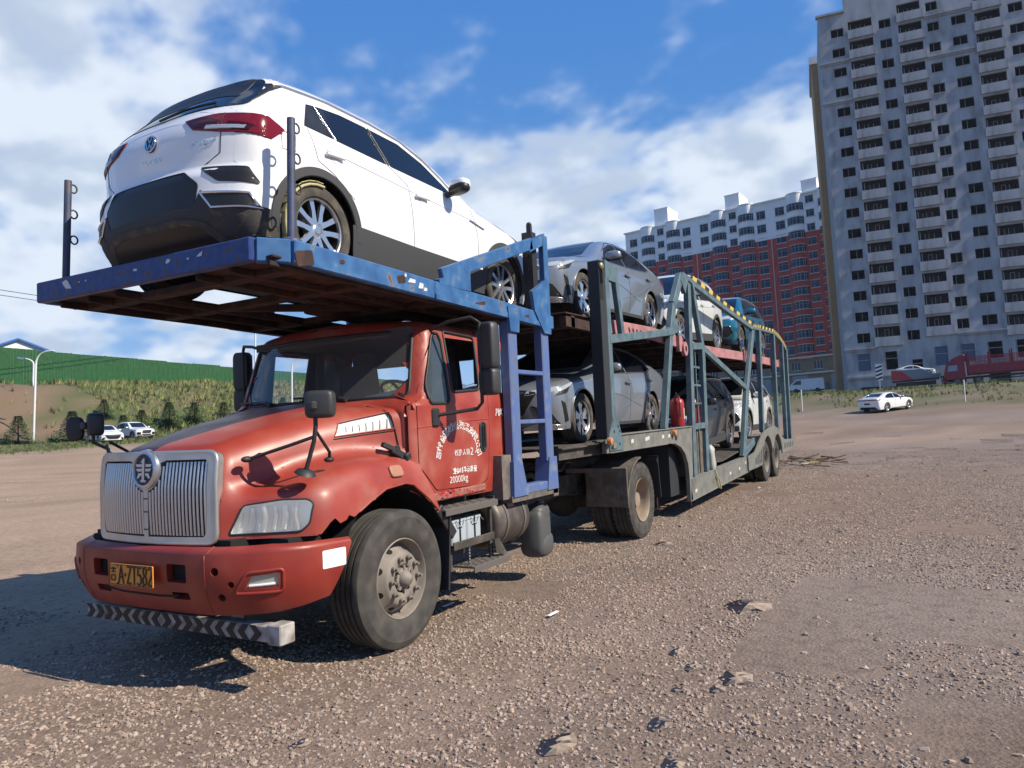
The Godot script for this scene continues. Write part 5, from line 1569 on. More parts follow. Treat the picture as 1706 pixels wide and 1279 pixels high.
		for k in 8:
			var a := TAU * (k + 0.5) / 8
			var hb := MB.new()
			var n0 := Vector3(cos(a) * 0.86, sin(a) * 0.86, 0.5).normalized()
			hb.lathe(poly([0.03, -0.02, 0.024, 0.004, 0.0, 0.004]), Transform3D(Basis(Vector3(-sin(a), cos(a), 0), n0.cross(Vector3(-sin(a), cos(a), 0)), n0), Vector3(cos(a) * 0.228, sin(a) * 0.228, 0.083)), 12)
			obj("hand_hole", hb, pit, w)
		for k in 10:
			var a := TAU * k / 10
			var nb := MB.new()
			nb.lathe(poly([0.0, 0.055, 0.010, 0.053, 0.013, 0.030, 0.020, 0.028, 0.020, 0.0]), Transform3D(Basis(), Vector3(cos(a) * 0.160, sin(a) * 0.160, 0.142)), 6)
			obj("wheel_nut", nb, rimm, w)
		var hb2 := MB.new()
		hb2.lathe(poly([0.0, 0.215, 0.035, 0.205, 0.062, 0.17, 0.066, 0.150, 0.085, 0.145, 0.090, 0.03]), Transform3D(), 20)
		for k in 8: hb2.box(Vector3(cos(TAU * k / 8) * 0.086, sin(TAU * k / 8) * 0.086, 0.145), Vector3(0.03, 0.022, 0.02), Basis(Vector3.BACK, TAU * k / 8))
		obj("hub", hb2, rimm, w)
		for q in [1.09, 0.78]:
			var d := Node3D.new()
			d.name = "drive_wheel"
			root.add_child(d, true)
			d.transform = Transform3D(Basis() if s > 0 else Basis(Vector3.UP, PI), Vector3(5.35, 0.518, s * q))
			put("tyre", drive, rubber, d)
			var dr := MB.new()
			dr.lathe(poly([0.30, 0.125, 0.297, 0.135, 0.285, 0.120, 0.272, 0.06, 0.266, -0.03, 0.255, -0.05, 0.20, -0.055, 0.13, -0.035, 0.11, -0.035, 0.10, 0.06, 0.0, 0.07]), Transform3D(), 36)
			put("rim", dr.mesh(), mottled("sandy_rim", [0.0, Color(0.20, 0.155, 0.11), 1.0, Color(0.34, 0.27, 0.20)], 59, 1.0, 0.6) if not m.has("sandy_rim") else m["sandy_rim"], d)
	# axles, frame rails, fifth wheel, engine lump
	var ch := MB.new()
	for s in [1.0, -1.0]: ch.box(Vector3(2.6, 0.80, s * 0.42), Vector3(7.2, 0.26, 0.08))
	for x in [-0.9, 1.0, 2.6, 4.2, 6.1]: ch.box(Vector3(x, 0.80, 0), Vector3(0.12, 0.2, 0.8))
	ch.tube(PackedVector3Array([Vector3(0, 0.5, -1.0), Vector3(0, 0.5, 1.0)]), 0.07, 8); ch.tube(PackedVector3Array([Vector3(5.35, 0.52, -0.9), Vector3(5.35, 0.52, 0.9)]), 0.12, 8)
	ch.ball(Vector3(5.35, 0.52, 0), Vector3(0.28, 0.26, 0.26))
	ch.tube(PackedVector3Array([Vector3(1.0, 0.75, 0), Vector3(5.2, 0.56, 0)]), 0.06, 8)
	ch.box(Vector3(5.2, 1.05, 0), Vector3(1.0, 0.14, 0.9), Basis(), 0.03)
	ch.box(Vector3(3.55, 0.72, 0.0), Vector3(1.0, 0.4, 0.75), Basis(), 0.03)
	for s in [1.0, -1.0]:
		for k in 4: ch.box(Vector3(5.35, 0.66 + k * 0.035, s * 0.46), Vector3(1.5 - k * 0.25, 0.025, 0.08))
		ch.box(Vector3(0, 0.66, s * 0.46), Vector3(1.5, 0.08, 0.08))
	obj("chassis", ch, steel, root)
	# steps, batteries, tank, can: near side and far side
	for s in [1.0, -1.0]:
		var B := MB.new()
		B.X = Transform3D(Basis().scaled(Vector3(1, 1, s)), Vector3.ZERO)
		var tread: Material = mat("tread_plate", Color(0.17, 0.155, 0.14), 0.55, 0.5) if s > 0 else m["tread_plate"]
		B.box(Vector3(0.68, 0.70, 1.16), Vector3(0.03, 0.52, 0.05)); B.box(Vector3(1.30, 0.72, 1.20), Vector3(0.03, 0.5, 0.03))
		B.prism(poly([0.66, 0.64, 0.84, 0.42, 0.86, 0.42, 0.86, 0.40, 0.66, 0.42]), Transform3D(Basis(), Vector3(0, 0, 1.06)), 0.01)
		B.prism(poly([1.26, 0.62, 1.34, 0.62, 1.48, 0.455, 1.46, 0.44, 1.28, 0.5]), Transform3D(Basis(), Vector3(0, 0, 1.26)), 0.01)
		B.beam(Vector3(0.67, 0.645, 1.22), Vector3(1.33, 0.645, 1.22), 0.02, 0.07); B.box(Vector3(1.0, 0.62, 1.05), Vector3(0.66, 0.015, 0.3))
		B.box(Vector3(1.0, 0.72, 0.88), Vector3(0.66, 0.5, 0.02))
		var so := obj("step_frame", B, steel, root)
		for q in [[0.95, 0.965, 1.12, 0.84, 0.26], [1.14, 0.445, 1.20, 0.60, 0.22]]:
			var tb := MB.new()
			tb.X = B.X
			tb.box(Vector3(q[0], q[1], q[2]), Vector3(q[3], 0.018, q[4]), Basis(), 0.004)
			for i in 13:
				for j in 4:
					tb.box(Vector3(q[0] - q[3] * 0.5 + q[3] * (i + 0.5) / 13, q[1] + 0.011, q[2] - q[4] * 0.5 + q[4] * (j + 0.5) / 4), Vector3(0.035, 0.007, 0.012), Basis(Vector3.UP, 0.7 if (i + j) % 2 == 0 else -0.7), 0.002)
			tb.box(Vector3(q[0], q[1] - 0.02, q[2] + q[4] * 0.5), Vector3(q[3], 0.05, 0.008))
			obj("step_tread", tb, tread, so)
		for k in 2:
			var cn := MB.new()
			for i in 6: cn.ball(Vector3(0.92 + k * 0.36, 0.60 - i * 0.026, s * 1.21), Vector3(0.012, 0.017, 0.012), Basis(), 6, 5)
			obj("chain", cn, tread, so)
		for k in 2:
			var bt2 := MB.new()
			bt2.box(Vector3(0.83 + k * 0.235, 0.735, s * 1.09), Vector3(0.225, 0.20, 0.18), Basis(), 0.012)
			bt2.box(Vector3(0.83 + k * 0.235, 0.845, s * 1.09), Vector3(0.23, 0.03, 0.185), Basis(), 0.006)
			bt2.tube(PackedVector3Array([Vector3(0.77 + k * 0.235, 0.85, s * 1.19), Vector3(0.80 + k * 0.235, 0.80, s * 1.20), Vector3(0.87 + k * 0.235, 0.80, s * 1.20), Vector3(0.90 + k * 0.235, 0.85, s * 1.19)]), 0.005, 5)
			var bo := obj("battery", bt2, mat("battery_white", Color(0.36, 0.41, 0.45), 0.5) if s > 0 and k == 0 else m["battery_white"], root)
			var bs := MB.new()
			bs.box(Vector3(0.83 + k * 0.235, 0.76, s * 1.187), Vector3(0.014, 0.22, 0.006)); bs.tube(PackedVector3Array([Vector3(0.75 + k * 0.235, 0.86, s * 1.1), Vector3(0.83 + k * 0.235, 0.91, s * 1.15), Vector3(0.95 + k * 0.235, 0.88, s * 1.12), Vector3(1.02 + k * 0.2, 0.80, s * 1.18)]), 0.009, 5)
			obj("battery_cable", bs, black, bo)
		var tk := MB.new()
		tk.lathe(poly([0.0, 0.0, 0.20, 0.0, 0.235, 0.02, 0.255, 0.06, 0.255, 0.60, 0.235, 0.64, 0.0, 0.66]), Transform3D(Basis(Vector3(0, 0, -1), Vector3.UP, Vector3.RIGHT), Vector3(1.46, 0.73, s * 0.95)), 28)
		tk.box(Vector3(1.8, 0.97, s * 0.98), Vector3(0.6, 0.03, 0.3))
		var tko := obj("fuel_tank", tk, mottled("tank_paint", [0.0, Color(0.055, 0.045, 0.04), 0.6, Color(0.10, 0.085, 0.075), 1.0, Color(0.16, 0.14, 0.12)], 60, 0.8, 0.5, 0.3) if s > 0 else m["tank_paint"], root)
		for x in [1.63, 1.97]:
			var sp2 := MB.new()
			sp2.lathe(poly([0.262, -0.02, 0.262, 0.02]), Transform3D(Basis(Vector3(0, 0, -1), Vector3.UP, Vector3.RIGHT), Vector3(x, 0.73, s * 0.95)), 28)
			sp2.box(Vector3(x, 0.455, s * 1.05), Vector3(0.07, 0.012, 0.16))
			obj("tank_strap", sp2, tread, tko)
		var tg := MB.new()
		tg.box(Vector3(1.74, 0.89, s * 1.163), Vector3(0.10, 0.07, 0.01), Basis(Vector3.RIGHT, -0.4 * s))
		obj("tank_tag", tg, mat("faded_pink", Color(0.40, 0.22, 0.20), 0.7) if s > 0 else m["faded_pink"], tko)
		# guard flap behind the front wheel, quarter guards round the drive wheels
		var mf := MB.new()
		mf.box(Vector3(0.60, 0.64, s * 1.06), Vector3(0.02, 0.66, 0.34), Basis(Vector3.BACK, -0.1)); mf.X = Transform3D()
		mf.beam(Vector3(0.50, 0.99, s * 1.20), Vector3(0.71, 0.74, s * 1.20), 0.03, 0.09)
		obj("mud_flap", mf, black, root)
		var qg := MB.new()
		qg.lathe(poly([0.58, 0.62, 0.60, 1.24, 0.575, 1.24]), Transform3D(Basis() if s > 0 else Basis(Vector3(1, 0, 0), Vector3(0, 1, 0), Vector3(0, 0, -1)), Vector3(5.35, 0.52, 0)), 16, PI * 0.52, PI * 1.02)
		qg.box(Vector3(4.74, 0.76, s * 0.95), Vector3(0.03, 0.5, 0.6), Basis(Vector3.BACK, 0.05), 0.01)
		for k in 3: qg.prism(poly([-0.02, 0, 0.02, 0, 0.004, -0.34]), Transform3D(Basis(Vector3(0, 0, 1), Vector3.UP, Vector3(-1, 0, 0)), Vector3(4.72, 0.95, s * (0.75 + k * 0.18))), 0.012)
		qg.beam(Vector3(4.6, 0.98, s * 0.42), Vector3(4.85, 0.98, s * 1.2), 0.05, 0.06)
		obj("wheel_guard", qg, mottled("guard_grey", [0.0, Color(0.07, 0.06, 0.053), 0.6, Color(0.13, 0.115, 0.10), 1.0, Color(0.20, 0.175, 0.15)], 61, 0.8, 0.75) if s > 0 else m["guard_grey"], root)
		var rf := MB.new()
		rf.box(Vector3(6.05, 0.78, s * 1.0), Vector3(0.02, 0.62, 0.5), Basis(Vector3.BACK, 0.12))
		rf.box(Vector3(5.98, 1.02, s * 1.0), Vector3(0.03, 0.06, 0.5))
		obj("rear_flap", rf, black, root)
	var tl := MB.new()
	tl.box(Vector3(6.1, 0.86, 1.02), Vector3(0.05, 0.14, 0.2), Basis(), 0.01)
	obj("tail_lamp", tl, mat("lamp_red", Color(0.30, 0.02, 0.02), 0.25), root)
	# hoses between lorry and trailer
	var hz := MB.new()
	for k in 4:
		var hp := PackedVector3Array()
		for q in 12:
			var t := q / 11.0
			hp.append(Vector3(2.7 + 1.5 * t, 1.15 - 0.16 * sin(PI * t) + 0.03 * sin(t * 40.0 + k), 0.2 + k * 0.16))
		hz.tube(hp, 0.016, 5)
	obj("air_hoses", hz, steel, root)
	make_deck(root, steel)

func make_deck(root: Node3D, steel: Material) -> void:
	var blue := mottled("rusty_blue_paint", [0.0, Color(0.017, 0.072, 0.20), 0.45, Color(0.025, 0.105, 0.27), 0.68, Color(0.038, 0.135, 0.31), 0.78, Color(0.08, 0.14, 0.28), 0.84, Color(0.17, 0.17, 0.19), 0.90, Color(0.15, 0.065, 0.03), 1.0, Color(0.08, 0.03, 0.015)], 62, 0.6, 0.6, 0.0, 0.014)
	var faded := mottled("faded_blue_post", [0.0, Color(0.10, 0.12, 0.19), 0.4, Color(0.10, 0.14, 0.27), 0.7, Color(0.07, 0.13, 0.33), 1.0, Color(0.20, 0.20, 0.23)], 63, 0.5, 0.6)
	var rust := mottled("rusty_underside", [0.0, Color(0.016, 0.011, 0.013), 0.5, Color(0.036, 0.019, 0.016), 0.8, Color(0.066, 0.030, 0.018), 1.0, Color(0.11, 0.055, 0.035)], 64, 0.8, 0.85)
	var pole := mottled("pole_paint", [0.0, Color(0.035, 0.04, 0.06), 0.6, Color(0.05, 0.07, 0.14), 1.0, Color(0.16, 0.10, 0.07)], 65, 1.0, 0.55)
	var ty := func(x: float) -> float: return 2.925 - 0.027 * (x + 1.1)   # top of the deck edge
	for s in [1.0, -1.0]:
		var r := MB.new()
		r.beam(Vector3(-1.06, ty.call(-1.06) - 0.08, s * 1.22), Vector3(0.5, ty.call(0.5) - 0.08, s * 1.22), 0.07, 0.16, Vector3.UP, 0.01)
		r.beam(Vector3(0.5, ty.call(0.5) - 0.08, s * 1.223), Vector3(2.64, ty.call(2.64) - 0.085, s * 1.223), 0.075, 0.15, Vector3.UP, 0.01)
		r.beam(Vector3(0.5, ty.call(0.5) - 0.135, s * 1.262), Vector3(2.4, ty.call(2.4) - 0.135, s * 1.262), 0.012, 0.05, Vector3.UP, 0.002)
		r.beam(Vector3(-1.06, ty.call(-1.06) - 0.08, s * 1.21), Vector3(-1.225, ty.call(-1.2) - 0.08, 1.07) if s > 0 else Vector3(-1.28, ty.call(-1.2) - 0.08, -1.225), 0.07, 0.162, Vector3.UP, 0.01)
		obj("deck_side_rail", r, blue, root)
		# worn patches with white undercoat
		var wp := MB.new()
		for q in [[0.18, 0.02, 0.10, 0.035], [0.30, 0.0, 0.07, 0.05], [0.36, -0.02, 0.05, 0.03], [0.10, 0.05, 0.03, 0.03]]: wp.prism(poly([-q[2] * 0.5, -q[3] * 0.5, q[2] * 0.45, -q[3] * 0.4, q[2] * 0.5, q[3] * 0.4, -q[2] * 0.2, q[3] * 0.5]), Transform3D(Basis(), Vector3(q[0], ty.call(q[0]) - 0.08 + q[1], s * 1.256)), 0.002)
		obj("paint_chip", wp, mat("old_white", Color(0.55, 0.57, 0.60), 0.7) if s > 0 else m["old_white"], root)
		for q in [[-0.98, -0.06, 0.16, 0.10], [0.05, 0.02, 0.10, 0.06], [-0.62, 0.03, 0.05, 0.03], [1.2, -0.03, 0.18, 0.03], [2.1, -0.04, 0.1, 0.04]]:
			var rp := MB.new()
			rp.prism(rounded(rect(-q[2] * 0.5, -q[3] * 0.5, q[2] * 0.5, q[3] * 0.5), 0.02), Transform3D(Basis(Vector3.BACK, 0.2), Vector3(q[0], ty.call(q[0]) - 0.08 + q[1] * 0.5, s * (1.2565 if q[0] < 0.5 else 1.262))), 0.0015)
			obj("rust_patch", rp, rust, root)
	var fb := MB.new()
	fb.beam(Vector3(-1.245, 2.85, 1.08), Vector3(-1.30, 2.85, -1.26), 0.07, 0.16, Vector3.UP, 0.01)
	obj("deck_front_beam", fb, mottled("front_beam_blue", [0.0, Color(0.012, 0.03, 0.13), 0.5, Color(0.02, 0.05, 0.20), 0.66, Color(0.03, 0.06, 0.20), 0.76, Color(0.10, 0.04, 0.02), 0.9, Color(0.05, 0.02, 0.012), 1.0, Color(0.2, 0.2, 0.22)], 66, 0.9, 0.5, 0.0, 0.02), root)
	var cut := MB.new()   # torn sheet edges and holes in the front beam
	rng.seed = 31
	for q in [[0.62, 0.05, 0.09], [0.30, 0.045, 0.07], [-0.05, 0.03, 0.04], [-0.62, 0.02, 0.02], [-0.70, 0.02, 0.02], [-0.85, 0.10, 0.05], [0.50, 0.02, 0.03]]:
		var p := PackedVector2Array()
		for k in 7: p.append(Vector2(cos(TAU * k / 7), sin(TAU * k / 7) * 0.6) * q[1] * 0.6 * rng.randf_range(0.35, 1.5))
		cut.prism(p, Transform3D(Basis(Vector3(0.0235, 0, 1).normalized(), Vector3.UP, Vector3(-1, 0, 0.0235).normalized()), Vector3(-1.2805 - 0.0235 * (1.08 - q[0]), 2.86 + q[2] * 0.2, q[0])), 0.002)
	obj("paint_chip", cut, m["old_white"], root)
	# two wheel tracks of folded plate over cross members
	for s in [1.0, -1.0]:
		var t := MB.new()
		t.beam(Vector3(-1.2, 2.80, s * 0.83), Vector3(2.6, 2.735, s * 0.83), 0.74, 0.02)
		for q in [0.46, 0.8, 1.16]: t.beam(Vector3(-1.2, 2.765, s * q), Vector3(2.6, 2.70, s * q), 0.03, 0.05)
		obj("wheel_track", t, rust, root)
		var sl := MB.new()
		for k in 14:
			for j in 3: sl.beam(Vector3(-0.9 + k * 0.25, 2.784 - 0.017 * k * 0.25 - 0.004, s * (0.62 + j * 0.2)), Vector3(-0.82 + k * 0.25, 2.783 - 0.017 * k * 0.25 - 0.004, s * (0.62 + j * 0.2)), 0.03, 0.014)
		obj("track_ribs", sl, m["rusty_underside"], root)
	for x in [-0.95, -0.25, 0.75, 1.6, 2.55]:
		var c := MB.new()
		c.beam(Vector3(x, 2.752 - 0.017 * x, -1.18), Vector3(x, 2.752 - 0.017 * x, 1.18), 0.12, 0.055)
		obj("cross_member", c, rust, root)
	var dg := MB.new()
	dg.beam(Vector3(-0.2, 2.76, -0.4), Vector3(0.5, 2.75, 0.4), 0.08, 0.06); dg.beam(Vector3(1.15, 2.74, 0.4), Vector3(1.75, 2.73, -0.4), 0.08, 0.06)
	dg.tube(PackedVector3Array([Vector3(0.2, 2.74, 0.1), Vector3(2.4, 2.68, 0.1)]), 0.05, 8)
	obj("deck_brace", dg, rust, root)
	# corner poles with rings
	for s in [1.0, -1.0]:
		var p := MB.new()
		var b := Vector3(-1.0 if s > 0 else -1.16, 2.92, s * 1.16)
		p.tube(PackedVector3Array([b, b + Vector3(0.03, 0.86, 0)]), 0.028, 10)
		p.lathe(poly([0.075, 0.0, 0.07, 0.03, 0.035, 0.05]), Transform3D(Basis(Vector3.RIGHT, -PI / 2), b - Vector3(0, 0.01, 0)), 12)
		var po := obj("corner_pole", p, pole, root)
		for k in 3:
			var rg := MB.new()
			var ce := b + Vector3(0.066, 0.80 - k * 0.21, 0)
			var pts := PackedVector3Array()
			for q in 12: pts.append(ce + Vector3(cos(TAU * q / 12) * 0.03, sin(TAU * q / 12) * 0.034, 0.008))
			rg.tube(pts, 0.007, 5, true)
			obj("ring", rg, steel, po)
	# ladder frames that carry the deck behind the cab
	for s in [1.0, -1.0]:
		var f := MB.new()
		f.box(Vector3(1.805, 1.97, s * 1.20), Vector3(0.17, 1.40, 0.10), Basis(), 0.01)
		f.box(Vector3(2.515, 1.97, s * 1.20), Vector3(0.16, 1.45, 0.10), Basis(), 0.01)
		for q in [[1.77, 1.0], [2.54, -1.0]]:
			f.prism(poly([-0.10, 0, 0.19 if q[1] > 0 else 0.09, 0, 0.085, 0.34, -0.085, 0.34] if q[1] > 0 else [-0.15, 0, 0.10, 0, 0.085, 0.34, -0.085, 0.34]), Transform3D(Basis(), Vector3(q[0], 0.95, 1.10 if s > 0 else -1.265)), 0.165)
		f.box(Vector3(2.15, 1.0, s * 1.19), Vector3(0.62, 0.09, 0.13), Basis(), 0.01)
		for y in [1.67, 2.17]: f.box(Vector3(2.16, y, s * 1.215), Vector3(0.56, 0.045, 0.06), Basis(), 0.008)
		var fo := obj("ladder_frame", f, faded, root)
		var u := MB.new()
		u.prism(poly([-0.12, 0.22, 0.12, 0.22, 0.085, -0.02, -0.085, -0.02]), Transform3D(Basis(), Vector3(1.81, 2.58, 1.235 if s > 0 else -1.275)), 0.04)
		u.prism(poly([-0.30, 0.42, 0.10, 0.62, 0.10, 0.34, 0.10, 0.0, -0.06, 0.0, -0.26, 0.22]), Transform3D(Basis(), Vector3(2.52, 2.60, 1.235 if s > 0 else -1.275)), 0.04)
		u.box(Vector3(2.59, 3.3, s * 1.235), Vector3(0.10, 0.75, 0.07), Basis(), 0.008)
		u.box(Vector3(2.655, 2.735, s * 1.24), Vector3(0.09, 0.14, 0.06), Basis(), 0.008)
		u.beam(Vector3(0.62, 2.945, s * 1.235), Vector3(2.30, 3.535, s * 1.235), 0.05, 0.12)
		u.prism(poly([-0.1, -0.07, 0.26, 0.08, 0.26, 0.20, 0.16, 0.16, -0.06, 0.06]), Transform3D(Basis(), Vector3(2.33, 3.50, 1.21 if s > 0 else -1.26)), 0.05)
		u.prism(poly([0.56, 2.86, 1.05, 2.86, 1.05, 3.07, 0.56, 2.90]), Transform3D(Basis(), Vector3(0, 0, 1.205 if s > 0 else -1.262)), 0.057)
		obj("upper_frame", u, blue, root)
		var g := MB.new()
		g.box(Vector3(2.47, 3.3, s * 1.13), Vector3(0.10, 0.80, 0.12)); g.box(Vector3(2.49, 3.72, s * 1.13), Vector3(0.04, 0.14, 0.05)); g.ball(Vector3(2.49, 3.80, s * 1.13), Vector3(0.03, 0.025, 0.03))
		for k in 5: g.box(Vector3(2.415, 3.02 + k * 0.14, s * 1.13), Vector3(0.012, 0.03, 0.03))
		obj("guide_post", g, m["black_plastic"], root)
		var fl := MB.new()   # dark fairing plate and floor of the frame
		fl.box(Vector3(2.15, 0.93, s * 1.0), Vector3(1.0, 0.06, 0.5)); fl.box(Vector3(1.62, 1.15, s * 1.12), Vector3(0.18, 0.42, 0.20))
		fl.box(Vector3(2.60, 0.92, s * 1.22), Vector3(0.12, 0.10, 0.06)); fl.beam(Vector3(1.80, 1.0, s * 0.5), Vector3(1.80, 2.7, s * 1.1), 0.08, 0.08)
		obj("frame_base", fl, m["guard_grey"], root)
	var can := thing("jerrycan", "dented dark grey plastic can hanging behind the lorry's fuel tank", "can")
	var cb := MB.new()
	cb.ball(Vector3(2.52, 0.50, 1.02), Vector3(0.20, 0.255, 0.14), Basis(Vector3.UP, 0.2), 20, 14, 0.45)
	cb.ball(Vector3(2.54, 0.68, 1.03), Vector3(0.185, 0.11, 0.125), Basis(Vector3.UP, 0.2), 18, 10, 0.6); cb.ball(Vector3(2.55, 0.36, 1.03), Vector3(0.215, 0.13, 0.145), Basis(Vector3.UP, 0.2), 18, 10, 0.6)
	obj("body", cb, mat("can_plastic", Color(0.075, 0.078, 0.08), 0.55), can)
	var cc := MB.new()
	cc.lathe(poly([0.05, 0.0, 0.05, 0.05, 0.04, 0.06, 0.0, 0.06]), Transform3D(Basis(Vector3.RIGHT, -PI / 2), Vector3(2.62, 0.755, 1.03)), 12)
	obj("cap", cc, m["tread_plate"], can)
func make_trailer() -> void:
	var root := thing("car_transporter_trailer", "long teal grey two deck car transporter trailer with a chevron striped top rail", "trailer")
	var teal := mottled("teal_frame_paint", [0.0, Color(0.055, 0.085, 0.10), 0.45, Color(0.08, 0.132, 0.155), 0.75, Color(0.10, 0.162, 0.19), 0.9, Color(0.13, 0.145, 0.145), 1.0, Color(0.09, 0.06, 0.04)], 81, 0.6, 0.6)
	var olive := mottled("olive_rail_paint", [0.0, Color(0.10, 0.105, 0.095), 0.5, Color(0.155, 0.16, 0.145), 1.0, Color(0.20, 0.195, 0.175)], 82, 0.5, 0.7)
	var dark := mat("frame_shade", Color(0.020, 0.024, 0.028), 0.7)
	var pink := mottled("faded_pink_deck", [0.0, Color(0.25, 0.115, 0.115), 0.5, Color(0.36, 0.165, 0.17), 0.85, Color(0.41, 0.21, 0.21), 1.0, Color(0.18, 0.07, 0.05)], 83, 0.5, 0.7)
	var rusty: Material = m["rusty_underside"]
	var amber := mat("amber_marker", Color(0.50, 0.22, 0.10), 0.3)
	var pale := mat("pale_reflector", Color(0.55, 0.55, 0.50), 0.4)
	for s in [1.0, -1.0]:
		var zo: float = s * 1.25
		var near: bool = s > 0
		var pz := func(th: float) -> float: return (1.30 - th) if near else -1.30   # prism start so that it lies within the side frame
		# -- gooseneck beam and its drop
		var g := MB.new()
		g.prism(poly([3.95, 1.24, 6.35, 1.25, 6.75, 1.23, 7.05, 1.16, 7.25, 1.05, 7.38, 0.88, 7.42, 0.7, 7.42, 0.26, 7.56, 0.25, 7.62, 0.66, 7.72, 1.46, 4.3, 1.44, 3.95, 1.40]), Transform3D(Basis(), Vector3(0, 0, pz.call(0.06))), 0.06)
		g.beam(Vector3(4.4, 1.452, zo), Vector3(7.7, 1.472, zo), 0.14, 0.018); g.beam(Vector3(4.1, 1.238, zo * 0.985), Vector3(6.4, 1.242, zo * 0.985), 0.14, 0.018)
		var go := obj("gooseneck_beam", g, olive, root)
		for q in [[4.85, 1.35, 0.10], [5.45, 1.36, 0.18], [6.15, 1.36, 0.10], [6.45, 1.36, 0.1], [7.75, 0.40, 0.12], [10.2, 0.49, 0.12], [11.0, 0.52, 0.12], [11.6, 0.60, 0.08]]:
			var r := MB.new()
			r.box(Vector3(q[0], q[1], s * 1.303), Vector3(q[2], 0.05, 0.006), Basis(Vector3.BACK, 0.12), 0.002)
			obj("reflector", r, pale, go)
		for q in [[3.98, 1.385], [6.62, 1.40]]:
			var k := MB.new()
			k.lathe(poly([0.0, 0.07, 0.045, 0.055, 0.055, 0.02, 0.05, 0.0]), Transform3D(Basis() if near else Basis(Vector3.UP, PI), Vector3(q[0], q[1], s * 1.31)), 14)
			var ko := obj("marker_lamp", k, amber, root)
			var kb := MB.new()
			kb.box(Vector3(q[0] + 0.02, q[1], s * 1.305), Vector3(0.22, 0.05, 0.02)); kb.box(Vector3(q[0] + 0.18, q[1] - 0.06, s * 1.31), Vector3(0.10, 0.07, 0.04))
			obj("bracket", kb, olive, ko)
		# -- front pillar with its gusset
		var f := MB.new()
		f.box(Vector3(4.26, 2.53, s * 1.265), Vector3(0.13, 2.26, 0.07), Basis(), 0.008)
		f.prism(rounded(poly([4.20, 3.44, 4.62, 3.44, 4.66, 3.64, 4.20, 3.69]), 0.03), Transform3D(Basis(), Vector3(0, 0, pz.call(0.06) + 0.002)), 0.06)
		f.beam(Vector3(4.59, 3.52, s * 1.265), Vector3(4.77, 2.70, s * 1.265), 0.07, 0.10)
		f.beam(Vector3(4.25, 2.67, s * 1.268), Vector3(7.05, 3.01, s * 1.268), 0.075, 0.11)
		obj("front_pillar", f, teal, root)
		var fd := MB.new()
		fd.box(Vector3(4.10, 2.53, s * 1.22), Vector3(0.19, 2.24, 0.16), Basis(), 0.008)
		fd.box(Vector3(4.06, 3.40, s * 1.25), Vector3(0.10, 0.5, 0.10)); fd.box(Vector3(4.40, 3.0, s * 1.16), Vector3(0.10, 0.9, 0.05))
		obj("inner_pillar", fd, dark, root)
		var fl := MB.new()
		fl.ball(Vector3(4.05, 3.58, s * 1.31), Vector3(0.045, 0.045, 0.03))
		obj("pillar_lamp", fl, mat("brass_lamp", Color(0.42, 0.36, 0.20), 0.3, 0.5) if near else m["brass_lamp"], root)
		var gu := MB.new()
		gu.prism(poly([4.02, 1.26, 4.50, 1.26, 4.46, 1.42, 4.36, 1.63, 4.18, 1.66, 4.02, 1.45]), Transform3D(Basis(), Vector3(0, 0, 1.30 if near else -1.315)), 0.015)
		var guo := obj("gusset_plate", gu, teal, root)
		for q in [[4.12, 1.38, 0.032], [4.09, 1.30, 0.02], [4.19, 1.50, 0.02], [4.36, 1.34, 0.02], [4.38, 1.50, 0.018], [4.33, 1.56, 0.018], [4.24, 1.30, 0.018]]:
			var h := MB.new()
			h.lathe(poly([0.0, 0.0175, q[2], 0.0175, q[2], 0.0]), Transform3D(Basis() if near else Basis(Vector3.UP, PI), Vector3(q[0], q[1], s * 1.30)), 14)
			obj("bolt_hole", h, m["pitch_dark"], guo)
		# -- leaning post, apex and twin posts
		var l := MB.new()
		var lean := [Vector3(6.38, 1.46, zo), Vector3(6.92, 2.95, zo), Vector3(7.16, 3.45, zo), Vector3(7.66, 4.0, zo)]
		for k in 3: l.beam(lean[k], lean[k + 1], 0.09, 0.17 if k > 0 else 0.13)
		l.prism(poly([6.62, 2.92, 7.20, 3.0, 7.24, 3.24, 7.0, 3.14, 6.86, 3.06]), Transform3D(Basis(), Vector3(0, 0, pz.call(0.09) + 0.003)), 0.09)
		obj("leaning_post", l, teal, root)
		var ap := MB.new()
		ap.prism(poly([7.56, 3.92, 7.72, 4.08, 8.0, 4.06, 8.40, 4.03, 8.36, 3.78, 8.24, 3.96, 8.02, 3.98, 7.90, 3.86, 7.8, 3.72]), Transform3D(Basis(), Vector3(0, 0, pz.call(0.07) + 0.003)), 0.07)
		ap.beam(Vector3(7.81, 0.62, zo), Vector3(8.10, 3.95, zo), 0.09, 0.17)
		ap.beam(Vector3(8.63, 0.62, zo), Vector3(8.80, 2.90, zo), 0.09, 0.17); ap.beam(Vector3(8.82, 2.84, zo), Vector3(8.34, 3.94, zo), 0.085, 0.14)
		ap.beam(Vector3(8.02, 2.84, zo), Vector3(8.86, 2.90, zo), 0.08, 0.12); ap.beam(Vector3(7.90, 1.46, zo), Vector3(8.72, 1.47, zo), 0.08, 0.10)
		obj("mid_posts", ap, teal, root)
		var lr := MB.new()
		for y in [1.86, 2.18, 2.50]: lr.box(Vector3(8.34, y, zo * 0.98), Vector3(0.62, 0.035, 0.035))
		lr.box(Vector3(8.42, 2.1, zo * 0.975), Vector3(0.04, 1.4, 0.03))
		obj("ladder_rung", lr, teal, root)
		var bx := MB.new()
		bx.box(Vector3(8.28, 1.05, s * 1.02), Vector3(0.86, 0.85, 0.42), Basis(), 0.01)
		bx.tube(PackedVector3Array([Vector3(8.24, 1.42, s * 1.27), Vector3(8.22, 0.66, s * 1.27)]), 0.018, 6)
		obj("tool_box", bx, m["guard_grey"], root)
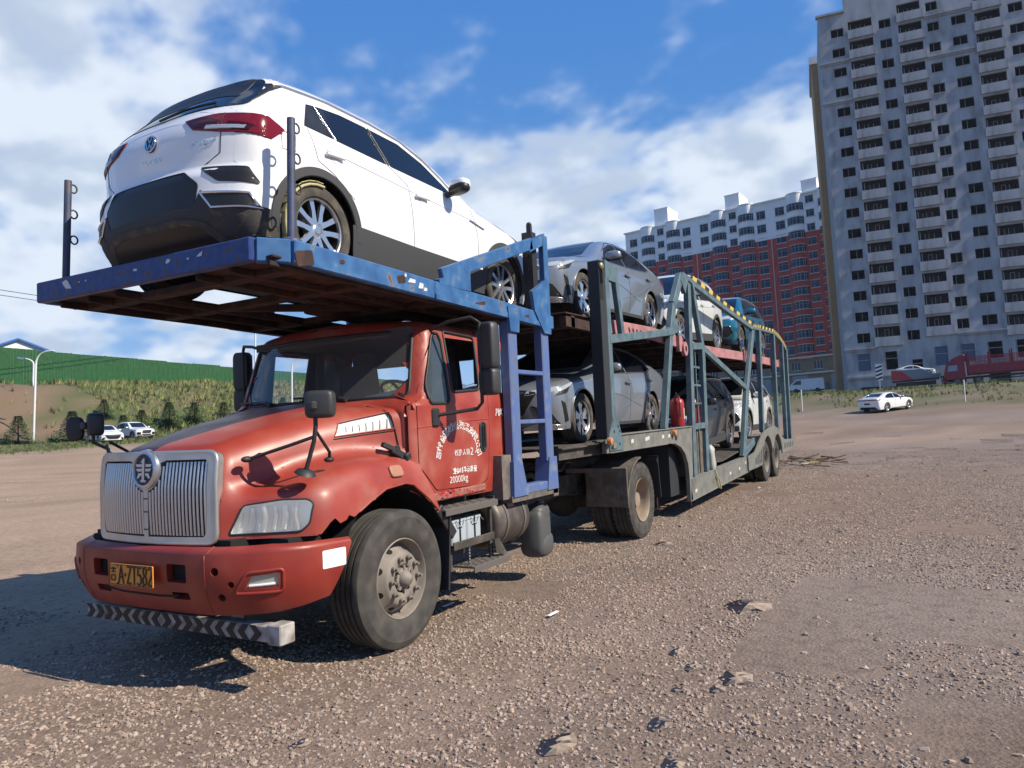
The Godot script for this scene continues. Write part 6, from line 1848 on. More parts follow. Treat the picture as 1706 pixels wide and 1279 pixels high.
		# -- lower side rail, rear wheel cover and tail frame
		var lo := MB.new()
		lo.prism(poly([7.45, 0.25, 11.70, 0.375, 12.5, 0.42, 13.2, 0.44, 13.2, 0.72, 11.5, 0.70, 7.5, 0.60]), Transform3D(Basis(), Vector3(0, 0, pz.call(0.05))), 0.05)
		lo.beam(Vector3(7.5, 0.61, zo), Vector3(11.6, 0.71, zo), 0.12, 0.02); lo.beam(Vector3(7.45, 0.262, zo), Vector3(12.4, 0.42, zo), 0.12, 0.02)
		obj("lower_rail", lo, olive, root)
		var wc := MB.new()
		var pc := PackedVector2Array([Vector2(11.75, 0.72), Vector2(12.5, 0.78), Vector2(13.05, 1.0), Vector2(13.5, 1.17), Vector2(14.1, 1.25), Vector2(15.0, 1.30), Vector2(15.5, 1.22), Vector2(15.9, 1.02), Vector2(16.4, 0.90), Vector2(17.95, 0.86), Vector2(17.95, 0.60), Vector2(16.1, 0.56)])
		for q in disc(Vector2(15.34, 0.48), 0.60, 14, 0.12, PI - 0.42): pc.append(q)
		for q in disc(Vector2(14.02, 0.48), 0.60, 14, 0.42, PI - 0.12): pc.append(q)
		pc.append(Vector2(13.2, 0.44)); pc.append(Vector2(12.5, 0.42)); pc.append(Vector2(11.75, 0.42))
		wc.prism(pc, Transform3D(Basis(), Vector3(0, 0, 1.305 if near else -1.335)), 0.03)
		for ax in [14.02, 15.34]:
			wc.lathe(poly([0.605, 0.75, 0.605, 1.33, 0.62, 1.34, 0.62, 0.75]), Transform3D(Basis() if near else Basis(Vector3(1, 0, 0), Vector3(0, 1, 0), Vector3(0, 0, -1)), Vector3(ax, 0.48, 0)), 18, 0.3, PI - 0.3)
		var wo := obj("wheel_cover", wc, olive, root)
		for k in 5:
			var sl := MB.new()
			sl.prism(rounded(poly([12.45 + k * 0.22, 0.50, 12.55 + k * 0.22, 0.50, 12.60 + k * 0.22, 0.66 + k * 0.05, 12.50 + k * 0.22, 0.64 + k * 0.05]), 0.02), Transform3D(Basis(), Vector3(0, 0, 1.3355 if near else -1.3375)), 0.002)
			obj("slot", sl, dark, wo)
		for k in 5:
			var sl := MB.new()
			sl.prism(rounded(rect(16.3 + k * 0.32, 0.66, 16.42 + k * 0.32, 0.80), 0.02), Transform3D(Basis(), Vector3(0, 0, 1.3355 if near else -1.3375)), 0.002)
			obj("slot", sl, dark, wo)
		# -- raking rear post and the four tail posts
		var p4 := MB.new()
		p4.beam(Vector3(11.60, 0.70, zo), Vector3(12.36, 2.2, zo), 0.09, 0.24); p4.beam(Vector3(12.34, 2.16, zo), Vector3(13.42, 3.60, zo), 0.085, 0.18)
		p4.beam(Vector3(8.88, 2.86, zo), Vector3(12.24, 2.22, zo), 0.07, 0.12)
		p4.beam(Vector3(11.7, 0.72, zo * 0.97), Vector3(13.0, 1.0, zo * 0.97), 0.06, 0.16)
		obj("raking_post", p4, teal, root)
		for q in [[13.83, 1.18, 14.12, 3.66, 0.16], [15.84, 1.05, 16.04, 3.70, 0.15], [17.10, 0.80, 17.28, 3.52, 0.13], [17.80, 0.80, 17.95, 3.46, 0.15]]:
			var t := MB.new()
			t.beam(Vector3(q[0], q[1], zo), Vector3(q[2], q[3], zo), 0.10, q[4])
			obj("tail_post", t, teal, root)
		# -- chevron striped top rail
		var tr := [Vector3(8.36, 4.02, zo), Vector3(10.8, 3.83, zo), Vector3(13.4, 3.66, zo), Vector3(14.2, 3.71, zo), Vector3(16.1, 3.77, zo), Vector3(16.9, 3.68, zo), Vector3(17.5, 3.55, zo), Vector3(17.9, 3.44, zo)]
		var rm := MB.new()
		for k in 7: rm.beam(tr[k], tr[k + 1], 0.085, 0.17 if k < 2 else 0.12)
		var ro := obj("top_rail", rm, teal, root)
		var line := PackedVector3Array()
		for k in 7:
			for j in 8: line.append(tr[k].lerp(tr[k + 1], j / 8.0))
		var tot := 0.0
		var cols := [mat("chevron_yellow", Color(0.55, 0.40, 0.06), 0.6), mat("chevron_black", Color(0.02, 0.02, 0.02), 0.6)] if near else [m["chevron_yellow"], m["chevron_black"]]
		var n := 62
		var at := func(u: float) -> Vector3:
			var k := mini(int(u * 7.0), 6)
			return tr[k].lerp(tr[k + 1], u * 7.0 - k)
		for k in n:
			var a: Vector3 = at.call(float(k) / n); var b: Vector3 = at.call((k + 0.96) / n)
			var hgt := 0.092 if a.x < 13.3 else 0.067
			var st := MB.new()
			var sh := Vector3(0.06, 0, 0)
			var zz := Vector3(0, 0, s * 0.044)
			a += Vector3(0, hgt, 0); b += Vector3(0, hgt, 0)
			st.quad(a + zz, b + zz, b - zz + sh, a - zz + sh, Vector3.UP)
			st.quad(a + zz, b + zz, b + zz + Vector3(0, -0.075, 0) - sh, a + zz + Vector3(0, -0.075, 0) - sh, Vector3(0, 0, s))
			obj("chevron", st, cols[k % 2], ro)
		# -- decks
		var pd := MB.new()
		var deckline := [Vector3(3.35, 2.86, s * 1.15), Vector3(4.6, 2.88, s * 1.15), Vector3(6.3, 2.93, s * 1.15), Vector3(9.4, 2.86, s * 1.15), Vector3(12.8, 2.94, s * 1.15), Vector3(12.85, 2.96, s * 1.15), Vector3(17.6, 2.98, s * 1.15)]
		for k in [1, 2, 3, 5]: pd.beam(deckline[k], deckline[k + 1], 0.05, 0.19)
		for x in [12.78, 12.62]: pd.box(Vector3(x, 2.94, s * 1.19), Vector3(0.06, 0.26, 0.05))
		pd.box(Vector3(16.0, 2.97, s * 1.18), Vector3(0.06, 0.24, 0.05)); pd.box(Vector3(7.6, 2.86, s * 1.2), Vector3(0.16, 0.26, 0.06)); pd.lathe(poly([0.05, -0.03, 0.12, -0.03, 0.12, 0.03, 0.05, 0.03]), Transform3D(Basis(), Vector3(7.75, 2.78, s * 1.24)), 14)
		for k in 6: pd.box(Vector3(5.3 + k * 0.16, 2.90, s * 1.18), Vector3(0.02, 0.07, 0.03), Basis(Vector3.BACK, 0.5))
		obj("upper_deck_rail", pd, pink, root)
		var tk := MB.new()
		for k in 6:
			if k == 4: continue
			tk.beam(deckline[k] * Vector3(1, 1, 0.66) + Vector3(0, 0.075, 0), deckline[k + 1] * Vector3(1, 1, 0.66) + Vector3(0, 0.075, 0), 0.72, 0.02)
		tk.box(Vector3(3.9, 2.83, s * 1.1), Vector3(1.2, 0.12, 0.08)); tk.box(Vector3(4.35, 2.83, s * 1.20), Vector3(0.10, 0.26, 0.08))
		obj("upper_wheel_track", tk, rusty, root)
		var lt := MB.new()
		var ll := [Vector3(2.95, 1.345, s * 0.78), Vector3(7.7, 1.375, s * 0.78), Vector3(8.6, 0.76, s * 0.78), Vector3(10.2, 0.74, s * 0.78), Vector3(12.4, 0.90, s * 0.78), Vector3(17.9, 0.95, s * 0.78)]
		for k in 5: lt.beam(ll[k], ll[k + 1], 0.8, 0.025)
		lt.box(Vector3(3.55, 1.30, s * 1.1), Vector3(1.2, 0.16, 0.06)); lt.box(Vector3(3.9, 1.40, s * 1.27), Vector3(0.5, 0.02, 0.06))
		obj("lower_wheel_track", lt, m["dusty_chassis"], root)
		# -- hydraulic ram with its coiled hose, cables, landing leg
		var ram := MB.new()
		ram.tube(PackedVector3Array([Vector3(12.3, 1.25, s * 1.15), Vector3(13.1, 2.85, s * 1.15)]), 0.05, 8)
		var hel := PackedVector3Array()
		for k in 120: hel.append(Vector3(12.6, 1.85, s * 1.17).lerp(Vector3(13.15, 2.92, s * 1.17), k / 119.0) + Vector3(cos(k * 0.9) * 0.07, 0, sin(k * 0.9) * 0.07))
		ram.tube(hel, 0.014, 4)
		obj("hydraulic_ram", ram, m["black_plastic"], root)
		var cbl := MB.new()
		for k in 2: cbl.tube(PackedVector3Array([Vector3(6.95 + k * 0.06, 2.9, s * 1.2), Vector3(6.82 + k * 0.05, 2.4, s * 1.21), Vector3(6.75 + k * 0.02, 2.0, s * 1.2), Vector3(6.5, 1.6, s * 1.2), Vector3(6.2, 1.5, s * 1.15)]), 0.02, 5)
		cbl.ball(Vector3(6.15, 1.55, s * 1.18), Vector3(0.12, 0.10, 0.05))
		obj("cable", cbl, m["black_plastic"], root)
		var lg := MB.new()
		lg.box(Vector3(6.95, 0.62, s * 0.85), Vector3(0.11, 0.85, 0.11)); lg.box(Vector3(6.95, 0.19, s * 0.85), Vector3(0.22, 0.02, 0.22)); lg.box(Vector3(7.46, 0.26, s * 1.28), Vector3(0.03, 0.14, 0.03))
		obj("landing_leg", lg, rusty, root)
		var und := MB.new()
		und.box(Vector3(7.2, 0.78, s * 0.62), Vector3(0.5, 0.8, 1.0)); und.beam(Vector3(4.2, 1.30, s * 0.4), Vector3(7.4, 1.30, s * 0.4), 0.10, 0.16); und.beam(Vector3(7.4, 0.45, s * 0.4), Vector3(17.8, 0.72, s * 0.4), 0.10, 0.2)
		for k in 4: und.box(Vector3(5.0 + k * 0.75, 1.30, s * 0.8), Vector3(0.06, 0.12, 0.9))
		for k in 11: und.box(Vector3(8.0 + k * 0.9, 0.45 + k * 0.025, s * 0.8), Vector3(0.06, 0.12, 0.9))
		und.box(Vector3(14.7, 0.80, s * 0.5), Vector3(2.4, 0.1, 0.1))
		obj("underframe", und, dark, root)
	for x in [3.5, 4.6, 5.4, 6.2, 7.2, 8.4, 9.6, 10.8, 12.0, 13.2, 14.4, 15.6, 16.8]:
		var c := MB.new()
		c.box(Vector3(x, 2.84 + 0.006 * (x - 4.0), 0), Vector3(0.10, 0.14, 2.28))
		obj("cross_beam", c, rusty, root)
	var fr := MB.new()
	fr.box(Vector3(11.75, 0.86, 0), Vector3(0.08, 0.1, 2.4)); fr.box(Vector3(12.4, 0.66, 0.6), Vector3(0.07, 0.4, 0.07)); fr.box(Vector3(13.1, 0.83, 0), Vector3(0.1, 0.14, 2.4)); fr.box(Vector3(17.85, 0.85, 0), Vector3(0.12, 0.2, 2.5))
	obj("deck_step", fr, mottled("sandy_steel", [0.0, Color(0.16, 0.115, 0.08), 1.0, Color(0.26, 0.20, 0.145)], 84, 0.8, 0.85), root)
	var ax := MB.new()
	for x in [14.02, 15.34]: ax.tube(PackedVector3Array([Vector3(x, 0.48, -1.0), Vector3(x, 0.48, 1.0)]), 0.07, 8)
	obj("axle", ax, dark, root)
	var tm := tyre_mesh(0.478, 0.24, 0.27, 3, 0)
	for x in [14.02, 15.34]:
		for s in [1.0, -1.0]:
			for zc in [1.16, 0.88]:
				var w := Node3D.new()
				w.name = "wheel"
				root.add_child(w, true)
				w.transform = Transform3D(Basis() if s > 0 else Basis(Vector3.UP, PI), Vector3(x, 0.478, s * zc))
				put("tyre", tm, m["tyre_rubber"], w)
				if not m.has("trailer_rim_mesh"):
					var r := MB.new()
					r.lathe(poly([0.275, 0.105, 0.27, 0.115, 0.255, 0.10, 0.245, 0.03, 0.225, -0.03, 0.13, -0.02, 0.11, 0.05, 0.0, 0.06]), Transform3D(), 26)
					m["trailer_rim_mesh"] = r.mesh()
				put("rim", m["trailer_rim_mesh"], m["dusty_wheel"], w)
	# two fire extinguishers, a plastic bag
	var red := mottled("extinguisher_red", [0.0, Color(0.26, 0.016, 0.02), 1.0, Color(0.38, 0.03, 0.035)], 85, 1.5, 0.4)
	for k in 2:
		var e := thing("fire_extinguisher", ["red fire extinguisher with a pale paper label left of the trailer's ladder", "red fire extinguisher half hidden behind the trailer's ladder rungs"][k], "fire extinguisher", "red extinguishers on the trailer", Transform3D(Basis(Vector3.UP, 0.4 + k), Vector3([7.55, 8.55][k], 1.482, [1.12, 1.10][k])))
		var b := MB.new()
		b.lathe(poly([0.0, 0.0, 0.105, 0.0, 0.115, 0.02, 0.115, 0.38, 0.10, 0.44, 0.05, 0.475, 0.03, 0.48, 0.0, 0.48]), Transform3D(Basis(Vector3.RIGHT, -PI / 2), Vector3.ZERO), 22)
		obj("cylinder", b, red, e)
		var v := MB.new()
		v.box(Vector3(0, 0.50, 0), Vector3(0.05, 0.06, 0.05)); v.beam(Vector3(-0.02, 0.54, 0), Vector3(0.13, 0.57, 0), 0.02, 0.015); v.beam(Vector3(-0.02, 0.52, 0), Vector3(0.12, 0.50, 0), 0.02, 0.012)
		v.tube(PackedVector3Array([Vector3(-0.03, 0.50, 0), Vector3(-0.12, 0.50, 0.02), Vector3(-0.14, 0.36, 0.03), Vector3(-0.13, 0.16, 0.03)]), 0.012, 6)
		obj("valve", v, m["black_plastic"], e)
		var l := MB.new()
		l.lathe(poly([0.1165, 0.12, 0.1165, 0.30]), Transform3D(Basis(Vector3.RIGHT, -PI / 2), Vector3.ZERO), 8, -2.2, -0.9)
		var lo := obj("label", l, mat("label_paper", Color(0.48, 0.42, 0.34), 0.7) if k == 0 else m["label_paper"], e)
		var ld := MB.new()
		for j in 6: ld.lathe(poly([0.1175, 0.14 + j * 0.025, 0.1175, 0.15 + j * 0.025]), Transform3D(Basis(Vector3.RIGHT, -PI / 2), Vector3.ZERO), 4, -2.0, -1.2)
		obj("print", ld, m["dusty_chassis"], lo)
	var bag := MB.new()
	var nz := noise(88, 3.0, 3)
	var bp := PackedVector2Array()
	bag.ball(Vector3(8.98, 0.86, 1.26), Vector3(0.10, 0.24, 0.07), Basis(Vector3.BACK, 0.1), 14, 10, 0.8)
	for i in bag.v.size(): bag.v[i] += bag.n[i] * nz.get_noise_3dv(bag.v[i] * 3.0) * 0.05
	tag(obj("plastic_bag", bag, mat("bag_plastic", Color(0.42, 0.42, 0.40), 0.45), self), "crumpled pale plastic bag hanging by the trailer's lower rail right of the ladder", "bag")
	var rp := MB.new()
	rp.tube(PackedVector3Array([Vector3(9.0, 0.68, 1.31), Vector3(9.05, 0.55, 1.33), Vector3(9.12, 0.42, 1.325), Vector3(9.2, 0.30, 1.33)]), 0.012, 5)
	rp.tube(PackedVector3Array([Vector3(9.05, 0.55, 1.335), Vector3(9.22, 0.44, 1.335), Vector3(9.3, 0.28, 1.33)]), 0.012, 5)
	tag(obj("rope", rp, m["strap_yellow"], self), "frayed yellowish rope end hanging over the trailer's lower rail", "rope")
# cars: local frame with the front axle at x = 0, the tail towards +x, ground at y = 0
class Car:
	var yt: Prof
	var belt: Prof
	var xf: Prof
	var xr: Prof
	var plan: Prof
	var sec: Prof
	var hw := 0.9
	var tum := 0.5
	var topw := 0.955
	var bowf := 0.25
	var bowr := 0.15
	func f(p: Vector3) -> float:
		var z := absf(p.z)
		var b := belt.at(p.x)
		var w := 0.0
		if p.y > b: w = hw * topw - (p.y - b) * tum
		else: w = hw * sec.at(p.y / b)
		w *= plan.at(p.x)
		var q := z / hw
		var f2 := (p.y - yt.at(p.x) + 0.05 * q * q) * 0.9
		var f3 := xf.at(p.y) + bowf * q * q * q - p.x
		var f4 := p.x - xr.at(p.y) + bowr * q * q * q
		var a := maxf(z - w, f2); var h := maxf(0.10 - absf(z - w - f2), 0.0)
		a += h * h * 2.5
		var c := maxf(f3, f4)
		var e := maxf(a, c); h = maxf(0.09 - absf(a - c), 0.0)
		return e + h * h * 2.78

func spoke_rim(kind: int, R: float) -> Array:   # [dish mesh, spokes mesh]; axis z, face at +z
	var d := MB.new()
	d.lathe(poly([R * 1.02, 0.085, R * 0.99, 0.092, R * 0.95, 0.085, R * 0.93, 0.03, R * 0.90, -0.06, 0.10, -0.05, 0.0, -0.05]), Transform3D(), 40)
	var s := MB.new()
	s.lathe(poly([R * 1.0, 0.089, R * 0.985, 0.096, R * 0.95, 0.09, R * 0.935, 0.07]), Transform3D(), 40)
	s.lathe(poly([0.0, 0.078, 0.028, 0.078, 0.034, 0.072, 0.062, 0.07, 0.072, 0.05, 0.075, 0.0]), Transform3D(), 20)
	var n := 5 if kind < 2 else 10
	for k in n:
		var T := Transform3D(Basis(Vector3.BACK, TAU * k / n + 0.3), Vector3.ZERO)
		if kind == 0:   # split double spokes
			for g in [1.0, -1.0]:
				s.prism(poly([0.05, g * 0.004, 0.05, g * 0.05, R * 0.55, g * 0.056, R * 0.95, g * 0.086, R * 0.95, g * 0.040, R * 0.55, g * 0.020]), T.translated_local(Vector3(0, 0, 0.045)), 0.028)
		elif kind == 1:   # broad twisted blades
			s.prism(poly([0.045, -0.04, 0.05, 0.035, R * 0.5, 0.045, R * 0.95, 0.105, R * 0.95, 0.02, R * 0.72, -0.02]), T.translated_local(Vector3(0, 0, 0.045)), 0.025)
			s.prism(poly([0.06, -0.035, R * 0.60, -0.055, R * 0.95, -0.085, R * 0.95, -0.055, R * 0.6, -0.02]), T.translated_local(Vector3(0, 0, 0.035)), 0.025)
		else:
			s.prism(poly([0.05, -0.018, 0.05, 0.018, R * 0.95, 0.028, R * 0.95, -0.014]), T.translated_local(Vector3(0, 0, 0.045)), 0.028)
	return [d.mesh(), s.mesh()]

func car_mats() -> void:
	mat("car_glass", Color(0.008, 0.010, 0.016), 0.04).metallic_specular = 0.5
	mat("car_black", Color(0.012, 0.012, 0.013), 0.45)
	mat("cladding", Color(0.042, 0.044, 0.048), 0.75)
	mat("car_chrome", Color(0.72, 0.73, 0.75), 0.14, 1.0)
	mat("alloy", Color(0.62, 0.63, 0.65), 0.25, 0.85)
	mat("tail_red", Color(0.15, 0.006, 0.012), 0.12)
	mat("tail_dark", Color(0.04, 0.003, 0.006), 0.12)
	mat("lamp_clear", Color(0.48, 0.52, 0.56), 0.10, 0.35)
	mat("dark_alloy", Color(0.03, 0.03, 0.032), 0.4, 0.5)
	mat("car_tyre", Color(0.035, 0.034, 0.033), 0.85)
	mottled("dirty_tyre", [0.0, Color(0.035, 0.033, 0.031), 0.5, Color(0.065, 0.058, 0.049), 1.0, Color(0.13, 0.11, 0.08)], 71, 1.2, 0.9)
	mottled("muddy_cladding", [0.0, Color(0.03, 0.03, 0.032), 0.55, Color(0.045, 0.043, 0.042), 0.8, Color(0.14, 0.105, 0.065), 1.0, Color(0.22, 0.165, 0.10)], 72, 1.3, 0.7)
func paint(called: String, c: Color, metal := 0.0, rough := 0.32) -> StandardMaterial3D:
	var s := mat(called, c, rough, metal)
	s.clearcoat_enabled = true; s.clearcoat = 1.0; s.clearcoat_roughness = 0.04
	return s

# q: the car's shape and panels
func build_car(root: Node3D, q: Dictionary, pm: Material) -> void:
	var c: Car = q.car
	var F := c.f
	var R: float = q.R
	var wb: float = q.wb
	var ra: float = q.ra
	var body := MB.new()
	var x0: float = q.x0
	var x1: float = q.x1
	var sill: float = q.sill
	var outl := poly([x0, sill + 0.10, x0 + 0.25, sill + 0.0, x1 - 0.30, sill, x1, sill + 0.14, x1, 1.8, x0, 1.8])
	var arches: Array[PackedVector2Array] = []
	for ax in [0.0, wb]:
		var d := disc(Vector2(ax, R + 0.01), ra, 40)
		arches.append(d)
		arches.append(rect(ax - ra * 0.985, -0.1, ax + ra * 0.985, R - 0.03))
	var S := [side_of(F, 1.0), side_of(F, -1.0)]
	for i in 2:
		sheet(body, S[i], outl, arches, 0.055, 0.0, func(k: Vector3, _c: Vector3) -> bool: return absf(k.z) > 0.46 * k.length())
	sheet(body, top_of(F, 2.4), rect(x0 - 0.05, -1.0, x1 + 0.05, 1.0), [], 0.06, 0.0, func(k: Vector3, _c: Vector3) -> bool: return k.y > 0.46 * k.length())
	sheet(body, nose_of(F, x0 - 1.0), rect(-1.0, sill + 0.04, 1.0, 1.2), [], 0.055, 0.0, func(k: Vector3, _c: Vector3) -> bool: return k.x < -0.46 * k.length())
	sheet(body, tail_of(F, x1 + 1.0), rect(-1.0, sill + 0.06, 1.0, 1.55), [], 0.055, 0.0, func(k: Vector3, _c: Vector3) -> bool: return k.x > 0.46 * k.length())
	obj("body", body, pm, root)
	var under := MB.new()
	under.box(Vector3((x0 + x1) * 0.5, sill + 0.12, 0), Vector3(x1 - x0 - 0.5, 0.16, c.hw * 1.5))
	for ax in [0.0, wb]:
		for s in [1.0, -1.0]:
			under.lathe(poly([ra - 0.005, c.hw - 0.36, ra - 0.005, c.hw - 0.045]), Transform3D(Basis() if s > 0 else Basis(Vector3.UP, PI), Vector3(ax, R + 0.01, 0)), 24, -0.35, PI + 0.35)
			under.lathe(poly([ra, c.hw - 0.36, 0.02, c.hw - 0.36]), Transform3D(Basis() if s > 0 else Basis(Vector3.UP, PI), Vector3(ax, R + 0.01, 0)), 24, -0.35, PI + 0.35)
	obj("underbody", under, m["car_black"], root)
	# panels drawn on the side, nose, tail and top views: [name, view, material, outline, lift]
	for p in q.panels:
		var views: Array = {"side": S, "nose": [nose_of(F, x0 - 1.0)], "tail": [tail_of(F, x1 + 1.0)], "top": [top_of(F, 2.4)]}[p[1]]
		var outs: Array[PackedVector2Array] = [p[3]]
		var mirrored: bool = p[1] != "side" and p.size() > 5
		if mirrored:
			var r := PackedVector2Array()
			for w in p[3]: r.append(Vector2(-w.x, w.y))
			outs.append(r)
		for v in views:
			for o in outs:
				var b := MB.new()
				sheet(b, v, o, [], 0.07, p[4])
				var e := line_on(v, o, p[4] * 0.5, 0.05, true)
				if e.size() > 3: b.tube(e, maxf(0.004, absf(p[4]) * 0.55), 5, true)
				if b.v.size() > 0: obj(p[0], b, pm if p[2] == "paint" else m[p[2]], root)
	# fine lines: [name, view, material, line, radius, lift]
	for p in q.lines:
		var views: Array = {"side": S, "nose": [nose_of(F, x0 - 1.0)], "tail": [tail_of(F, x1 + 1.0)], "top": [top_of(F, 2.4)]}[p[1]]
		for v in views:
			var e := line_on(v, p[3], p[5], 0.05, false)
			if e.size() < 2: continue
			var b := MB.new()
			b.tube(e, p[4], 6)
			obj(p[0], b, pm if p[2] == "paint" else m[p[2]], root)
	# arch lips
	for ax in [0.0, wb]:
		for i in 2:
			var b := MB.new()
			var w: float = q.get("clad", 0.0)
			if w > 0.0:
				var ring := disc(Vector2(ax, R + 0.01), ra + w, 30, -0.18, PI + 0.18)
				var inner := disc(Vector2(ax, R + 0.01), ra, 30, -0.18, PI + 0.18)
				inner.reverse()
				ring.append_array(inner)
				sheet(b, S[i], ring, [], 0.06, 0.014)
				b.tube(line_on(S[i], disc(Vector2(ax, R + 0.01), ra + w, 40, -0.18, PI + 0.18), 0.006, 0.05, false), 0.009, 6)
			b.tube(line_on(S[i], disc(Vector2(ax, R + 0.01), ra + 0.004, 40, -0.25, PI + 0.25), 0.004, 0.05, false), 0.011, 6)
			if b.v.size() > 0: obj("arch_trim", b, m["cladding"] if w > 0.0 else pm, root)
	# handles and mirrors
	for h in q.handles:
		for i in 2:
			var b := MB.new()
			b.tube(line_on(S[i], poly([h[0] - 0.10, h[1] + 0.008, h[0] - 0.03, h[1] + 0.004, h[0] + 0.09, h[1] - 0.004]), 0.022, 0.05, false), 0.014, 7)
			sheet(b, S[i], disc(Vector2(h[0] - 0.02, h[1]), 0.045, 12), [], 0.1, 0.003)
			obj("door_handle", b, m[q.handle_mat] if q.handle_mat != "paint" else pm, root)
	for s in [1.0, -1.0]:
		var b := MB.new()
		var mp: Vector3 = q.mirror
		b.ball(mp * Vector3(1, 1, s), Vector3(0.07, 0.068, 0.115), Basis(Vector3.UP, 0.25 * s), 14, 10, 0.7)
		var mo := obj("door_mirror", b, pm, root)
		var g := MB.new()
		g.ball(mp * Vector3(1, 1, s) + Vector3(0.012, -0.03, 0), Vector3(0.066, 0.052, 0.118), Basis(Vector3.UP, 0.25 * s), 14, 10, 0.7)
		g.beam(mp * Vector3(1, 1, s) + Vector3(0, -0.05, -0.04 * s), mp * Vector3(1, 1, s) + Vector3(0.02, -0.08, -0.20 * s), 0.05, 0.04)
		obj("mirror_base", g, m["car_black"], mo)
	# wheels
	var rim: Array = spoke_rim(q.rim, q.rr)
	var ty := tyre_mesh(R, 0.215, q.rr, 3, q.get("blocks", 0))
	for ax in [0.0, wb]:
		for s in [1.0, -1.0]:
			var w := Node3D.new()
			w.name = "wheel"
			root.add_child(w, true)
			w.transform = Transform3D(Basis() if s > 0 else Basis(Vector3.UP, PI), Vector3(ax, R, s * (c.hw - 0.125)))
			put("tyre", ty, m[q.get("tyre", "dirty_tyre")], w)
			put("rim", rim[0], m["dark_alloy"], w); put("spokes", rim[1], m["alloy"], w)

func shape(hw: float, tum: float, yt: Array, belt: Array, xf: Array, xr: Array, plan: Array, bowf := 0.25, bowr := 0.15) -> Car:
	var c := Car.new()
	c.hw = hw; c.tum = tum; c.bowf = bowf; c.bowr = bowr
	c.yt = Prof.new(yt); c.belt = Prof.new(belt); c.xf = Prof.new(xf); c.xr = Prof.new(xr); c.plan = Prof.new(plan)
	c.sec = Prof.new([0.0, 0.90, 0.2, 0.955, 0.45, 0.99, 0.72, 1.0, 0.9, 0.985, 1.0, 0.955])
	return c

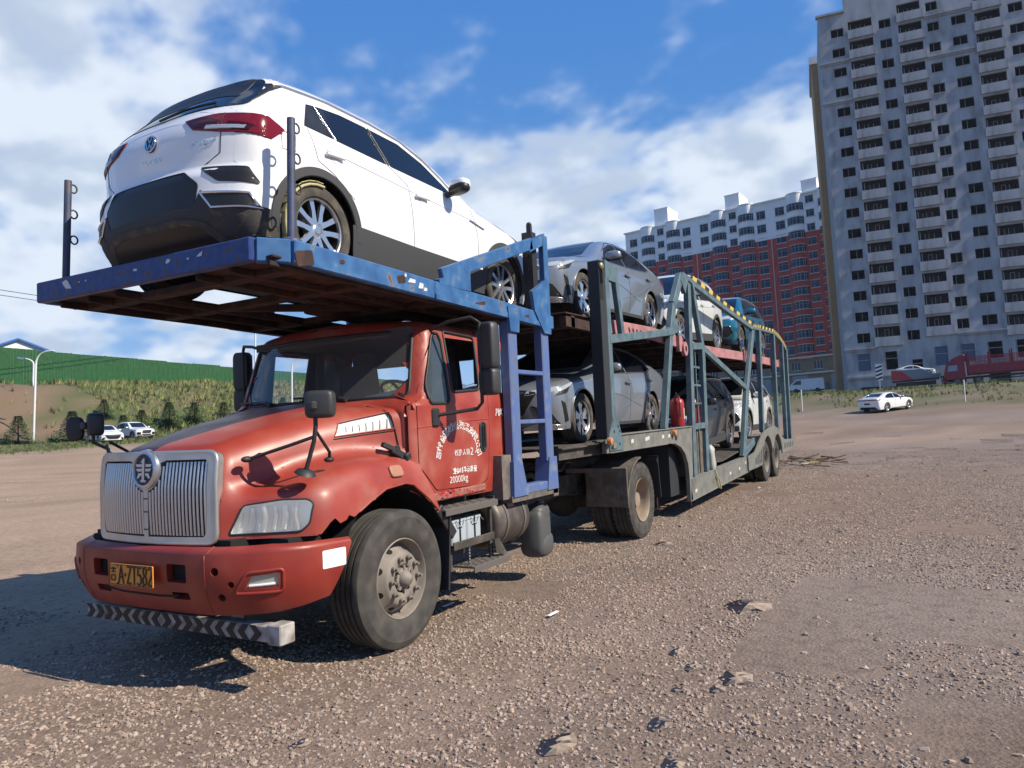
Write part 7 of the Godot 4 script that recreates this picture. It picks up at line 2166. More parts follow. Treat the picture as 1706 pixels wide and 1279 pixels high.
func sedan_spec() -> Dictionary:
	var c := shape(0.91, 0.52,
		[-0.9, 0.70, -0.75, 0.755, -0.5, 0.83, -0.1, 0.90, 0.3, 0.96, 0.52, 1.01, 0.8, 1.14, 1.15, 1.30, 1.5, 1.395, 1.8, 1.42, 2.15, 1.415, 2.5, 1.36, 2.85, 1.26, 3.15, 1.155, 3.4, 1.10, 3.65, 1.085, 3.85, 1.06],
		[-0.9, 0.66, -0.5, 0.79, 0.0, 0.865, 0.5, 0.90, 1.5, 0.94, 2.6, 0.985, 3.3, 1.03, 3.85, 1.02],
		[0.15, -0.78, 0.30, -0.845, 0.5, -0.87, 0.65, -0.86, 0.75, -0.80, 0.9, -0.5], [0.2, 3.66, 0.45, 3.77, 0.7, 3.80, 0.95, 3.83, 1.05, 3.80, 1.2, 3.5], [-0.9, 0.93, -0.4, 0.985, 0.5, 1.0, 2.4, 1.0, 3.2, 0.975, 3.85, 0.90], 0.30, 0.16)
	var q := {"car": c, "R": 0.325, "wb": 2.72, "ra": 0.365, "x0": -0.92, "x1": 3.88, "sill": 0.20, "rim": 1, "rr": 0.225, "handle_mat": "paint", "handles": [[1.62, 0.80], [2.62, 0.86]], "mirror": Vector3(0.88, 1.0, 0.99)}
	q.panels = [
		["windscreen", "top", "car_glass", rounded(poly([0.62, -0.60, 0.55, 0.0, 0.62, 0.60, 1.38, 0.50, 1.34, 0.0, 1.38, -0.50]), 0.05), 0.003],
		["rear_window", "top", "car_glass", rounded(poly([2.52, -0.50, 2.52, 0.50, 3.18, 0.58, 3.22, 0.0, 3.18, -0.58]), 0.05), 0.003],
		["front_window", "side", "car_glass", poly([0.82, 0.945, 1.66, 0.965, 1.68, 1.325, 1.48, 1.30, 1.15, 1.185]), 0.003],
		["rear_side_window", "side", "car_glass", poly([1.72, 0.968, 2.62, 1.01, 2.82, 1.06, 2.55, 1.22, 2.2, 1.30, 1.74, 1.328]), 0.003],
		["headlight", "side", "lamp_clear", poly([-0.62, 0.655, -0.36, 0.735, -0.22, 0.785, -0.36, 0.765, -0.60, 0.705]), 0.004],
		["headlight", "nose", "lamp_clear", poly([0.48, 0.625, 0.80, 0.665, 0.86, 0.72, 0.80, 0.725, 0.50, 0.675]), 0.004, true],
		["headlight_trim", "side", "car_black", poly([-0.64, 0.615, -0.46, 0.65, -0.36, 0.73, -0.60, 0.655]), 0.004],
		["grille", "nose", "car_black", rounded(poly([-0.62, 0.66, -0.46, 0.40, -0.30, 0.33, 0.30, 0.33, 0.46, 0.40, 0.62, 0.66, 0.48, 0.69, -0.48, 0.69]), 0.03), 0.005],
		["air_inlet", "nose", "car_black", poly([0.56, 0.50, 0.76, 0.42, 0.84, 0.26, 0.66, 0.28]), 0.004, true],
		["air_inlet", "side", "car_black", poly([-0.58, 0.55, -0.53, 0.52, -0.44, 0.30, -0.52, 0.29]), 0.004],
		["lip_silver", "nose", "alloy", poly([0.66, 0.275, 0.86, 0.25, 0.86, 0.20, 0.40, 0.20, 0.44, 0.235]), 0.008, true],
		["tail_light", "tail", "tail_red", poly([-0.80, 0.90, 0.80, 0.90, 0.82, 0.96, -0.82, 0.96]), 0.005],
		["tail_light", "side", "tail_red", poly([3.40, 0.93, 3.66, 0.86, 3.62, 0.96, 3.42, 0.975]), 0.004],
		["rear_bumper", "tail", "car_black", poly([-0.66, 0.26, 0.66, 0.26, 0.58, 0.42, -0.58, 0.42]), 0.005],
		["number_plate", "tail", "cladding", rect(-0.22, 0.60, 0.22, 0.72), 0.006],
		["sill_trim", "side", "cladding", poly([0.42, 0.205, 2.28, 0.205, 2.28, 0.245, 0.42, 0.245]), 0.005]]
	q.lines = [["door_gap", "side", "car_black", poly([0.50, 0.30, 0.56, 0.60, 0.62, 0.93]), 0.004, -0.001], ["door_gap", "side", "car_black", poly([1.70, 0.27, 1.72, 0.6, 1.70, 0.96]), 0.004, -0.001], ["door_gap", "side", "car_black", poly([2.30, 0.38, 2.45, 0.66, 2.72, 0.80, 2.80, 1.0]), 0.004, -0.001],
		["bonnet_gap", "top", "car_black", poly([-0.70, 0.56, 0.0, 0.72, 0.52, 0.70]), 0.004, -0.001], ["bonnet_gap", "top", "car_black", poly([-0.70, -0.56, 0.0, -0.72, 0.52, -0.70]), 0.004, -0.001],
		["window_trim", "side", "car_chrome", poly([0.78, 0.93, 1.7, 0.952, 2.66, 1.0, 2.86, 1.055]), 0.006, 0.003], ["roof_gap", "side", "car_black", poly([1.0, 1.12, 1.4, 1.32, 1.8, 1.372, 2.3, 1.34, 2.8, 1.2]), 0.005, 0.0],
		["side_crease", "side", "paint", poly([0.55, 0.70, 1.4, 0.62, 2.2, 0.46]), 0.008, -0.003], ["side_crease", "side", "paint", poly([1.4, 0.44, 2.0, 0.56, 2.9, 0.83]), 0.008, -0.003]]
	return q
func suv_spec() -> Dictionary:
	var c := shape(0.92, 0.42,
		[-0.9, 0.88, -0.7, 0.95, -0.3, 1.01, 0.1, 1.055, 0.40, 1.10, 0.65, 1.23, 1.0, 1.45, 1.3, 1.58, 1.65, 1.64, 2.1, 1.65, 2.6, 1.625, 3.0, 1.57, 3.2, 1.50, 3.4, 1.28, 3.55, 1.06],
		[-0.9, 0.84, -0.5, 0.93, 0.0, 0.98, 0.5, 1.0, 1.5, 1.03, 2.6, 1.07, 3.55, 1.12],
		[0.2, -0.76, 0.4, -0.83, 0.6, -0.86, 0.8, -0.85, 0.92, -0.78, 1.1, -0.4], [0.2, 3.38, 0.45, 3.50, 0.7, 3.53, 1.0, 3.50, 1.1, 3.46, 1.35, 3.32, 1.5, 3.18, 1.65, 2.95], [-0.9, 0.94, -0.4, 0.99, 0.5, 1.0, 2.4, 1.0, 3.1, 0.975, 3.55, 0.92], 0.26, 0.14)
	var q := {"car": c, "R": 0.345, "wb": 2.65, "ra": 0.385, "clad": 0.055, "x0": -0.90, "x1": 3.58, "sill": 0.22, "rim": 2, "rr": 0.235, "handle_mat": "paint", "handles": [[1.50, 0.92], [2.42, 0.96]], "mirror": Vector3(0.72, 1.12, 1.02)}
	q.panels = [
		["windscreen", "top", "car_glass", rounded(poly([0.50, -0.66, 0.43, 0.0, 0.50, 0.66, 1.22, 0.58, 1.17, 0.0, 1.22, -0.58]), 0.05), 0.003],
		["rear_window", "tail", "car_glass", rounded(poly([-0.62, 1.14, 0.62, 1.14, 0.54, 1.48, -0.54, 1.48]), 0.06), 0.004],
		["front_window", "side", "car_glass", poly([0.68, 1.035, 1.50, 1.055, 1.52, 1.50, 1.32, 1.49, 1.0, 1.32]), 0.003],
		["rear_side_window", "side", "car_glass", poly([1.57, 1.058, 2.50, 1.085, 2.56, 1.47, 2.0, 1.51, 1.59, 1.505]), 0.003],
		["quarter_window", "side", "car_glass", poly([2.56, 1.09, 3.02, 1.15, 2.92, 1.36, 2.62, 1.46]), 0.003],
		["headlight", "nose", "lamp_clear", poly([0.46, 0.80, 0.84, 0.84, 0.88, 0.91, 0.80, 0.92, 0.46, 0.86]), 0.005, true],
		["headlight", "side", "lamp_clear", poly([-0.64, 0.80, -0.32, 0.87, -0.28, 0.92, -0.62, 0.90]), 0.004],
		["grille", "nose", "car_black", rounded(poly([-0.46, 0.84, 0.46, 0.84, 0.42, 0.62, 0.30, 0.54, -0.30, 0.54, -0.42, 0.62]), 0.04), 0.006],
		["fog_surround", "nose", "car_black", rounded(poly([0.52, 0.66, 0.78, 0.66, 0.84, 0.50, 0.72, 0.40, 0.50, 0.42]), 0.03), 0.006, true],
		["front_skirt", "nose", "cladding", poly([-0.80, 0.36, -0.46, 0.36, -0.40, 0.48, 0.40, 0.48, 0.46, 0.36, 0.80, 0.36, 0.80, 0.24, -0.80, 0.24]), 0.006],
		["skid_plate", "nose", "alloy", poly([-0.42, 0.26, 0.42, 0.26, 0.36, 0.35, -0.36, 0.35]), 0.014],
		["tail_light", "tail", "tail_red", poly([0.48, 0.94, 0.84, 0.90, 0.86, 1.06, 0.48, 1.04]), 0.005, true],
		["tail_light", "side", "tail_red", poly([3.14, 0.98, 3.40, 0.92, 3.36, 1.08, 3.16, 1.08]), 0.004],
		["rear_skirt", "tail", "cladding", poly([-0.80, 0.26, 0.80, 0.26, 0.80, 0.44, 0.5, 0.48, -0.5, 0.48, -0.80, 0.44]), 0.006],
		["sill_trim", "side", "cladding", poly([0.40, 0.225, 2.24, 0.225, 2.26, 0.36, 0.40, 0.36]), 0.012]]
	q.lines = [["door_gap", "side", "car_black", poly([0.46, 0.37, 0.50, 0.7, 0.56, 1.02]), 0.004, -0.001], ["door_gap", "side", "car_black", poly([1.54, 0.37, 1.55, 1.06]), 0.004, -0.001], ["door_gap", "side", "car_black", poly([2.24, 0.52, 2.38, 0.78, 2.56, 0.90, 2.58, 1.09]), 0.004, -0.001],
		["roof_rail", "side", "alloy", poly([1.25, 1.515, 1.7, 1.545, 2.4, 1.535, 2.9, 1.48]), 0.012, 0.012], ["window_trim", "side", "car_chrome", poly([0.64, 1.02, 1.5, 1.042, 2.5, 1.073, 3.05, 1.14]), 0.006, 0.003],
		["grille_bar", "nose", "car_chrome", poly([-0.44, 0.78, 0.44, 0.78]), 0.008, 0.008], ["grille_bar", "nose", "car_chrome", poly([-0.42, 0.69, 0.42, 0.69]), 0.008, 0.008], ["fog_trim", "nose", "car_chrome", poly([0.52, 0.66, 0.78, 0.66, 0.84, 0.50]), 0.007, 0.01],
		["side_crease", "side", "paint", poly([0.6, 0.88, 1.6, 0.90, 3.0, 0.96]), 0.008, -0.003]]
	return q
func hatch_suv_spec() -> Dictionary:   # the white crossover on the lorry's deck, seen from behind
	var c := shape(0.915, 0.40,
		[-0.9, 0.80, -0.7, 0.91, -0.3, 1.0, 0.1, 1.06, 0.45, 1.115, 0.75, 1.255, 1.1, 1.435, 1.45, 1.535, 1.85, 1.565, 2.3, 1.55, 2.7, 1.51, 3.0, 1.465, 3.14, 1.43, 3.3, 1.26, 3.5, 1.05],
		[-0.9, 0.78, -0.5, 0.92, 0.0, 1.0, 0.5, 1.025, 1.5, 1.04, 2.6, 1.055, 3.5, 1.09],
		[0.2, -0.74, 0.4, -0.80, 0.6, -0.83, 0.75, -0.81, 0.88, -0.72, 1.05, -0.4], [0.10, 3.22, 0.2, 3.36, 0.40, 3.46, 0.62, 3.46, 0.70, 3.41, 0.92, 3.42, 1.05, 3.385, 1.2, 3.25, 1.36, 3.10, 1.48, 3.05, 1.6, 2.95], [-0.9, 0.93, -0.4, 0.99, 0.5, 1.0, 2.4, 1.0, 3.0, 0.97, 3.5, 0.90], 0.26, 0.24)
	var q := {"car": c, "R": 0.334, "wb": 2.68, "ra": 0.378, "clad": 0.055, "x0": -0.88, "x1": 3.52, "sill": 0.21, "rim": 0, "rr": 0.232, "handle_mat": "paint", "handles": [[1.45, 0.89], [2.54, 0.92]], "mirror": Vector3(0.98, 1.11, 1.02)}
	q.panels = [
		["windscreen", "top", "car_glass", rounded(poly([0.56, -0.64, 0.50, 0.0, 0.56, 0.64, 1.32, 0.55, 1.27, 0.0, 1.32, -0.55]), 0.05), 0.003],
		["rear_window", "tail", "car_glass", rounded(poly([-0.74, 1.08, 0.74, 1.08, 0.66, 1.375, -0.66, 1.375]), 0.05), 0.004],
		["spoiler", "top", "car_black", poly([2.99, -0.60, 2.99, 0.60, 3.15, 0.58, 3.17, 0.0, 3.15, -0.58]), 0.008],
		["spoiler_flank", "side", "car_black", poly([2.86, 1.345, 3.10, 1.31, 3.27, 1.10, 3.20, 1.09, 3.02, 1.24]), 0.004],
		["front_window", "side", "car_glass", poly([0.88, 1.035, 1.80, 1.035, 1.93, 1.335, 1.55, 1.335, 1.24, 1.245]), 0.003],
		["rear_side_window", "side", "car_glass", poly([1.86, 1.035, 2.45, 1.04, 2.58, 1.285, 2.30, 1.325, 1.98, 1.335]), 0.003],
		["quarter_window", "side", "car_glass", poly([2.49, 1.042, 2.78, 1.05, 2.68, 1.265, 2.61, 1.28]), 0.003],
		["tail_light", "tail", "tail_red", poly([0.33, 0.985, 0.42, 0.905, 0.62, 0.865, 0.84, 0.845, 0.88, 0.90, 0.80, 0.985, 0.60, 1.0]), 0.008, true],
		["tail_light", "side", "tail_red", poly([3.00, 0.93, 3.12, 0.83, 3.30, 0.85, 3.36, 0.93, 3.26, 0.99, 3.12, 0.99]), 0.007],
		["tail_light_dark", "tail", "tail_dark", poly([0.36, 0.975, 0.43, 0.915, 0.60, 0.89, 0.61, 0.945, 0.48, 0.985]), 0.011, true], ["tail_light_dark", "tail", "tail_dark", poly([0.66, 0.885, 0.80, 0.865, 0.83, 0.90, 0.68, 0.93]), 0.011, true],
		["tail_light_strip", "tail", "lamp_clear", poly([0.52, 0.895, 0.78, 0.875, 0.79, 0.89, 0.53, 0.912]), 0.013, true],
		["plate_recess", "tail", "car_black", rounded(poly([-0.50, 0.50, -0.38, 0.60, 0.38, 0.60, 0.52, 0.48, 0.46, 0.36, -0.46, 0.36]), 0.02), 0.004],
		["rear_skirt", "tail", "cladding", poly([-0.84, 0.20, 0.84, 0.20, 0.88, 0.36, 0.60, 0.40, 0.52, 0.46, 0.46, 0.37, -0.46, 0.37, -0.52, 0.46, -0.60, 0.40, -0.88, 0.36]), 0.008],
		["rear_skirt", "side", "muddy_cladding", poly([3.04, 0.36, 3.40, 0.38, 3.34, 0.19, 3.02, 0.20]), 0.010],
		["diffuser", "tail", "car_black", rounded(poly([-0.58, 0.12, 0.58, 0.12, 0.50, 0.26, 0.36, 0.295, -0.36, 0.295, -0.50, 0.26]), 0.03), 0.014],
		["reflector", "tail", "car_black", rounded(poly([0.50, 0.62, 0.82, 0.60, 0.86, 0.49, 0.64, 0.51]), 0.02), 0.006, true],
		["exhaust_trim", "tail", "car_black", rounded(poly([0.52, 0.445, 0.82, 0.43, 0.84, 0.36, 0.60, 0.37]), 0.02), 0.012, true],
		["skid_line", "tail", "muddy_cladding", poly([-0.64, 0.15, -0.52, 0.29, -0.36, 0.325, 0.36, 0.325, 0.52, 0.29, 0.64, 0.15, 0.58, 0.15, 0.48, 0.265, 0.35, 0.295, -0.35, 0.295, -0.48, 0.265, -0.58, 0.15]), 0.018],
		["headlight", "nose", "lamp_clear", poly([0.46, 0.70, 0.82, 0.72, 0.86, 0.80, 0.78, 0.81, 0.46, 0.79]), 0.005, true],
		["grille", "nose", "car_black", poly([-0.48, 0.70, 0.48, 0.70, 0.46, 0.79, -0.46, 0.79]), 0.006],
		["front_skirt", "nose", "cladding", poly([-0.80, 0.24, 0.80, 0.24, 0.78, 0.50, -0.78, 0.50]), 0.006],
		["sill_trim", "side", "cladding", poly([0.38, 0.20, 2.32, 0.20, 2.34, 0.415, 1.53, 0.405, 0.42, 0.40]), 0.012]]
	q.lines = [["door_gap", "side", "car_black", poly([0.50, 0.42, 0.52, 0.7, 0.60, 0.96]), 0.0035, -0.001], ["door_gap", "side", "car_black", poly([1.55, 0.41, 1.57, 0.6, 1.62, 0.91, 1.84, 1.03]), 0.0035, -0.001], ["door_gap", "side", "car_black", poly([2.32, 0.60, 2.55, 0.74, 2.70, 0.80, 2.76, 1.04]), 0.0035, -0.001],
		["silver_roof_strip", "side", "alloy", poly([2.95, 1.325, 2.8, 1.345, 2.4, 1.392, 1.9, 1.405, 1.5, 1.385, 1.2, 1.29, 1.0, 1.18, 0.86, 1.08]), 0.010, 0.003], ["fuel_flap", "side", "car_black", poly([2.90, 0.93, 2.91, 0.80, 3.03, 0.79, 3.03, 0.92, 2.90, 0.93]), 0.003, -0.001],
		["pillar_line", "side", "car_chrome", poly([2.47, 1.04, 2.60, 1.285]), 0.007, 0.004], ["pillar_line", "side", "car_black", poly([1.83, 1.035, 1.955, 1.335]), 0.012, 0.003], ["body_line", "side", "paint", poly([0.50, 0.845, 1.5, 0.87, 2.62, 0.915]), 0.007, -0.002], ["wing_badge", "side", "car_chrome", poly([0.40, 0.80, 0.66, 0.835]), 0.009, 0.004],
		["tailgate_gap", "tail", "car_black", poly([-0.64, 0.93, -0.62, 0.72, -0.5, 0.64, 0.5, 0.64, 0.62, 0.72, 0.64, 0.93]), 0.004, -0.001], ["exhaust_rim", "tail", "car_chrome", poly([0.52, 0.445, 0.82, 0.43, 0.85, 0.36, 0.60, 0.365, 0.52, 0.445]), 0.009, 0.012], ["exhaust_rim", "tail", "car_chrome", poly([-0.52, 0.445, -0.82, 0.43, -0.85, 0.36, -0.60, 0.365, -0.52, 0.445]), 0.009, 0.012],
		["rear_wiper", "tail", "car_black", poly([0.0, 1.07, -0.2, 1.12, -0.5, 1.11]), 0.009, 0.02], ["tail_divider", "tail", "car_black", poly([0.63, 0.86, 0.64, 1.0]), 0.003, 0.009], ["tail_divider", "tail", "car_black", poly([-0.63, 0.86, -0.64, 1.0]), 0.003, 0.009]]
	return q

func make_cars() -> void:
	car_mats()
	var white := paint("white_paint", Color(0.76, 0.77, 0.78))
	var pearl := paint("second_white_paint", Color(0.72, 0.75, 0.74))
	var grey := paint("grey_paint", Color(0.195, 0.22, 0.255), 0.3)
	var teal := paint("teal_paint", Color(0.008, 0.14, 0.23), 0.35)
	var black := paint("dark_paint", Color(0.018, 0.021, 0.028), 0.2)
	# crossover on the lorry's deck, tail to the front
	var hq := hatch_suv_spec()
	for p in hq.panels + hq.lines:
		var pts: PackedVector2Array = p[3]
		for i in pts.size():
			if p[1] in ["side", "tail"]: pts[i].y += 0.045 * smoothstep(0.30, 0.50, pts[i].y)
		p[3] = pts
	var t := thing("white_crossover", "white crossover with red tail lights loaded tail first on the blue deck above the cab", "car", "", Transform3D(Basis(Vector3.BACK, -0.017) * Basis(Vector3.UP, PI), Vector3(2.15, 2.765, 0.08)))
	build_car(t, hq, white)
	var tail := tail_of(hq.car.f, 4.5)
	var A: PackedVector3Array = tail.call(Vector2(0.0, 0.935))
	var bz := A[1]; var bx := Vector3.UP.cross(bz).normalized(); var by := bz.cross(bx)
	var b := MB.new()
	b.lathe(poly([0.0, 0.008, 0.058, 0.008, 0.062, -0.01]), Transform3D(Basis(bx, by, bz), A[0]), 24)
	var badge := obj("badge", b, m["badge_blue"], t)
	var bw := MB.new()
	var ring := PackedVector3Array()
	for k in 28: ring.append(A[0] + bz * 0.009 + (bx * cos(TAU * k / 28) + by * sin(TAU * k / 28)) * 0.057)
	bw.tube(ring, 0.006, 6, true)
	for sgm in [[-0.024, 0.046, 0.0, 0.004], [0.024, 0.046, 0.0, 0.004], [-0.047, 0.025, -0.02, -0.046], [-0.02, -0.046, 0.0, -0.004], [0.0, -0.004, 0.02, -0.046], [0.02, -0.046, 0.047, 0.025]]:
		bw.beam(A[0] + bz * 0.011 + bx * sgm[0] + by * sgm[1], A[0] + bz * 0.011 + bx * sgm[2] + by * sgm[3], 0.009, 0.005, bz, 0.0)
	obj("ring_and_letters", bw, m["car_chrome"], badge)
	var lt := MB.new()
	var words := [["5955 1959", -0.115], ["0900 0080", -0.065], ["0999 0004 0555", -0.02], ["0900 0999 9990 9000", 0.03], ["0999 0900 0090 9094", 0.08]]
	for w in words:
		var C: PackedVector3Array = tail.call(Vector2(-w[1], 0.80))
		strokes(lt, w[0], C[0] + C[1] * 0.003, Vector3.UP.cross(C[1]).normalized(), Vector3.UP, 0.026, 0.005, C[1], 0.003)
	for k in 6:
		var C: PackedVector3Array = tail.call(Vector2(-0.40 - k * 0.035, 0.835))
		strokes(lt, ["0900 0080 9800", "0999 0004", "5950 2080", "0999 9000 0090"][k % 4], C[0] + C[1] * 0.003, Vector3.UP.cross(C[1]).normalized(), Vector3.UP, 0.024, 0.005, C[1], 0.003)
	obj("tailgate_lettering", lt, m["car_chrome"], t)
	var stk := MB.new()
	var el := PackedVector2Array()
	for k in 16: el.append(Vector2(-0.44 + cos(TAU * k / 16) * 0.10, 1.345 + sin(TAU * k / 16) * 0.028))
	sheet(stk, tail, el, [], 0.2, 0.006)
	obj("window_sticker", stk, m["paper"], t)
	# a wheel strap and chock on the near rear wheel
	var sq := MB.new()
	var sp := PackedVector3Array()
	for k in 12:
		var a := lerpf(-0.15, 2.6, k / 11.0)
		sp.append(Vector3(-0.53 - 0.345 * sin(a * 0.85), 3.124 + 0.345 * cos(a * 0.85), 0.985))
	sq.tube(sp, 0.012, 5)
	for k in 11: sq.beam(sp[k] + Vector3(0, 0, -0.10), sp[k + 1] + Vector3(0, 0, -0.10), 0.20, 0.005, Vector3(0, 0.3, 1).cross(sp[k + 1] - sp[k]), 0.0)
	tag(obj("wheel_strap", sq, mat("strap_yellow", Color(0.42, 0.38, 0.20), 0.8), self), "dull yellow strap over the white crossover's rear wheel on the blue deck", "strap")
	var ck := MB.new()
	ck.prism(poly([-0.12, 0, 0.12, 0, 0.10, 0.12, 0.02, 0.16, -0.10, 0.14]), Transform3D(Basis(), Vector3(-0.99, 2.805, 0.84)), 0.24)
	tag(obj("wheel_chock", ck, m["muddy_cladding"], self), "muddy wheel chock behind the white crossover's rear tyre beside the corner pole", "chock")
	# grey saloons
	var sq2 := sedan_spec()
	var g1 := thing("grey_saloon", "grey saloon on the trailer's upper deck just behind the blue ladder frame", "car", "grey saloons on the trailer", Transform3D(Basis(Vector3.BACK, atan2(0.06, 2.72)), Vector3(4.55, 2.985, -0.03)))
	build_car(g1, sq2, grey)
	var g2 := copy(g1, "grey saloon on the trailer's lower deck under the other grey saloon")
	g2.transform = Transform3D(Basis(Vector3.BACK, 0.006), Vector3(4.23, 1.365, 0.0))
	var wq := suv_spec()
	var u1 := thing("white_suv", "white sport utility car in the middle of the trailer's upper deck", "car", "", Transform3D(Basis(Vector3.BACK, atan2(0.16, 2.65)), Vector3(8.86, 2.84, 0.0)))
	build_car(u1, wq, pearl)
	var u2 := repaint(copy(u1, "teal blue sport utility car at the rear of the trailer's upper deck"), pearl, teal, "teal_suv")
	u2.transform = Transform3D(Basis(Vector3.BACK, 0.02), Vector3(14.05, 3.09, -0.03))
	var u3 := repaint(copy(u1, "dark blue black sport utility car on the trailer's sunken lower deck"), pearl, black, "dark_suv")
	u3.transform = Transform3D(Basis(Vector3.BACK, 0.055), Vector3(9.36, 0.76, 0.03))
	var u4 := copy(u1, "white car with black grille at the rear of the trailer's lower deck")
	u4.transform = Transform3D(Basis(Vector3.BACK, 0.0), Vector3(14.1, 0.99, 0.0))
	u4.name = "white_hatchback"
	# parked cars
	var p1 := repaint(copy(g1, "white saloon parked on the yard below the concrete tower"), grey, white, "white_saloon")
	park(p1, 59.4, 2.65, 2.62)
	var p2 := repaint(copy(g1, "white saloon parked left among the spruces beside the lorry's wing mirror"), grey, white, "white_saloon")
	park(p2, 32.3, -53.9, 1.29)
	var p3 := repaint(copy(u1, "white crossover parked left just behind the bonnet's silver grille"), pearl, white, "white_crossover")
	park(p3, 38.3, -58.6, 1.45)
	var p4 := repaint(copy(g1, "white saloon loaded on the grey sheeted low trailer beside the crimson lorry"), grey, white, "white_saloon")
	p4.transform = Transform3D(Basis(Vector3.UP, PI * 0.5), Vector3(105.9, height(105.5, 1.0) + 1.62, 4.9))
func repaint(o: Node3D, a: Material, b: Material, called: String) -> Node3D:
	for k in o.find_children("*", "MeshInstance3D", true, false):
		if k.material_override == a: k.material_override = b
	o.name = numbered(called)
	o.remove_meta("group")
	return o
func park(o: Node3D, x: float, z: float, yaw: float) -> void:
	var B := Basis(Vector3.UP, yaw)
	var f := Vector3(x, height(x, z), z); var r2 := f + B.x * 2.7
	var up := (height(r2.x, r2.z) - f.y) / 2.7
	o.transform = Transform3D(Basis(B.z, asin(clampf(up, -0.3, 0.3))) * B, f + Vector3(0, 0.01, 0))
func make_misc() -> void:
	var dred := mottled("truck_crimson", [0.0, Color(0.20, 0.012, 0.02), 1.0, Color(0.29, 0.02, 0.03)], 91, 0.3, 0.5)
	# crimson stake-sided lorry in front of the tower, nose to the left
	var up := Vector3(103.3, height(103.3, 7.0) + 0.0, 6.6)
	var t := thing("stake_lorry", "crimson lorry with a tall stake sided bed parked in front of the concrete tower", "lorry", "", Transform3D(Basis(Vector3(0, 0.03, 1).normalized(), Vector3.UP, Vector3(-1, 0, 0)).orthonormalized(), up))
	# local frame: x towards the lorry's tail, z towards the camera
	var cab := MB.new()
	cab.prism(rounded(poly([0.0, 0.75, 0.05, 1.7, 0.35, 2.75, 2.3, 2.75, 2.3, 0.75]), 0.12), Transform3D(Basis(), Vector3(0, 0, -1.2)), 2.4)
	cab.prism(rounded(poly([0.55, 2.75, 0.9, 3.25, 1.9, 3.7, 2.3, 3.7, 2.3, 2.75]), 0.1), Transform3D(Basis(), Vector3(0, 0, -1.1)), 2.2)
	cab.box(Vector3(0.1, 0.7, 0), Vector3(0.3, 0.5, 2.4), Basis(), 0.06)
	cab.box(Vector3(2.2, 3.3, 0.9), Vector3(0.4, 0.9, 0.5), Basis(), 0.1)
	obj("cab", cab, dred, t)
	for s in [1.0, -1.0]:
		var w := MB.new()
		w.prism(poly([0.45, 1.75, 0.55, 2.45, 1.5, 2.5, 1.5, 1.8]), Transform3D(Basis(), Vector3(0, 0, 1.2 if s > 0 else -1.22)), 0.02)
		obj("side_window", w, mat("far_glass", Color(0.20, 0.26, 0.34), 0.15) if s > 0 else m["far_glass"], t)
	var ws := MB.new()
	ws.beam(Vector3(0.065, 1.75, 0), Vector3(0.36, 2.62, 0), 2.2, 0.03)
	obj("windscreen", ws, m["far_glass"], t)
	var bed := MB.new()
	for s in [1.0, -1.0]:
		bed.box(Vector3(8.2, 1.75, s * 1.25), Vector3(11.2, 1.1, 0.06))
		bed.box(Vector3(8.2, 1.2, s * 1.22), Vector3(11.2, 0.14, 0.12))
	bed.box(Vector3(8.2, 1.2, 0), Vector3(11.2, 0.1, 2.4)); bed.box(Vector3(2.6, 2.4, 0), Vector3(0.08, 2.6, 2.5)); bed.box(Vector3(13.8, 1.75, 0), Vector3(0.06, 1.1, 2.5))
	obj("bed", bed, dred, t)
	for s in [1.0, -1.0]:
		for k in 5:
			var f := MB.new()
			var x := 2.75 + k * 2.24
			for y in [2.45, 2.75, 3.05, 3.32]: f.box(Vector3(x + 1.1, y, s * 1.25), Vector3(2.05, 0.06, 0.04))
			for j in 7: f.box(Vector3(x + 0.1 + j * 0.335, 2.85, s * 1.25), Vector3(0.05, 1.1, 0.05))
			f.box(Vector3(x, 2.6, s * 1.25), Vector3(0.16, 2.6, 0.08))
			obj("stake_panel", f, dred, t)
	var ch := MB.new()
	ch.box(Vector3(7.0, 0.85, 0), Vector3(13.0, 0.25, 0.9))
	for s in [1.0, -1.0]:
		for y in [0.5, 0.8]: ch.box(Vector3(6.6, y, s * 1.15), Vector3(3.2, 0.07, 0.05))
		for x in [5.1, 6.0, 7.2, 8.1]: ch.box(Vector3(x, 0.65, s * 1.13), Vector3(0.07, 0.55, 0.05))
	obj("chassis", ch, m["dusty_chassis"], t)
	var tm := tyre_mesh(0.5, 0.28, 0.29, 2, 0)
	var rm := MB.new()
	rm.lathe(poly([0.29, 0.10, 0.27, 0.10, 0.25, 0.0, 0.12, 0.06, 0.0, 0.08]), Transform3D(), 18)
	var rme := rm.mesh()
	for x in [1.4, 3.6, 10.6, 11.9]:
		for s in [1.0, -1.0]:
			var w := Node3D.new()
			w.name = "wheel"
			t.add_child(w, true)
			w.transform = Transform3D(Basis() if s > 0 else Basis(Vector3.UP, PI), Vector3(x, 0.5, s * 1.06))
			put("tyre", tm, m["tyre_rubber"], w); put("rim", rme, m["dusty_wheel"], w)
	# low car carrier half hidden behind weeds, with a grey sheeted ramp and a red side
	var g := thing("ramp_trailer", "grey sheeted low trailer with a red side parked nose to the crimson lorry", "trailer", "", Transform3D(Basis(Vector3(0, 0.03, 1).normalized(), Vector3.UP, Vector3(-1, 0, 0)).orthonormalized(), Vector3(105.5, height(105.5, 1.0), 0.6)))
	var gb := MB.new()
	gb.prism(poly([1.2, 2.35, 3.6, 2.35, 5.4, 1.25, 2.6, 1.05]), Transform3D(Basis(), Vector3(0, 0, 1.15)), 0.06); gb.box(Vector3(3.4, 1.32, 0), Vector3(4.6, 0.56, 2.2))
	obj("sheeting", gb, mat("grey_sheeting", Color(0.20, 0.225, 0.245), 0.7), g)
	var gr := MB.new()
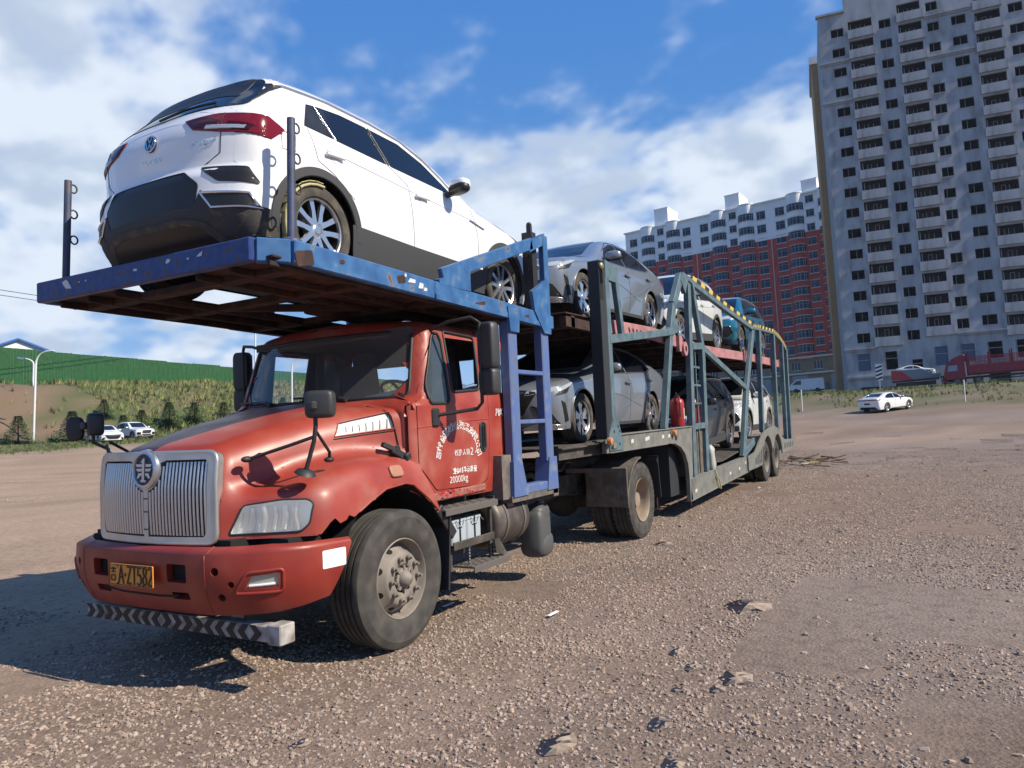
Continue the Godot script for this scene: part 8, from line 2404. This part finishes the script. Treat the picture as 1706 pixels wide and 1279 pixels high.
	gr.prism(poly([0.1, 1.1, 2.6, 1.05, 1.2, 2.35, 0.1, 2.4]), Transform3D(Basis(), Vector3(0, 0, 1.13)), 0.10)
	obj("side_board", gr, mat("far_red", Color(0.42, 0.03, 0.035), 0.5), g)
	var gc := MB.new()
	gc.box(Vector3(2.8, 0.95, 0), Vector3(5.4, 0.18, 2.3)); gc.box(Vector3(2.8, 0.5, 0), Vector3(4.6, 0.5, 1.6))
	obj("chassis", gc, m["black_plastic"], g)
	var sg := thing("striped_marker_post", "black and white striped marker board on a post left of the crimson lorry", "sign", "", Transform3D(Basis(Vector3(0, 0, 1), Vector3.UP, Vector3(-1, 0, 0)), Vector3(96.0, height(96.0, -0.1), -0.35)))
	var pm := MB.new()
	pm.box(Vector3(0, 1.2, 0), Vector3(0.12, 4.0, 0.12))
	obj("post", pm, m["lamp_grey"], sg)
	var bd := MB.new()
	bd.box(Vector3(0, 2.2, 0.1), Vector3(0.75, 2.0, 0.05))
	var bo := obj("board", bd, m["paper"], sg)
	for k in 4:
		var st := MB.new()
		st.prism(poly([-0.37, 1.42 + k * 0.46, 0.37, 1.68 + k * 0.46, 0.37, 1.44 + k * 0.46, -0.37, 1.22 + k * 0.46]), Transform3D(Basis(), Vector3(0, 0, 0.127)), 0.004)
		obj("stripe", st, m["stripe_black"], bo)
	# white van at the foot of the red block
	var v := thing("white_van", "white box van parked at the foot of the red apartment block beyond the weeds", "van", "", Transform3D(Basis(Vector3(0, 0.0, 1), Vector3.UP, Vector3(-1, 0, 0)), Vector3(128.0, height(128.0, -13.0), -15.6)))
	var vb := MB.new()
	vb.prism(rounded(poly([0.0, 0.5, 0.1, 1.3, 1.1, 2.2, 5.4, 2.35, 5.5, 0.5]), 0.12), Transform3D(Basis(), Vector3(0, 0, -1.0)), 2.0)
	obj("body", vb, m["white_paint"], v)
	var vg := MB.new()
	vg.prism(poly([0.45, 1.35, 1.15, 2.0, 1.9, 2.05, 1.9, 1.35]), Transform3D(Basis(), Vector3(0, 0, 1.0)), 0.02)
	obj("side_window", vg, m["car_glass"], v)
	for x in [1.0, 4.4]:
		for s in [1.0, -1.0]:
			var w := MB.new()
			w.lathe(poly([0.0, 0.1, 0.2, 0.1, 0.36, 0.09, 0.36, -0.1]), Transform3D(Basis() if s > 0 else Basis(Vector3.UP, PI), Vector3(x, 0.36, s * 0.92)), 16)
			obj("wheel", w, m["car_tyre"], v)
	# thin white stakes in the rise
	var sm := MB.new()
	sm.tube(PackedVector3Array([Vector3(0, -0.3, 0), Vector3(0.02, 1.75, 0)]), 0.045, 6)
	var spots := [[60.5, -4.4, "thin white stake standing left of the parked white saloon"], [63.0, 7.2, "thin white stake right of the parked white saloon, below the crimson lorry"], [58.0, -9.0, "thin white stake close to the trailer's tail end"]]
	for q in spots:
		var o := obj("white_stake", sm, m["vent_white"], self)
		o.position = Vector3(q[0], height(q[0], q[1]), q[1])
		tag(o, q[2], "stake", "white stakes in the rise")
	# brush and planks behind the trailer, scraps of paper
	rng.seed = 55
	var wood := mottled("brush_wood", [0.0, Color(0.06, 0.045, 0.03), 1.0, Color(0.20, 0.15, 0.09)], 92, 2.0, 0.9)
	var heap := MB.new()
	for i in 60:
		var a := Vector3(19.0 + rng.randf_range(-1.3, 1.3), 0.08 + rng.randf() * 0.16, 1.5 + rng.randf_range(-0.7, 0.7))
		heap.tube(PackedVector3Array([a, a + Vector3(rng.randf_range(-0.5, 0.5), rng.randf_range(-0.08, 0.1), rng.randf_range(-0.5, 0.5))]), rng.randf_range(0.008, 0.025), 4)
	var ho := obj("brushwood", heap, wood, self)
	ho.position.y = height(19.0, 1.5)
	ho.set_meta("kind", "stuff")
	tag(ho, "tangle of dark twigs lying on the gravel behind the trailer's tail", "brushwood")
	var pl := MB.new()
	pl.beam(Vector3(18.3, 0.10, 1.45), Vector3(19.3, 0.13, 1.9), 0.09, 0.03)
	tag(obj("plank", pl, mat("fresh_wood", Color(0.48, 0.38, 0.20), 0.8), self), "pale yellow plank lying on the twigs behind the trailer", "plank").position.y = height(18.8, 1.6)
	for q in [[1.19, 1.85, "white scrap of paper on the gravel between the lorry's axles"], [1.14, 0.80, "thin white scrap beside the lorry's front tyre"]]:
		var p := MB.new()
		p.beam(Vector3(-0.07, 0.012, 0), Vector3(0.07, 0.02, 0.02), 0.035, 0.006)
		var o := obj("paper_scrap", p, m["paper"], self)
		o.position = Vector3(q[0], height(q[0], q[1]) + 0.012, q[1])
		tag(o, q[2], "litter", "paper scraps on the yard")
func _ready() -> void:
	make_camera()
	make_light()
	rng.seed = 1
	make_ground()
	make_stones()
	make_tower()
	make_red_block()
	make_left()
	make_truck()
	make_cars()
	make_trailer()
	make_misc()
